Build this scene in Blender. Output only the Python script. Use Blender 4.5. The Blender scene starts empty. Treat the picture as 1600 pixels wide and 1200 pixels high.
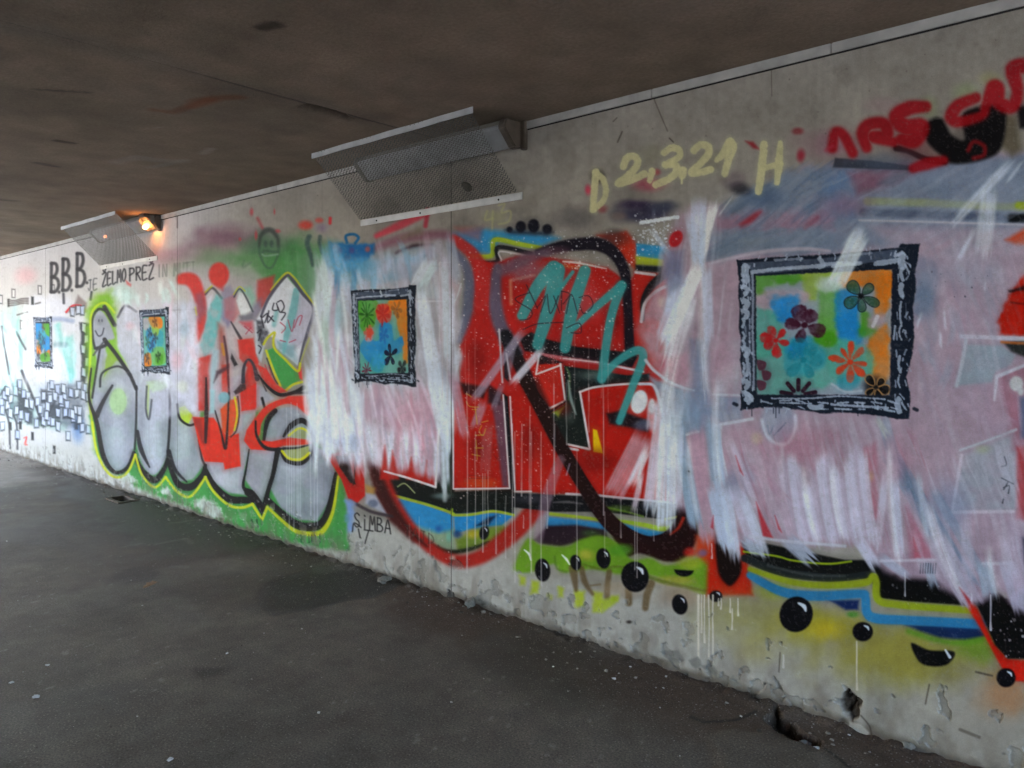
import bpy, bmesh, math, random
import numpy as np
from mathutils import Vector, Matrix
# ---------------------------------------------------------------------------
# CAMERA, SKY, SUN, EXPOSURE
# the underpass runs along X; the painted wall is the plane y = 3, floor z = 0
# ---------------------------------------------------------------------------
scene = bpy.context.scene
PHI = math.atan((800 + 519.5) / 1180.); CP, SP = math.cos(PHI), math.sin(PHI)
D = 3.0; FPX = 1180.; XV = -519.5
EYE = .3290 * D / CP; HGT = (.3290 + .2562) * D / CP
cam = bpy.data.cameras.new('camera'); cam.sensor_width = 36; cam.lens = FPX / 1600 * 36; cam.shift_y = -66 / 1600.
cam.clip_start = .05; cam.clip_end = 2000
camo = bpy.data.objects.new('camera', cam); scene.collection.objects.link(camo)
camo.location = (0, 0, EYE); camo.rotation_euler = (math.radians(90), 0, math.radians(90) - PHI)
scene.camera = camo
SUN_EL, SUN_AZ = math.radians(48), math.radians(250)      # azimuth from +Y clockwise
world = bpy.data.worlds.new('World'); scene.world = world; world.use_nodes = True
wn = world.node_tree.nodes; sky = wn.new('ShaderNodeTexSky'); sky.sky_type = 'NISHITA'; sky.sun_disc = False
sky.sun_elevation = SUN_EL; sky.sun_rotation = SUN_AZ; sky.air_density = 1.0; sky.dust_density = 1.6; sky.ozone_density = 1.0
bg = wn['Background']; bg.inputs['Strength'].default_value = .12
world.node_tree.links.new(sky.outputs[0], bg.inputs[0])
sun = bpy.data.lights.new('sun', 'SUN'); sun.energy = 3.2; sun.angle = math.radians(.5); sun.color = (1, .95, .89)
suno = bpy.data.objects.new('sun', sun); scene.collection.objects.link(suno)
dv = Vector((math.sin(SUN_AZ) * math.cos(SUN_EL), math.cos(SUN_AZ) * math.cos(SUN_EL), math.sin(SUN_EL)))
suno.rotation_euler = dv.to_track_quat('Z', 'Y').to_euler()
vs = scene.view_settings; vs.view_transform = 'Standard'; vs.look = 'None'; vs.gamma = 1.0; vs.use_curve_mapping = False
vs.exposure = 3.88
scene.cycles.use_denoising = True
scene.cycles.use_adaptive_sampling = True; scene.cycles.adaptive_threshold = .035
scene.cycles.max_bounces = 5; scene.cycles.diffuse_bounces = 4; scene.cycles.glossy_bounces = 3; scene.cycles.transparent_max_bounces = 8
scene.cycles.caustics_reflective = False; scene.cycles.caustics_refractive = False; scene.cycles.sample_clamp_indirect = 6
# ---------------------------------------------------------------------------
# PAINT ENGINE: fills, strokes and brush marks worked out in numpy for the
# vertices of a mesh sheet; the result is stored as a colour attribute.
# A sheet is addressed in "tracing units": x along the wall (columns), y down it.
# ---------------------------------------------------------------------------
_tab = {}
def vnoise(x, y, sc, seed=0):
    if seed not in _tab:
        _tab[seed] = np.random.RandomState(seed * 7 + 3).rand(256, 256).astype(np.float32)
    t = _tab[seed]
    x = np.asarray(x, np.float32) / sc + 1000.0
    y = np.asarray(y, np.float32) / sc + 1000.0
    xi = np.floor(x).astype(np.int32); yi = np.floor(y).astype(np.int32)
    fx = x - xi; fy = y - yi
    fx = fx * fx * (3 - 2 * fx); fy = fy * fy * (3 - 2 * fy)
    x0 = xi & 255; x1 = (xi + 1) & 255; y0 = yi & 255; y1 = (yi + 1) & 255
    a = t[y0, x0]; b = t[y0, x1]; c = t[y1, x0]; d = t[y1, x1]
    return (a * (1 - fx) + b * fx) * (1 - fy) + (c * (1 - fx) + d * fx) * fy
def fnoise(x, y, sc, seed=0, o=3):
    r = 0; w = 1.0; s = 0
    for k in range(o):
        r = r + w * vnoise(x, y, sc / 2 ** k, seed + k * 11); s += w; w *= .55
    return r / s
def sstep(a, b, x):
    t = np.clip((x - a) / (b - a), 0, 1)
    return t * t * (3 - 2 * t)
def smooth(pts, closed, n=7):
    p = np.array(pts, float)
    if len(p) < 3: return p
    out = []
    m = len(p)
    for i in range(m if closed else m - 1):
        if closed:
            a, b, c, d = p[(i - 1) % m], p[i], p[(i + 1) % m], p[(i + 2) % m]
        else:
            a, b, c, d = p[max(i - 1, 0)], p[i], p[i + 1], p[min(i + 2, m - 1)]
        for k in range(n):
            t = k / n
            out.append(.5 * (2 * b + (c - a) * t + (2 * a - 5 * b + 4 * c - d) * t * t + (3 * b - a - 3 * c + d) * t ** 3))
    if not closed: out.append(p[-1])
    return np.array(out)

class Sheet:
    def __init__(s, x, top, bot, nr):
        s.x = np.asarray(x, np.float32); s.top = np.asarray(top, np.float32); s.bot = np.asarray(bot, np.float32)
        s.nr = nr; s.nc = len(s.x)
        t = np.linspace(0, 1, nr, dtype=np.float32)[:, None]
        s.Y = s.top[None] + t * (s.bot - s.top)[None]
        s.C = np.zeros((nr, s.nc, 3), np.float32)
        s.P = np.zeros((nr, s.nc), np.int16)
        s.H = np.zeros((nr, s.nc), np.float32)
        s.G = np.zeros((nr, s.nc), np.float32)      # how much paint lies on the concrete
    def box(s, x0, y0, x1, y1):
        c0 = int(np.searchsorted(s.x, x0)); c1 = int(np.searchsorted(s.x, x1))
        if c1 <= c0: return None
        tp = s.top[c0:c1]; hh = s.bot[c0:c1] - tp
        r0 = int(np.floor(np.min((y0 - tp) / hh) * (s.nr - 1))); r1 = int(np.ceil(np.max((y1 - tp) / hh) * (s.nr - 1))) + 1
        r0 = max(r0, 0); r1 = min(r1, s.nr)
        if r1 <= r0: return None
        return slice(r0, r1), slice(c0, c1)
    def edges(s, P, r, closed, width=None):
        """least distance to the polyline (minus a local radius) inside reach r"""
        q = np.array(P, float)
        wmax = float(np.max(width)) if width is not None else 0.0
        m = r + wmax
        bx = s.box(q[:, 0].min() - m, q[:, 1].min() - m, q[:, 0].max() + m, q[:, 1].max() + m)
        if bx is None: return None
        R0, C0 = bx[0].start, bx[1].start
        d = np.full((bx[0].stop - R0, bx[1].stop - C0), 1e3, np.float32)
        n = len(q)
        for i in range(n if closed else n - 1):
            a = q[i]; b = q[(i + 1) % n]
            e = s.box(min(a[0], b[0]) - m, min(a[1], b[1]) - m, max(a[0], b[0]) + m, max(a[1], b[1]) + m)
            if e is None: continue
            X = s.x[e[1]][None]; Y = s.Y[e]
            dx, dy = b[0] - a[0], b[1] - a[1]; L = dx * dx + dy * dy + 1e-9
            t = np.clip(((X - a[0]) * dx + (Y - a[1]) * dy) / L, 0, 1)
            dd = np.sqrt((X - a[0] - t * dx) ** 2 + (Y - a[1] - t * dy) ** 2)
            if width is not None:
                dd = dd - (width[i] + (width[(i + 1) % n] - width[i]) * t)
            v = d[e[0].start - R0:e[0].stop - R0, e[1].start - C0:e[1].stop - C0]
            np.minimum(v, dd, out=v)
        return bx, d
    def inside(s, P, bx):
        X = s.x[bx[1]]; Y = s.Y[bx]
        m = np.zeros(Y.shape, bool)
        q = np.array(P, float); n = len(q)
        for i in range(n):
            a = q[i]; b = q[(i + 1) % n]
            if a[0] == b[0]: continue
            if a[0] > b[0]: a, b = b, a
            c0 = np.searchsorted(X, a[0]); c1 = np.searchsorted(X, b[0])
            if c1 <= c0: continue
            yc = a[1] + (X[c0:c1] - a[0]) * (b[1] - a[1]) / (b[0] - a[0])
            m[:, c0:c1] ^= Y[:, c0:c1] > yc[None]
        return m
    def put(s, bx, al, col, part=None):
        c = np.array(col, np.float32) / 255.0
        v = s.C[bx]
        v += (c - v) * al[..., None]
        np.maximum(s.G[bx], al, out=s.G[bx])
        if part: s.P[bx][al > .5] = part
    def F(s, pts, col, a=1., soft=1.4, sm=False, n=0., ns=9., mot=0., ms=30., part=None, seed=5):
        P = smooth(pts, True) if sm else np.array(pts, float)
        soft = soft * 1.3 + .25; ov = 9. if (a > .85 and 1.7 < soft < 6 and not part) else 0.
        r = max(soft + n + 1, ov)
        e = s.edges(P, r, True)
        if e is None: return
        bx, d = e
        sd = np.where(s.inside(P, bx), d, -d)
        X = s.x[bx[1]][None]; Y = s.Y[bx]
        if n: sd = sd + n * 2 * (fnoise(X, Y, ns, seed, 2) - .5)
        al = sstep(-soft, soft, sd) * a
        if ov: al = np.maximum(al, .16 * sstep(-ov, 0, sd))      # overspray
        if mot: al = al * (1 - mot * sstep(.35, .75, fnoise(X, Y, ms, seed + 3, 3)))
        s.put(bx, al, col, part)
    def S(s, pts, w, col, a=1., soft=1.0, sm=True, n=0., ns=6., mot=0., ms=20., part=None, seed=6):
        P = np.array(pts, float)
        ww = np.array(w if hasattr(w, '__len__') else [w] * len(P), float) / 2
        if sm and len(P) > 2:
            k = np.linspace(0, len(P) - 1, (len(P) - 1) * 7 + 1)
            ww = np.interp(k, np.arange(len(P)), ww); P = smooth(P, False)
        soft = soft * 1.25 + .2; ov = 7. if (a > .85 and ww.max() > 3.4) else 0.
        r = max(soft + n + 1, ov)
        e = s.edges(P, r, False, ww)
        if e is None: return
        bx, d = e
        if n or mot: X = s.x[bx[1]][None]; Y = s.Y[bx]
        if n: d = d + n * 2 * (fnoise(X, Y, ns, seed, 2) - .5)
        al = sstep(-soft, soft, -d) * a
        if ov: al = np.maximum(al, .16 * sstep(-ov, 0, -d))
        if mot: al = al * (1 - mot * sstep(.35, .75, fnoise(X, Y, ms, seed + 3, 3)))
        s.put(bx, al, col, part)
    def B(s, p0, p1, w, col, a=.8, streak=.6, rag=14., bend=0., fs=3.4, seed=0, soft=2.0):
        streak *= .65; w *= 1.2; soft = soft * 1.2
        """one dragged brush: streaks along it, ragged ends"""
        p0 = np.array(p0, float); p1 = np.array(p1, float)
        L = np.hypot(*(p1 - p0)) + 1e-6; t = (p1 - p0) / L; nrm = np.array([-t[1], t[0]])
        m = w / 2 + rag + abs(bend) + 3
        bx = s.box(min(p0[0], p1[0]) - m, min(p0[1], p1[1]) - m, max(p0[0], p1[0]) + m, max(p0[1], p1[1]) + m)
        if bx is None: return
        X = s.x[bx[1]][None]; Y = s.Y[bx]
        u = (X - p0[0]) * t[0] + (Y - p0[1]) * t[1]
        v = (X - p0[0]) * nrm[0] + (Y - p0[1]) * nrm[1]
        v = v - bend * 4 * np.clip(u / L, 0, 1) * (1 - np.clip(u / L, 0, 1))
        o = seed * 37.7
        st = vnoise(v * 9 + o, u * .45, fs * 9, 21) * .6 + vnoise(v * 9 + o, u * .3, fs * 4, 22) * .4
        e1 = rag * (vnoise(v + o, v * 0 + 1.5, 3.2, 23) - .5) * 2; e2 = rag * .5 * (vnoise(v + o, v * 0 + 7.5, 3.2, 24) - .5) * 2
        fe = min(soft * 5, L * .22)
        al = sstep(-fe, fe, u - e2) * sstep(-fe * .7, fe, L - u + e1)
        al = al * sstep(0, soft * 2.2, w / 2 - np.abs(v) + 1.2)
        dry = .25 + .75 * np.clip(u / L, 0, 1)
        al = al * (1 - streak * dry * sstep(.40, .72, st)) * a
        gain = 1.07 if sum(col) > 560 else 1.
        c = np.minimum(np.array(col, np.float32)[None, None] / 255. * gain * (1 + .10 * (st[..., None] - .5)), .95)
        vv = s.C[bx]; vv += (c - vv) * al[..., None]
        np.maximum(s.G[bx], al, out=s.G[bx]); s.H[bx] += .0005 * al * (st - .5)
    def E(s, cx, cy, rx, ry, col, rot=0., a=1., soft=1.3, part=None, arc=None, n=0.):
        k = np.linspace(0, 2 * np.pi, 29)[:-1] if arc is None else np.linspace(arc[0], arc[1], 22)
        c, q = np.cos(rot), np.sin(rot)
        P = np.stack([cx + rx * np.cos(k) * c - ry * np.sin(k) * q, cy + rx * np.cos(k) * q + ry * np.sin(k) * c], 1)
        s.F(P, col, a, soft, part=part, n=n)
    def haze(s, cx, cy, rx, ry, col, a=.5, seed=9):
        """soft cloud of spray"""
        bx = s.box(cx - rx, cy - ry, cx + rx, cy + ry)
        if bx is None: return
        X = s.x[bx[1]][None]; Y = s.Y[bx]
        r = np.sqrt(((X - cx) / rx) ** 2 + ((Y - cy) / ry) ** 2) + .35 * (fnoise(X, Y, 24, seed, 2) - .5)
        s.put(bx, (1 - sstep(.15, .95, r)) * a, col)
    def drag(s, P, ang, col, a=.6, lat=3., lon=60., lo=.5, hi=.75, soft=10., seed=0):
        """brush texture over a whole field: thin streaks of col along ang"""
        e = s.edges(P, soft + 1, True)
        if e is None: return
        bx, d = e; sd = np.where(s.inside(P, bx), d, -d); X = s.x[bx[1]][None]; Y = s.Y[bx]
        t = math.radians(ang); u = X * np.cos(t) + Y * np.sin(t); v = -X * np.sin(t) + Y * np.cos(t) + 16 * (fnoise(X, Y, 80, seed + 5, 2) - .5)
        k = 8.; lat = lat * 2.6; lon = lon * 1.3; m_ = (lo + hi) / 2; lo = m_ - .22; hi = m_ + .2; a = a * .55
        st = .6 * vnoise(v * k, u * k * lat / lon, lat * k, seed + 1) + .4 * vnoise(v * k, u * k * lat / lon, lat * k * .45, seed + 2)
        al = sstep(lo, hi, st + .3 * (fnoise(X, Y, 45, seed + 3, 2) - .5)) * sstep(-soft, soft, sd) * a
        s.put(bx, al, col); s.H[bx] += .0004 * al
    def dots(s, x0, y0, x1, y1, n, r0, r1, col, a=.9, seed=1, gauss=False):
        g = np.random.RandomState(seed)
        for k in range(n):
            if gauss: x = (x0 + x1) / 2 + g.randn() * (x1 - x0) / 5; y = (y0 + y1) / 2 + g.randn() * (y1 - y0) / 5
            else: x = x0 + g.rand() * (x1 - x0); y = y0 + g.rand() * (y1 - y0)
            r = r0 + (r1 - r0) * g.rand() ** 3; aa = a * (.5 + .5 * g.rand())
            bx = s.box(x - r - 1.5, y - r - 1.5, x + r + 1.5, y + r + 1.5)
            if bx is None: continue
            X = s.x[bx[1]][None]; Y = s.Y[bx]
            s.put(bx, sstep(-.8, .8, r - np.sqrt((X - x) ** 2 + (Y - y) ** 2)) * aa, col)
    def drip(s, x, y0, y1, w=1.3, col=(225, 225, 225), a=.75, seed=0):
        g = np.random.RandomState(int(x * 13 + y0 * 7 + seed))
        k = np.linspace(0, 1, 5)
        s.S([(x + g.randn() * .25, y0 + (y1 - y0) * q) for q in k], [w * (.8 + .4 * g.rand()) for q in k[:-1]] + [w * 1.7], col, a, .7, sm=False)

GLY = {  # one-line hand lettering in a unit box, y down
 'A': [[(0, 1), (.5, 0), (1, 1)], [(.2, .65), (.85, .62)]],
 'B': [[(0, 1), (.05, 0)], [(.05, 0), (.6, .02), (.75, .22), (.5, .42), (.1, .48)], [(.1, .48), (.75, .55), (.95, .78), (.6, .98), (0, 1)]],
 'D': [[(.1, 1), (.15, 0)], [(.15, 0), (.7, .15), (.95, .5), (.7, .85), (.1, 1)]],
 'E': [[(.9, 0), (.1, .03), (.05, 1), (.9, .97)], [(.08, .5), (.7, .48)]],
 'H': [[(.1, 0), (.05, 1)], [(.9, 0), (.9, 1)], [(.08, .55), (.9, .48)]],
 'I': [[(.5, 0), (.5, 1)]],
 'i': [[(.5, .35), (.5, 1)], [(.45, .05), (.55, .1)]],
 'J': [[(.2, 0), (.8, 0)], [(.6, 0), (.55, .8), (.3, 1), (.05, .8)]],
 'K': [[(.1, 0), (.1, 1)], [(.9, 0), (.1, .55), (.95, 1)]],
 'L': [[(.1, 0), (.1, 1), (.9, .95)]],
 'M': [[(0, 1), (.15, 0), (.5, .6), (.85, 0), (1, 1)]],
 'N': [[(0, 1), (.1, 0), (.85, 1), (.95, 0)]],
 'O': [[(.5, 0), (.05, .35), (.15, .85), (.55, 1), (.95, .6), (.8, .12), (.5, 0)]],
 'P': [[(.1, 1), (.1, 0)], [(.1, 0), (.8, .05), (.9, .35), (.1, .55)]],
 'R': [[(.1, 1), (.1, 0)], [(.1, 0), (.8, .05), (.85, .35), (.1, .52)], [(.3, .5), (.95, 1)]],
 'S': [[(.9, .12), (.5, 0), (.1, .2), (.35, .45), (.8, .6), (.85, .88), (.4, 1), (.05, .85)]],
 'T': [[(0, .03), (1, 0)], [(.5, 0), (.48, 1)]],
 'U': [[(.05, 0), (.1, .8), (.5, 1), (.9, .8), (.95, 0)]],
 'Z': [[(.05, .02), (.95, 0), (.05, 1), (.95, .97)]],
 '^': [[(.2, -.3), (.5, -.12), (.85, -.34)]],
 '2': [[(.1, .25), (.4, 0), (.85, .15), (.75, .45), (.05, .98), (.4, .9), (1, .85)]],
 '3': [[(.1, .12), (.6, 0), (.9, .2), (.7, .42), (.35, .5)], [(.35, .5), (.85, .58), (.8, .85), (.05, 1)]],
 '1': [[(0, .42), (.75, 0)], [(.75, 0), (.6, 1)]],
 '.': [[(.4, .9), (.5, 1)]], ',': [[(.5, .82), (.4, 1.05)]],
}
def text(s, string, x0, y0, x1, y1, h0, h1, w, col, a=.9, gap=.25, part=None, soft=.9, slant=0., n=0.):
    """hand lettering on a baseline from (x0,y0) to (x1,y1), height h0 to h1"""
    m = len(string.replace('^', ''))
    i = 0
    for ch in string:
        if ch == '^': i -= 1
        f0 = i / m; f1 = (i + 1 - gap) / m
        i += 1
        if ch == ' ': continue
        for ln in GLY[ch]:
            P = []
            for (u, v) in ln:
                f = f0 + (f1 - f0) * u
                h = h0 + (h1 - h0) * f
                P.append((x0 + (x1 - x0) * f + slant * h * (1 - v), y0 + (y1 - y0) * f - h * (1 - v)))
            s.S(P, w, col, a, soft, part=part, n=n)
def Z(x0, y0, k):
    def f(*p):
        if len(p) == 1 and hasattr(p[0][0], '__len__'): p = p[0]
        return [(x0 + a / k, y0 + b / k) for a, b in p]
    return f
# ---------------------------------------------------------------------------
# THE MURAL, in painting order (tracing units: 1600 wide, 1200 high)
# ---------------------------------------------------------------------------
PARTS = [None]
def part(name, label=None, parent=0):
    for i, p in enumerate(PARTS):
        if p and p[1] == label and p[0] == name and p[2] == parent and label: return i
    PARTS.append((name, label, parent)); return len(PARTS) - 1
RED = (176, 38, 29); RED2 = (186, 56, 52); BLK = (24, 21, 25); WHT = (214, 220, 230); LIME = (158, 174, 56); BLUE = (56, 136, 184)
TEAL = (74, 158, 158); GRN = (70, 140, 74); SIL = (158, 161, 176); PINK = (186, 158, 170); YEL = (196, 192, 40); LIL = (176, 172, 188); GBL = (128, 142, 160)

tA = Z(0, 300, 2.667); tA2 = Z(0, 380, 3.53); tB = Z(130, 380, 2.857); tD1 = Z(280, 400, 5); tD2 = Z(280, 600, 4.286)
tE1 = Z(480, 330, 3.871); tE2 = Z(480, 600, 3.75); tF1 = Z(680, 340, 4); tF2 = Z(680, 600, 4); tG1 = Z(980, 290, 5)
tG3 = Z(1000, 640, 3.75); tG4 = Z(1280, 600, 3.333); tG5 = Z(1280, 60, 2.857); tG6 = Z(900, 180, 4.444); tG7 = Z(1360, 380, 4)
tG8 = Z(1000, 560, 6.667); tL1 = Z(780, 820, 3.81); tL2 = Z(1180, 880, 3.75); tK = Z(360, 320, 8)
def y_top(x): return 401 - .2562 * np.asarray(x, float)
def y_bot(x): return 705 + .3290 * np.asarray(x, float)

def concrete(s):
    X = s.x[None] + 0 * s.Y; Y = s.Y
    n = fnoise(X, Y, 90, 40, 4); n2 = fnoise(X * 3, Y * .35, 40, 41, 3); n3 = fnoise(X, Y, 7, 42, 2)
    base = np.array([156, 150, 141], np.float32) / 255
    v = 1 + .26 * (n - .5) + .05 * (n2 - .5) + .10 * (n3 - .5) - .10 * sstep(.55, .75, fnoise(X, Y, 55, 46, 3))
    s.C[:] = base * v[..., None]
    # the older white coat on the far panels
    w = sstep(430, 250, X + 60 * (n - .5)) * .85
    s.C += (np.array([206, 205, 207], np.float32) / 255 * (1 + .08 * (n2 - .5))[..., None] - s.C) * w[..., None]
    # brown damp staining low on the near end
    hb = (s.bot[None] - Y) / (s.bot - s.top)[None]
    w = sstep(.30, .05, hb + .1 * (n - .5)) * sstep(850, 1350, X + 200 * (n - .5)) * .6
    s.C += (np.array([150, 138, 120], np.float32) / 255 * v[..., None] - s.C) * w[..., None]
    # pale salt bloom and flaking skim coat along the foot of the wall
    e = hb + .05 * (fnoise(X, Y, 60, 44, 3) - .5) * 2 + .02 * (fnoise(X, Y, 11, 45, 2) - .5)
    w = sstep(.15, .09, e) * .75 * sstep(2300, 1000, X + 300 * n)
    s.C += (np.array([186, 184, 178], np.float32) / 255 * (1 + .1 * (n3 - .5))[..., None] - s.C) * w[..., None]

def frames(s, cor, k, pt):
    """stencilled ornate frame; design space 85..1130 by 80..1105"""
    (ax, ay), (bx, by), (cx, cy), (dx, dy) = cor
    def M(*p):
        if len(p) == 1 and hasattr(p[0][0], '__len__'): p = p[0]
        o = []
        for x, y in p:
            u = (x - 85) / 1045; t0 = 175 - 95 * u; t1 = 1050 + 55 * u; v = (y - t0) / (t1 - t0)
            X0, Y0 = ax + (bx - ax) * u, ay + (by - ay) * u; X1, Y1 = dx + (cx - dx) * u, dy + (cy - dy) * u
            o.append((X0 + (X1 - X0) * v, Y0 + (Y1 - Y0) * v))
        return o
    sc = (bx - ax) / 1045.; fr, cv = pt
    NAVY = (36, 42, 54); MID = (86, 96, 114); HI = (176, 186, 204)
    q = max(.8, 4 * sc)
    # canvas
    q2 = max(1., 15 * sc)
    s.F(M((190, 268), (985, 228), (988, 965), (190, 962)), (150, 160, 172), 1, q, part=cv)
    cols = {'g': (82, 150, 40), 'G': (110, 168, 84), 'b': (40, 134, 196), 'o': (216, 122, 34), 't': (92, 168, 150), 'p': (180, 158, 168), 'c': (62, 152, 170), 'w': (190, 205, 200), 'r': (206, 66, 44), 'y': (150, 176, 60)}
    pat = [
     [('t', (190, 470), (300, 470), (420, 700), (620, 680), (640, 880), (420, 960), (190, 950)), ('g', (190, 268), (420, 258), (480, 300), (250, 330), (240, 375), (195, 370)), ('y', (470, 250), (720, 240), (680, 330), (560, 350), (540, 410), (490, 390)), ('p', (300, 350), (480, 360), (480, 420), (300, 470), (190, 440), (190, 390)),
      ('b', (280, 400), (430, 380), (420, 500), (340, 540), (290, 470)), ('G', (560, 340), (680, 330), (660, 640), (560, 660), (560, 520)), ('w', (560, 280), (720, 270), (700, 355), (560, 350)), ('b', (660, 360), (780, 360), (800, 520), (830, 600), (800, 680), (690, 690), (660, 560)), ('o', (710, 240), (985, 228), (960, 480), (890, 490), (880, 330), (700, 335)),
      ('o', (900, 580), (975, 575), (975, 870), (880, 850), (840, 700)), ('g', (810, 480), (860, 490), (900, 590), (820, 630), (800, 560)), ('p', (840, 510), (950, 490), (930, 560), (870, 575)), ('c', (380, 640), (560, 640), (600, 780), (420, 860), (350, 780)), ('b', (400, 660), (480, 640), (470, 740), (390, 740)), ('t', (640, 640), (860, 700), (860, 860), (640, 880)), ('c', (680, 860), (800, 850), (790, 920), (690, 930)), ('g', (540, 600), (660, 590), (650, 680), (560, 680))],
     [('t', (190, 268), (985, 228), (988, 965), (190, 962)), ('g', (200, 270), (500, 255), (480, 420), (420, 520), (250, 560), (200, 420)), ('r', (500, 300), (700, 290), (720, 440), (560, 480), (490, 420)), ('o', (760, 240), (985, 228), (985, 700), (880, 620), (800, 420)), ('b', (540, 480), (720, 480), (760, 640), (900, 600), (880, 760), (620, 780), (560, 900), (360, 870), (200, 720), (300, 620), (500, 640)), ('p', (300, 560), (420, 520), (400, 640), (300, 650)), ('o', (900, 720), (985, 700), (985, 860), (920, 850)), ('c', (400, 800), (620, 780), (560, 940), (380, 930)), ('r', (330, 540), (410, 530), (390, 610), (320, 610)), ('o', (680, 260), (780, 250), (780, 330), (700, 340))],
     [('t', (190, 268), (985, 228), (988, 965), (190, 962)), ('p', (190, 300), (380, 280), (400, 420), (220, 440)), ('o', (420, 260), (780, 240), (900, 300), (860, 400), (620, 420), (480, 380)), ('b', (330, 440), (520, 420), (640, 560), (560, 760), (340, 740), (280, 560)), ('c', (600, 470), (900, 460), (900, 640), (700, 700)), ('y', (500, 400), (760, 420), (700, 520), (540, 500)), ('o', (200, 800), (420, 780), (440, 940), (200, 950)), ('G', (480, 720), (900, 700), (950, 930), (520, 940)), ('g', (620, 820), (860, 800), (860, 940), (640, 940))],
     [('b', (190, 268), (985, 228), (988, 500), (700, 640), (500, 760), (300, 700), (190, 600)), ('g', (600, 250), (985, 228), (985, 470), (760, 430)), ('c', (380, 420), (720, 400), (760, 620), (520, 720)), ('o', (200, 660), (420, 640), (440, 800), (220, 800)), ('p', (190, 560), (360, 580), (300, 680), (190, 660)), ('b', (560, 560), (980, 520), (985, 760), (700, 760)), ('o', (800, 760), (985, 740), (985, 860), (820, 860)), ('g', (420, 830), (900, 790), (960, 950), (480, 955))]][k]
    for t in pat: s.F(M(t[1:]), cols[t[0]], .93, q2, sm=True, n=4 * min(1, sc * 4), ns=10, mot=.3, ms=34)
    def flower(cx, cy, r, n, col, rot=0., fat=.5, a=.95, hole=.16, lab=None, line=None):
        pid = part('painted_flower', lab, cv) if lab else None
        for j in range(n):
            t = rot + 2 * math.pi * (j + .18 * math.sin(j * 5.1 + cx)) / n; r_ = r * (1 + .14 * math.sin(j * 3.7 + cy)); wob = 1 + .2 * math.sin(j * 7.3 + cx * .1)
            P = []
            for th in np.linspace(0, 2 * np.pi, 13)[:-1]:
                rr = r_ * (.58 + .42 * math.cos(th)); ww = r_ * wob * fat * math.sin(th) * (.75 + .25 * math.cos(th))
                P.append((cx + rr * math.cos(t) - ww * math.sin(t), cy + rr * math.sin(t) + ww * math.cos(t)))
            s.F(M(P), col, a, max(.7, 5 * sc), part=pid, n=4 * sc, ns=5, mot=.35, ms=26 * sc + 4, seed=j + 3)
            if line: s.S(M(P + P[:1]), max(.7, 7 * sc), line, .9, .6)
        if hole: s.E(*M((cx, cy))[0], r * hole * sc * 1.05, r * hole * sc * (dy - ay) / 900 / max(sc, 1e-6), col if not line else (30, 30, 34), part=pid)
    if k == 0:
        flower(475, 555, 118, 5, (70, 30, 48), .5, .46, lab='dark plum five petalled stencilled flower')
        flower(305, 645, 92, 6, (190, 44, 46), .3, .36, lab='crimson stencilled flower with six petals')
        flower(470, 760, 120, 6, (44, 132, 144), .2, .4, .7, lab='teal stencilled flower low in the picture')
        flower(748, 772, 118, 8, (206, 76, 48), .1, .22, lab='orange red stencilled flower with eight petals')
        flower(805, 385, 105, 5, (52, 86, 66), .3, .34, .85, line=(44, 60, 62), lab='outlined dark green stencilled flower')
        s.haze(*M((905, 920))[0], 115 * sc, 100 * sc, (18, 18, 20), .95)
        flower(905, 920, 80, 5, (28, 24, 24), .2, .4, line=(176, 136, 92), lab='black stencilled flower with tan outlines')
        for j in range(5):
            t = math.pi * (1.08 + .21 * j)
            s.S(M((440 + 45 * math.cos(t), 968 + 35 * math.sin(t)), (440 + 105 * math.cos(t), 972 + 95 * math.sin(t))), 26 * sc, (52, 28, 42), .95, 1)
        for x, y in ((222, 790), (252, 850), (222, 908)): s.F(M((x - 30, y - 30), (x + 24, y - 18), (x + 18, y + 22), (x - 20, y + 28)), (96, 52, 68), .9, 1.2, sm=True)
        s.S(M((640, 900), (720, 945), (820, 940)), 12 * sc, (190, 195, 205), .7, 1.5); s.S(M((905, 505), (880, 560)), 22 * sc, (206, 200, 206), .9, 1)
    elif k == 1:
        flower(330, 400, 130, 12, (38, 84, 30), 0, .10, .85, lab='dark green rayed stencilled flower'); flower(590, 390, 115, 8, (176, 46, 40), .2, .2, lab='red stencilled flower in the middle picture')
        flower(820, 330, 90, 6, (120, 84, 54), .2, .3, .7, lab='brown stencilled flower near the frame corner'); flower(600, 590, 90, 6, (44, 104, 170), .2, .3, .7)
        flower(700, 790, 115, 5, (24, 30, 60), .95, .26, line=(14, 16, 30), lab='outlined navy stencilled flower'); flower(500, 830, 110, 6, (60, 150, 200), .4, .3, .7)
        flower(300, 930, 80, 9, (110, 34, 60), .2, .14, lab='wine red rayed flower in the lower corner'); flower(880, 910, 85, 5, (26, 26, 34), .3, .4, line=(90, 110, 100)); flower(350, 580, 80, 6, (206, 90, 70), 0, .3, .7)
    else:
        g = np.random.RandomState(k)
        for c, x, y in (((40, 50, 60), 420, 480), ((40, 50, 60), 620, 560), ((34, 60, 34), 700, 830), ((60, 90, 60), 330, 620), ((34, 48, 80), 480, 680), ((90, 60, 40), 620, 320), ((40, 40, 50), 300, 850)):
            flower(x, y, 95, 5, c, g.rand() * 6, .3, .8)
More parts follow.
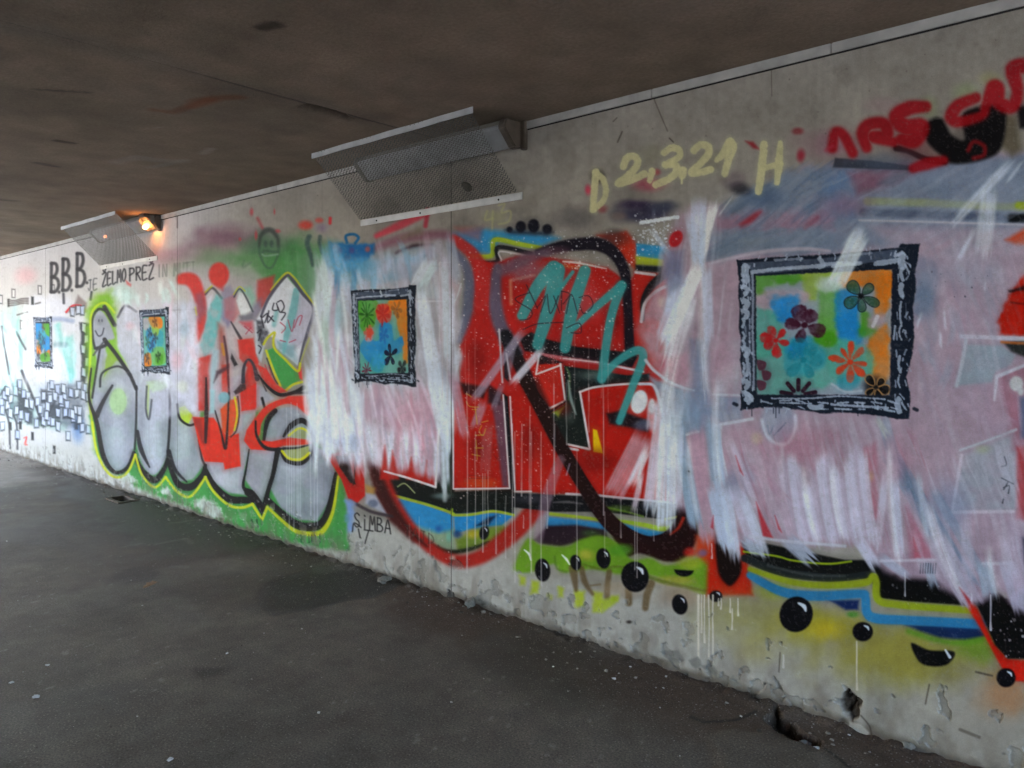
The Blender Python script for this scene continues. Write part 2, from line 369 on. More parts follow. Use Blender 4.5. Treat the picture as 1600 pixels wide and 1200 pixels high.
    # frame over the canvas edge
    for P in (((80, 175), (400, 150), (560, 145), (760, 130), (1020, 100), (1030, 80), (1140, 80), (1130, 180), (985, 228), (190, 268), (92, 270)),
              ((1140, 80), (1130, 180), (1118, 260), (1128, 330), (1112, 450), (1122, 560), (1125, 650), (1110, 760), (1085, 860), (1112, 960), (1110, 1105), (1040, 1105), (988, 965), (985, 228)),
              ((1110, 1105), (1040, 1105), (930, 1085), (760, 1070), (690, 1065), (600, 1075), (450, 1050), (260, 1035), (95, 1052), (95, 960), (190, 962), (988, 965)),
              ((95, 1052), (95, 960), (108, 860), (92, 760), (100, 650), (88, 560), (95, 460), (84, 380), (92, 300), (80, 175), (190, 268), (190, 962))): s.F(M(P), NAVY, 1, q, n=1.2 * min(1, sc * 5), ns=4, part=fr)
    s.F(M((110, 190), (560, 165), (1010, 110), (1015, 170), (560, 225), (190, 258)), MID, .95, q, mot=.25, ms=9)
    s.F(M((100, 290), (165, 270), (165, 940), (110, 930)), MID, .5, q, mot=.5, ms=9)
    g = np.random.RandomState(5)
    L = lambda p, w, a=.82: s.S(M(p), max(w * sc, .7), HI, a, max(.5, 2.4 * sc), sm=True, n=1.0 * min(1, sc * 6), ns=3)
    L([(300, 175), (460, 165)], 14, .6); L([(700, 150), (860, 132)], 16, .5); L([(560, 165), (585, 205), (560, 215)], 26); L([(240, 232), (420, 222)], 12); L([(1000, 150), (1040, 130)], 20)
    for y in (290, 520, 600, 650, 780, 830): L([(112, y), (120, y + 22), (110, y + 46)], 16); L([(150, y), (152, y + 60)], 9, .7)
    for y in (180, 260, 480, 600, 700, 880, 960): L([(1070 + 20 * math.sin(y), y), (1080 + 12 * math.sin(y * 2), y + 28)], 9, .7); L([(1020, y), (1024, y + 40)], 8, .7)
    for x in (220, 330, 420, 560, 680, 780, 880, 980): L([(x, 1000 + 12 * math.sin(x)), (x + 60, 1006 + 10 * math.cos(x))], 10); L([(x + 20, 1040 + 10 * math.sin(x)), (x + 60, 1048)], 8, .8)
    L([(165, 245), (330, 225), (520, 212), (640, 195), (800, 190)], 22); L([(640, 210), (700, 200), (790, 195)], 22); L([(890, 195), (960, 185), (1020, 175)], 30)
    L([(170, 250), (172, 400), (168, 600), (174, 760), (172, 930)], 14, .7); L([(130, 215), (125, 250), (135, 290)], 44)
    for y in (330, 410, 470, 690, 880, 950):
        L([(118, y), (140, y + 18), (128, y + 40)], 26 + 8 * g.rand()); L([(100, y - 10), (108, y + 20)], 8)
    L([(130, 720), (138, 800), (132, 850)], 20); L([(125, 560), (130, 620)], 10, .5)
    for y0, y1, w in ((150, 210, 44), (225, 290, 22), (320, 380, 30), (420, 560, 12), (560, 640, 10), (740, 830, 16), (990, 1060, 34), (850, 920, 10)):
        L([(1042, y0), (1036, (y0 + y1) / 2), (1048, y1)], w)
    L([(1010, 560), (1004, 640)], 10); L([(1060, 200), (1084, 250)], 10); L([(1070, 430), (1078, 520)], 5, .5)
    L([(280, 985), (500, 985), (700, 972), (960, 990)], 9); L([(330, 1010), (520, 1015)], 8); L([(510, 1030), (545, 1040), (580, 1030)], 30); L([(640, 1020), (800, 1030), (980, 1040)], 14); L([(660, 1045), (760, 1050)], 10)
    L([(960, 1050), (1020, 1062)], 12); L([(120, 950), (160, 980), (140, 1010)], 24); L([(1060, 1010), (1090, 1050)], 10)
    for j in range(80):
        t = g.rand(); e = g.randint(4)
        x, y = [(130 + 900 * t, 150 - 60 * t + 60 * g.rand()), (100 + 70 * g.rand(), 200 + 800 * t), (1030 + 80 * g.rand(), 120 + 900 * t), (130 + 950 * t, 980 + 80 * g.rand())][e]
        L([(x, y), (x + 8 - 16 * g.rand(), y + 14)], 4 + 7 * g.rand(), .8)
    for x, y in ((60, 1015), (1145, 1045)): s.S(M((x - 8, y), (x + 10, y + 8)), 20 * sc, NAVY, .9, 1)
    for x in (290, 305, 325, 800, 880, 160): s.S(M((x, 1040), (x, 1060 + 40 * g.rand())), max(.8, 5 * sc), NAVY, .8, .6)

def ball(s, cx, cy, rx, ry, rot=0, half=False, hl=(.35, -.5), lab=None, a=1.):
    p = part('painted_droplet', lab) if lab else None
    s.E(cx, cy, rx, ry, (20, 18, 24), rot, a, 1.4, part=p, arc=(0, math.pi) if half else None)
    if not half or hl:
        hx, hy = cx + rx * hl[0], cy + ry * hl[1]
        s.S([(hx - rx * .2, hy - ry * .12), (hx + rx * .12, hy + ry * .05), (hx + rx * .22, hy + ry * .3)], [rx * .12, rx * .26, rx * .12], (224, 230, 240), .95, .9)

def strokes(s, P, n, ang, da, l0, l1, w0, w1, cols, a=.75, seed=1, streak=.6, rag=14):
    """many dabs of a wide brush spread over the polygon P"""
    g = np.random.RandomState(seed); P = np.array(P, float)
    lo, hi = P.min(0), P.max(0); k = 0; tries = 0
    while k < n and tries < n * 30:
        tries += 1
        x, y = lo + g.rand(2) * (hi - lo); r = g.rand(6)
        ins = False
        for i in range(len(P)):
            (x1, y1), (x2, y2) = P[i], P[(i + 1) % len(P)]
            if (y1 > y) != (y2 > y) and x < (x2 - x1) * (y - y1) / (y2 - y1) + x1: ins = not ins
        if not ins: continue
        k += 1
        t = math.radians(ang + (r[0] - .5) * 2 * da); L = l0 + (l1 - l0) * r[1]; w = w0 + (w1 - w0) * r[2]
        c = cols[int(r[3] * len(cols)) % len(cols)]
        s.B((x - math.cos(t) * L / 2, y - math.sin(t) * L / 2), (x + math.cos(t) * L / 2, y + math.sin(t) * L / 2), w, c, a * (.55 + .45 * r[4]), streak, rag, (r[5] - .5) * w * .5, seed=seed * 50 + k)

def m_left(s):
    # far left: pale patchwork of streaks and little boxes
    z = tA2
    s.haze(*z((150, 180))[0], 26, 22, (206, 150, 156), .5); s.haze(*z((60, 500))[0], 45, 60, (150, 196, 196), .5); s.haze(*z((90, 900))[0], 60, 50, (170, 196, 186), .5)
    s.F(z((0, 420), (40, 400), (60, 520), (140, 600), (140, 700), (100, 720), (60, 780), (0, 800)), (186, 212, 208), .55, 5, n=6, mot=.6)
    for p0, p1, w, c in (((20, 400), (30, 560), 18, (120, 182, 176)), ((80, 600), (60, 780), 26, (150, 200, 192)), ((120, 520), (110, 690), 26, (130, 186, 176)), ((90, 560), (100, 660), 14, (216, 176, 150)), ((30, 700), (20, 860), 30, (150, 196, 190)), ((60, 860), (70, 940), 22, (120, 190, 196))):
        s.B(*z(p0, p1), w / 3.53 * 1.4, c, .7, .5, 6, seed=int(p0[0]))
    s.F(z((160, 300), (300, 280), (470, 330), (480, 420), (450, 700), (430, 780), (300, 770), (200, 760), (150, 640)), (206, 208, 220), .7, 6, n=5, mot=.4)
    s.F(z((300, 450), (330, 440), (345, 520), (400, 510), (422, 600), (412, 700), (402, 775), (380, 775), (365, 690), (345, 620), (310, 580)), (112, 194, 186), .9, 2.5, n=2, mot=.4)
    s.S(z((270, 425), (330, 418), (400, 430)), 7, (146, 156, 184), .8, 2); s.S(z((310, 560), (360, 560)), 8, (86, 120, 130), .7, 2.5)
    s.F(z((200, 780), (440, 760), (480, 900), (470, 1040), (380, 1060), (250, 1010), (180, 900)), (160, 172, 192), .6, 5, n=5, mot=.5)
    s.F(z((0, 800), (120, 780), (210, 930), (200, 1010), (60, 960), (0, 930)), (150, 186, 180), .5, 5, n=5, mot=.5)
    s.haze(*z((430, 1020))[0], 17, 34, (84, 118, 170), .8)
    s.F(z((365, 385), (410, 340), (430, 285), (480, 330), (475, 380), (455, 390), (430, 370)), (120, 104, 104), .8, 2)
    s.S(z((365, 380), (400, 345), (445, 345)), 3, (200, 50, 56), .9, 1)
    s.F(z((440, 440), (496, 440), (490, 700), (470, 780), (448, 760), (446, 600)), (36, 40, 46), .85, 2, n=1.5)
    for P, w in ((((120, 705), (180, 850), (240, 1012)), 4.5), (((10, 460), (30, 600), (52, 722)), 3), (((90, 490), (140, 585)), 3), (((30, 920), (50, 1000), (55, 1130)), 3), (((50, 915), (90, 990), (96, 1135)), 3), (((0, 840), (30, 790)), 2), (((350, 280), (352, 330)), 4), (((505, 270), (500, 310)), 4), (((245, 980), (270, 930), (300, 880)), 4)):
        s.S(z(P), w, (52, 54, 62), .85, 1.2)
    for x0, y0, x1, y1 in ((225, 805, 262, 885), (150, 920, 180, 1000), (345, 910, 385, 970), (205, 960, 245, 1010), (410, 985, 432, 1030), (100, 830, 160, 930), (260, 885, 330, 1010)):
        s.F(z((x0, y0), (x1, y0 + 6), (x1, y1), (x0, y1)), (44, 48, 54), .8, 1.8, n=1)
    s.F(z((150, 1000), (360, 1040), (380, 990), (300, 960)), (130, 160, 144), .5, 3)
    step = []
    for r in range(6):
        for q in range(15):
            x, y = 8 + q * 33 + 16 * (r % 2), 792 + r * 46 + 10 * math.sin(q * 1.9)
            top = np.interp(x, [0, 110, 190, 232, 250, 420, 490], [800, 760, 900, 800, 790, 770, 800])
            if top < y < np.interp(x, [0, 200, 480], [930, 1010, 1040]) and (q * 7 + r * 3) % 5 in (1, 3): step.append((x, y))
    for q in ((0, 800, 110, 760, 200, 960, 200, 1010, 60, 960, 0, 930), (225, 800, 420, 775, 480, 800, 470, 1030, 300, 1000, 230, 960)): s.F(z([(q[i], q[i + 1]) for i in range(0, 12, 2)]), (66, 74, 84), .55, 4, n=6, mot=.6, ms=12)
    for k, (x, y) in enumerate(step + [(455, 370), (462, 470), (475, 530), (460, 590), (480, 655), (460, 715), (60, 860), (40, 820), (85, 815), (110, 780), (130, 835), (145, 885), (175, 890), (240, 845), (285, 785), (318, 805), (350, 805), (275, 860), (305, 850), (335, 860), (390, 830), (425, 830), (262, 905), (255, 950), (320, 940), (360, 935), (398, 945), (440, 925), (290, 990), (200, 995), (150, 960), (375, 1065), (430, 370), (400, 380), (12, 920), (95, 1060), (15, 1010), (458, 840), (115, 945)]):
        a1, a2, a3 = 3 * math.sin(k * 2.1), 4 * math.sin(k * 3.3), 5 * math.cos(k * 1.7)
        s.F(z((x - 15 + a1, y - 28 + a2), (x + 13, y - 27), (x + 14 + a1, y + 27 + a3), (x - 13, y + 27 + a2)), (44, 50, 58), .75, 1.1)
        s.F(z((x - 9 + a1, y - 24 + a2), (x + 11, y - 22), (x + 10 + a1, y + 20 + a3), (x - 9, y + 17 + a2)), (206 - 5 * (k % 5), 212 - 4 * (k % 5), 222), .85, .9)
    for x, y in ((5, 310), (75, 277), (220, 258), (292, 252), (122, 450)):
        s.F(z((x - 12, y - 26), (x + 10, y - 24), (x + 10, y + 26), (x - 11, y + 25)), (64, 62, 66), .85, 1); s.F(z((x - 7, y - 20), (x + 6, y - 18), (x + 6, y + 20), (x - 6, y + 20)), (206, 206, 206), .95, .8)
    for x, y in ((58, 1010), (113, 1005), (180, 1065), (300, 1140), (180, 318)): s.F(z((x - 8, y - 24), (x + 6, y - 22), (x + 7, y + 22), (x - 8, y + 22)), (34, 36, 40), .9, 1)
    for j in range(4): s.S(z((46, 312 + j * 11), (80, 316 + j * 9), (120, 306 + j * 9), (156, 304 + j * 10)), 1.6, (62, 56, 56), .85, .8)
    s.F(z((40, 308), (52, 306), (52, 352), (42, 352)), (52, 50, 50), .8, 1); s.S(z((95, 396), (150, 380)), 2, (60, 56, 56), .8, 1); s.S(z((195, 335), (222, 328)), 2, (60, 60, 60), .8, 1)
    s.S(z((132, 1075), (148, 1070), (134, 1110), (150, 1112)), 1.6, (206, 70, 66), .8, .8); s.S(z((145, 1075), (142, 1110)), 1.6, (206, 70, 66), .8, .8)
    # lettering along the top
    K = (58, 58, 62)
    p = part('painted_lettering', 'black initials B.B.B. at the head of the far panel')
    for x0, y0, x1, y1 in ((282, 112, 326, 268), (346, 88, 390, 260), (424, 58, 470, 238)):
        for ln in GLY['B']: s.S(z([(x0 + (x1 - x0) * u, y0 + (y1 - y0) * v) for u, v in ln]), 5.2, K, .9, 1.3, part=p)
    for x, y in ((326, 270), (396, 260), (480, 218)): s.E(*z((x, y))[0], 2.2, 2.4, K, a=.9, part=p)
    z = tB
    p2 = part('painted_lettering', 'black handwritten words under the far lamp guard')
    a, b = z((22, 212), (68, 205)); text(s, 'JE', *a, *b, 16, 17, 2.2, (84, 86, 90), .75, part=p2)
    a, b = z((86, 192), (196, 166)); text(s, 'Z^ELMO', *a, *b, 19, 19, 2.6, K, .9, part=p2)
    a, b = z((206, 168), (322, 156)); text(s, 'PREZ^', *a, *b, 19, 22, 2.6, K, .9, part=p2)
    a, b = z((330, 150), (505, 140)); text(s, 'IN MUTJ', *a, *b, 18, 20, 2.6, (96, 100, 104), .55)
    s.F(z((190, 165), (215, 185), (212, 195), (195, 185)), (196, 60, 60), .8, 1.5)

def m_throwup(s):
    z = tB
    s.haze(*z((170, 230))[0], 40, 30, (176, 204, 196), .7); s.haze(*z((420, 60))[0], 70, 26, (150, 110, 126), .55); s.haze(*z((540, 40))[0], 50, 26, (140, 112, 126), .5)
    s.haze(410, 372, 60, 26, (132, 124, 136), .6)
    s.haze(350, 372, 90, 34, (126, 96, 110), .85); s.haze(330, 400, 50, 26, (110, 140, 104), .6); s.haze(450, 410, 140, 66, (78, 134, 84), 1.); s.haze(420, 385, 60, 34, (90, 116, 96), .8); s.haze(300, 420, 60, 34, (120, 150, 120), .5); s.haze(470, 420, 110, 50, (84, 142, 86), .95); s.haze(390, 415, 60, 30, (100, 140, 96), .8); s.haze(500, 440, 40, 60, (110, 150, 120), .8)
    for x, c in ((470, (110, 150, 116)), (486, (126, 160, 136)), (498, (150, 176, 164)), (510, (136, 172, 178)), (452, (96, 146, 100)), (520, (186, 202, 214))):
        s.B((x, 395), (x + 8, 500), 17, c, .7, .5, 12, seed=x)
    # green halo, lime on the left
    s.F(z((60, 225), (125, 215), (150, 300), (200, 560), (110, 620), (140, 1000), (60, 930), (30, 700), (14, 560), (18, 300)), (112, 160, 44), .95, 7, n=4)
    s.F([(140, 650), (150, 705), (172, 738), (205, 755), (240, 775), (285, 790), (330, 812), (380, 830), (440, 846), (500, 858), (545, 860), (544, 800), (535, 735), (500, 640), (300, 640)], GRN, .97, 3.5, n=4, ns=14)
    for P in (((300, 786), (318, 778), (340, 790), (352, 806), (330, 812)), ((188, 746), (200, 738), (212, 752), (206, 760)), ((246, 768), (262, 762), (272, 778))): s.F(P, (204, 204, 204), .85, 3, n=5, ns=5)
    # silver letters
    sil = lambda x, y, rx, ry, c=(116, 120, 128), al=.42: s.haze(*tB((x, y))[0], rx, ry, c, al)
    p1 = part('painted_letter', 'first silver bubble letter with a small face drawn on its head')
    p2 = part('painted_letter', 'silver bubble letter behind the narrow framed picture'); p3 = part('painted_letter', 'silver bubble letter beside the red hook')
    p4 = part('painted_letter', 'lower silver body of the red lettered bubble'); p5 = part('painted_letter', 'last big silver bubble letter with the yellow ringed eye')
    kw = dict(mot=.12, ms=26)
    s.F(z((150, 400), (152, 340), (185, 280), (230, 300), (262, 330), (262, 560), (300, 580), (386, 590), (386, 850), (370, 960), (320, 1035), (270, 1000), (240, 900), (235, 720), (205, 560), (160, 480)), (162, 165, 176), 1, 1.6, sm=True, part=p2, **kw); 
    s.F(z((385, 300), (440, 275), (500, 290), (512, 480), (525, 900), (540, 990), (490, 1055), (430, 1065), (385, 970), (380, 850)), (150, 153, 161), 1, 1.6, part=p3, **kw)
    s.F(z((45, 440), (42, 350), (70, 300), (105, 330), (140, 420), (104, 440), (112, 500), (200, 560), (232, 700), (235, 830), (222, 930), (190, 1000), (140, 1015), (100, 970), (65, 820), (38, 700), (62, 560)), (150, 153, 164), 1, 1.6, sm=True, part=p1, **kw)
    z2 = tD2
    s.F(z2((140, 400), (150, 480), (170, 540), (230, 650), (330, 730), (450, 745), (425, 690), (440, 560), (470, 440), (520, 160), (640, 100), (560, 20), (400, -60), (200, 0)), (158, 158, 168), 1, 1.6, part=p4, **kw)
    s.F(z2((470, 430), (660, 430), (610, 640), (555, 800), (440, 640)), (154, 153, 162), 1, 1.6, part=p5, **kw)
    s.F(z2((660, 470), (610, 700), (680, 830), (800, 910), (920, 920), (1000, 790), (1045, 590), (1000, 460), (880, 400), (860, 180), (760, 145), (650, 170), (570, 320), (570, 400)), (148, 152, 162), 1, 1.6, part=p5, **kw)
    for q in ((100, 800, 16, 60), (215, 800, 14, 60), (260, 760, 12, 60), (360, 850, 14, 60), (400, 850, 14, 60), (500, 900, 16, 50)): sil(*q)
    for q in ((150, 880, 20, 50), (315, 900, 18, 50), (440, 900, 20, 50), (150, 640, 20, 20)): sil(*q, c=(190, 194, 204))
    for x, y, rx, ry, c in ((1000, 650, 22, 40, (116, 120, 128)), (850, 850, 50, 20, (124, 128, 136)), (760, 600, 40, 30, (186, 190, 200)), (300, 650, 40, 20, (190, 190, 198)), (520, 560, 20, 40, (134, 134, 142))): s.haze(*tD2((x, y))[0], rx, ry, c, .6)
    # green counters
    s.F(z((92, 600), (100, 520), (122, 460), (152, 520), (120, 560)), (126, 156, 60), .9, 1.5); s.E(*z((156, 706))[0], 14, 21, (158, 186, 140), a=.9, soft=2); s.F(z((282, 620), (380, 600), (385, 640), (310, 668)), (170, 190, 160), .8, 2); s.S(z((288, 640), (288, 775)), [6, 3], (160, 176, 130), .9, 1.2)
    s.S(z((284, 640), (280, 740), (294, 785), (306, 700)), 3, (70, 72, 80), .9, 1)
    s.F(z((425, 735), (455, 725), (490, 770), (470, 806), (440, 800)), (166, 190, 60), .95, 1.2); s.S(z((420, 720), (430, 780), (470, 812), (500, 806)), 3.5, BLK, .95, 1)
    # black inner lines
    for P, w in ((((95, 285), (140, 365)), 5), (((95, 430), (150, 500), (210, 590)), 4.5), (((130, 636), (90, 705), (60, 770)), [3, 5, 7]), (((60, 470), (100, 455), (96, 430)), 4), (((238, 640), (236, 800), (230, 920)), 2.4), (((386, 620), (386, 800), (376, 950)), 3), (((242, 840), (258, 920), (296, 1000)), [4, 6, 2]), (((382, 930), (410, 1010), (462, 1066)), [6, 4.5, 2]), (((40, 690), (60, 560), (75, 470)), 2.5), (((75, 640), (85, 580), (150, 550), (200, 570)), 2.4), (((155, 330), (188, 280), (236, 305)), 3), (((516, 880), (530, 960), (546, 995)), 2.5), (((390, 300), (500, 295)), 1.4), (((215, 600), (236, 650)), 4)):
        s.S(z(P), np.array(w) * 1.3, (36, 36, 42), .95, 1.1)
    s.S(z((100, 430), (60, 480), (46, 500)), 3, (60, 60, 66), .8, 1)
    for P, w in ((((468, 440), (450, 560), (430, 690), (490, 730), (560, 830)), [2, 3, 5, 8, 8]), (((660, 440), (630, 600), (600, 700), (575, 800)), [9, 7, 7, 8]), (((640, 180), (590, 250), (565, 390)), [9, 8, 4]), (((555, 95), (575, 170)), 4)):
        s.S(z2(P), w, BLK, .97, 1)
    # head outline, face
    s.S(z((52, 470), (42, 420), (40, 340), (66, 296), (98, 300)), 4, (40, 44, 44), .9, 1)
    for x in (70, 84): s.E(*z((x, 346))[0], 1.2, 2.2, (70, 70, 80))
    s.S(z((55, 392), (68, 414), (84, 408), (92, 380)), 2, (60, 60, 70), .9, .8)
    # heavy outline underneath and its yellow rim
    s.S(z((46, 840), (28, 700), (30, 560), (34, 420), (34, 330), (58, 282), (100, 268), (140, 310)), 3.4, (170, 190, 40), .95, 1.1)
    s.S(z((36, 560), (26, 690), (60, 800), (90, 950), (140, 1022), (195, 1004), (226, 935)), [3, 4, 7, 8, 6, 6, 5], BLK, .97, 1.1)
    s.S(z((226, 935), (262, 1012), (318, 1058), (360, 1010), (376, 960)), [5, 8, 11, 8, 4], BLK, .97, 1.1); s.S(z((376, 965), (420, 1070), (480, 1088), (530, 1040), (546, 992)), [5, 10, 12, 9, 5], BLK, .97, 1.1)
    s.S(z2((170, 560), (230, 680), (330, 768), (440, 778), (505, 780)), [6, 11, 12, 11, 9], BLK, .97, 1.1); s.F(z2((425, 690), (500, 740), (560, 800), (575, 780), (600, 770), (555, 885), (500, 790), (440, 740)), BLK, 1, 1)
    s.S(z2((585, 770), (680, 862), (780, 940), (880, 958), (960, 925), (1012, 800), (1048, 600)), [9, 11, 13, 14, 12, 10, 5], BLK, .97, 1.1)
    Yl = (186, 190, 42)
    s.S(z((40, 800), (60, 925), (100, 1012), (150, 1046), (200, 1020), (233, 945)), 3.6, Yl, .95, 1); s.S(z((233, 945), (262, 1034), (318, 1090), (368, 1045)), 3.6, Yl, .95, 1); s.S(z((368, 1045), (420, 1110), (480, 1130), (546, 1045)), 3.8, Yl, .95, 1)
    s.S(z2((175, 625), (230, 720), (330, 810), (420, 828), (490, 805)), 4.2, Yl, .95, 1); s.S(z2((490, 805), (555, 910), (590, 825)), 4, Yl, .95, 1, sm=False)
    s.S(z2((590, 825), (680, 908), (780, 985), (900, 1005), (970, 975), (1030, 850), (1066, 620)), [4, 5, 6, 8, 8, 5, 3.5], Yl, .95, 1)
    # ---- red / teal letter
    d = tD1
    s.F(d((0, 100), (300, 60), (560, 60), (700, 250), (620, 470), (600, 700), (640, 900), (500, 1200), (100, 1200), (100, 400)), (186, 172, 182), .7, 6, n=4, mot=.3)
    s.F(d((0, 340), (110, 380), (140, 700), (150, 1200), (-200, 1300), (-160, 500)), (182, 182, 200), .75, 6, n=4, mot=.4)
    s.F(d((330, 260), (400, 230), (440, 300), (430, 480), (380, 560), (320, 480)), (122, 118, 150), .8, 3, mot=.4)
    s.S(d((205, 300), (260, 250), (330, 330)), 4, (70, 64, 70), .8, 1.2); s.S(d((200, 285), (255, 235)), 2.4, (180, 180, 50), .8, 1); s.F(d((215, 340), (260, 300), (255, 400), (220, 430)), (206, 200, 210), .9, 2)
    ph = part('painted_hook', 'faded red hook and ball painted above the silver letters')
    s.F(d((-10, 150), (80, 130), (150, 165), (190, 260), (212, 400), (205, 540), (150, 670), (118, 690), (128, 550), (140, 430), (105, 300), (60, 232), (-10, 215)), (196, 62, 58), .92, 2.5, sm=True, part=ph)
    s.E(*d((310, 145))[0], 16, 19, (196, 66, 60), a=.95, soft=2.2, part=ph); s.F(d((270, 200), (360, 200), (340, 270), (300, 250)), (190, 70, 66), .8, 3)
    s.F(d((130, 300), (180, 280), (210, 420), (160, 520), (130, 480)), (116, 100, 126), .5, 4)
    s.S(d((125, 400), (135, 460)), 2.2, (196, 180, 50), .8, 1)
    s.F(d((285, 300), (345, 320), (325, 480), (300, 600), (275, 720), (200, 795), (160, 700), (200, 560), (225, 420)), (112, 176, 178), .92, 2.5, n=2, mot=.45, ms=14)
    s.F(d((610, 190), (745, 150), (730, 270), (650, 430), (605, 350)), (176, 66, 62), .85, 3, mot=.3); s.F(d((560, 400), (640, 330), (650, 430), (590, 500)), (112, 110, 136), .6, 4)
    s.F(d((350, 340), (440, 300), (470, 450), (420, 520), (360, 480)), (188, 86, 88), .7, 3, mot=.4); s.F(d((440, 260), (560, 240), (600, 330), (560, 420), (540, 330)), (126, 182, 160), .7, 4)
    s.F(d((445, 350), (470, 282), (500, 290), (562, 420), (520, 470), (480, 460)), (210, 212, 214), .95, 1.5); s.S(d((430, 320), (470, 258), (515, 310), (575, 435)), 2.6, (74, 78, 84), .9, 1); s.S(d((425, 300), (470, 240), (515, 275)), 1.6, (190, 190, 60), .9, .8)
    s.F(d((470, 470), (580, 440), (585, 500), (480, 510)), (96, 98, 110), .7, 3); s.F(d((470, 515), (570, 510), (580, 590), (520, 560)), (200, 70, 80), .7, 3)
    s.S(d((405, 515), (480, 645)), [2, 5], (64, 60, 66), .9, 1)
    kk = dict(mot=.2, ms=16)
    s.F(d((140, 800), (262, 765), (245, 1000), (236, 1210), (150, 1210)), (188, 56, 50), .9, 2, **kk); s.F(d((330, 850), (392, 840), (392, 1080), (332, 1060)), (190, 60, 50), .9, 2, **kk)
    s.F(d((300, 520), (350, 560), (380, 800), (330, 900), (310, 700)), (150, 70, 60), .7, 4, mot=.4); s.S(d((335, 690), (350, 770)), 4, (196, 140, 50), .8, 1.4)
    s.F(d((455, 655), (580, 640), (622, 830), (605, 900), (595, 1200), (490, 1210), (480, 1050), (530, 870), (470, 800)), (192, 54, 46), .95, 1.8, **kk)
    s.F(d((255, 720), (310, 740), (300, 860), (240, 1200), (230, 900)), (160, 190, 200), .8, 3, mot=.5)
    s.S(d((350, 630), (375, 800), (385, 1000), (400, 1210)), [3, 4, 3, 3], (70, 46, 54), .85, 1.3)
    s.F(d((410, 760), (460, 850), (430, 865), (400, 800)), (40, 36, 40), .9, 1.3); s.F(d((270, 990), (290, 900), (390, 850), (392, 880), (310, 930)), (70, 50, 60), .8, 2, mot=.4)
    s.F(d((425, 1060), (480, 1000), (520, 1000), (530, 1095), (505, 1100), (500, 1060), (440, 1085)), (48, 38, 42), .9, 1.4); s.S(d((500, 985), (505, 870), (540, 810), (580, 850), (610, 960)), [7, 5, 4, 5, 8], (58, 56, 66), .95, 1.1)
    s.S(d((632, 950), (680, 1055)), 2, (60, 56, 62), .9, .9)
    # diamond
    pd = part('painted_diamond', 'white diamond shape scribbled over with small tags')
    s.F(d((590, 520), (640, 430), (700, 310), (838, 160), (925, 262), (1052, 405), (1040, 470), (985, 680), (935, 865), (860, 800), (760, 720), (740, 640), (690, 620), (660, 720), (640, 830), (600, 760)), (212, 214, 222), .97, 1.4, part=pd)
    s.F(d((935, 275), (1050, 405), (975, 680), (900, 740), (840, 640), (850, 480)), (168, 164, 182), .8, 3, mot=.2); s.F(d((760, 660), (900, 700), (930, 850), (860, 800), (780, 730)), (112, 146, 158), .8, 4, mot=.4)
    s.F(d((600, 560), (640, 560), (650, 740), (640, 830), (605, 780)), (140, 150, 158), .7, 3)
    s.S(d((915, 270), (890, 430), (840, 620), (815, 760)), [10, 13, 10, 4], (118, 172, 176), .9, 1.6); s.S(d((760, 440), (740, 540)), 7, (126, 176, 180), .8, 2)
    s.S(d((640, 470), (705, 320), (836, 154), (890, 192), (962, 292), (1052, 410), (1004, 590), (965, 720), (932, 870)), [4, 5, 5.5, 5.5, 5, 6, 5, 4, 3], (86, 84, 98), .95, 1)
    s.S(d((715, 265), (830, 138), (888, 158), (960, 250), (1066, 395)), [2, 3.4, 3, 2.6, 2.6], (186, 184, 66), .95, .9); s.S(d((935, 870), (985, 730), (1020, 640)), 2.4, (176, 180, 90), .7, 1)
    s.F(d((600, 500), (650, 500), (700, 600), (650, 720), (620, 640)), (44, 44, 52), .75, 2, mot=.5, ms=8)
    for P in (((640, 470), (660, 560)), ((650, 480), (690, 450), (670, 520)), ((700, 430), (690, 520), (730, 470)), ((700, 470), (740, 510)), ((740, 370), (730, 420), (770, 420), (760, 370)), ((770, 360), (800, 350), (820, 400), (790, 440), (770, 400)), ((800, 440), (830, 450), (800, 500)), ((610, 600), (640, 580), (620, 660)), ((620, 700), (640, 720), (625, 760))): s.S(d(P), 2, (46, 44, 54), .9, .8)
    for P in (((790, 520), (830, 560), (800, 600)), ((850, 500), (880, 590), (900, 500)), ((900, 560), (930, 480), (960, 470), (940, 540)), ((790, 660), (830, 670)), ((860, 675), (910, 655)), ((510, 550), (570, 600)), ((560, 560), (520, 610)), ((670, 850), (700, 930)), ((700, 860), (720, 930))): s.S(d(P), 1.6, (166, 66, 84), .8, .8)
    # green wedge with yellow edges, red crescent
    s.F(d((680, 740), (740, 715), (830, 810), (925, 900), (955, 965), (880, 1010), (820, 1045), (785, 1005)), (70, 146, 78), .97, 1.2)
    s.F(d((925, 890), (955, 870), (965, 970), (940, 960)), (206, 60, 60), .9, 1.5)
    for P in (((660, 690), (690, 640), (745, 598), (735, 660), (750, 730), (830, 810), (925, 900), (945, 840)), ((680, 740), (735, 890), (790, 1015)), ((835, 1050), (890, 1005), (962, 985))): s.S(d(P), 3.6, (190, 188, 46), .95, .9)
    s.S(d((685, 800), (740, 950), (770, 1000)), 2, (40, 50, 44), .85, .9)
    s.F(d((605, 845), (680, 880), (760, 1000), (845, 1060), (780, 1075), (700, 1025), (640, 945)), (198, 62, 54), .97, 1.4)
    s.S(d((620, 930), (700, 1030), (790, 1085), (900, 1065), (970, 1030)), [2, 5, 6, 6, 8], BLK, .95, 1); s.S(d((900, 1070), (1045, 1068)), 4, (36, 38, 44), .9, 1)
    # red ring, eye
    e = tD2
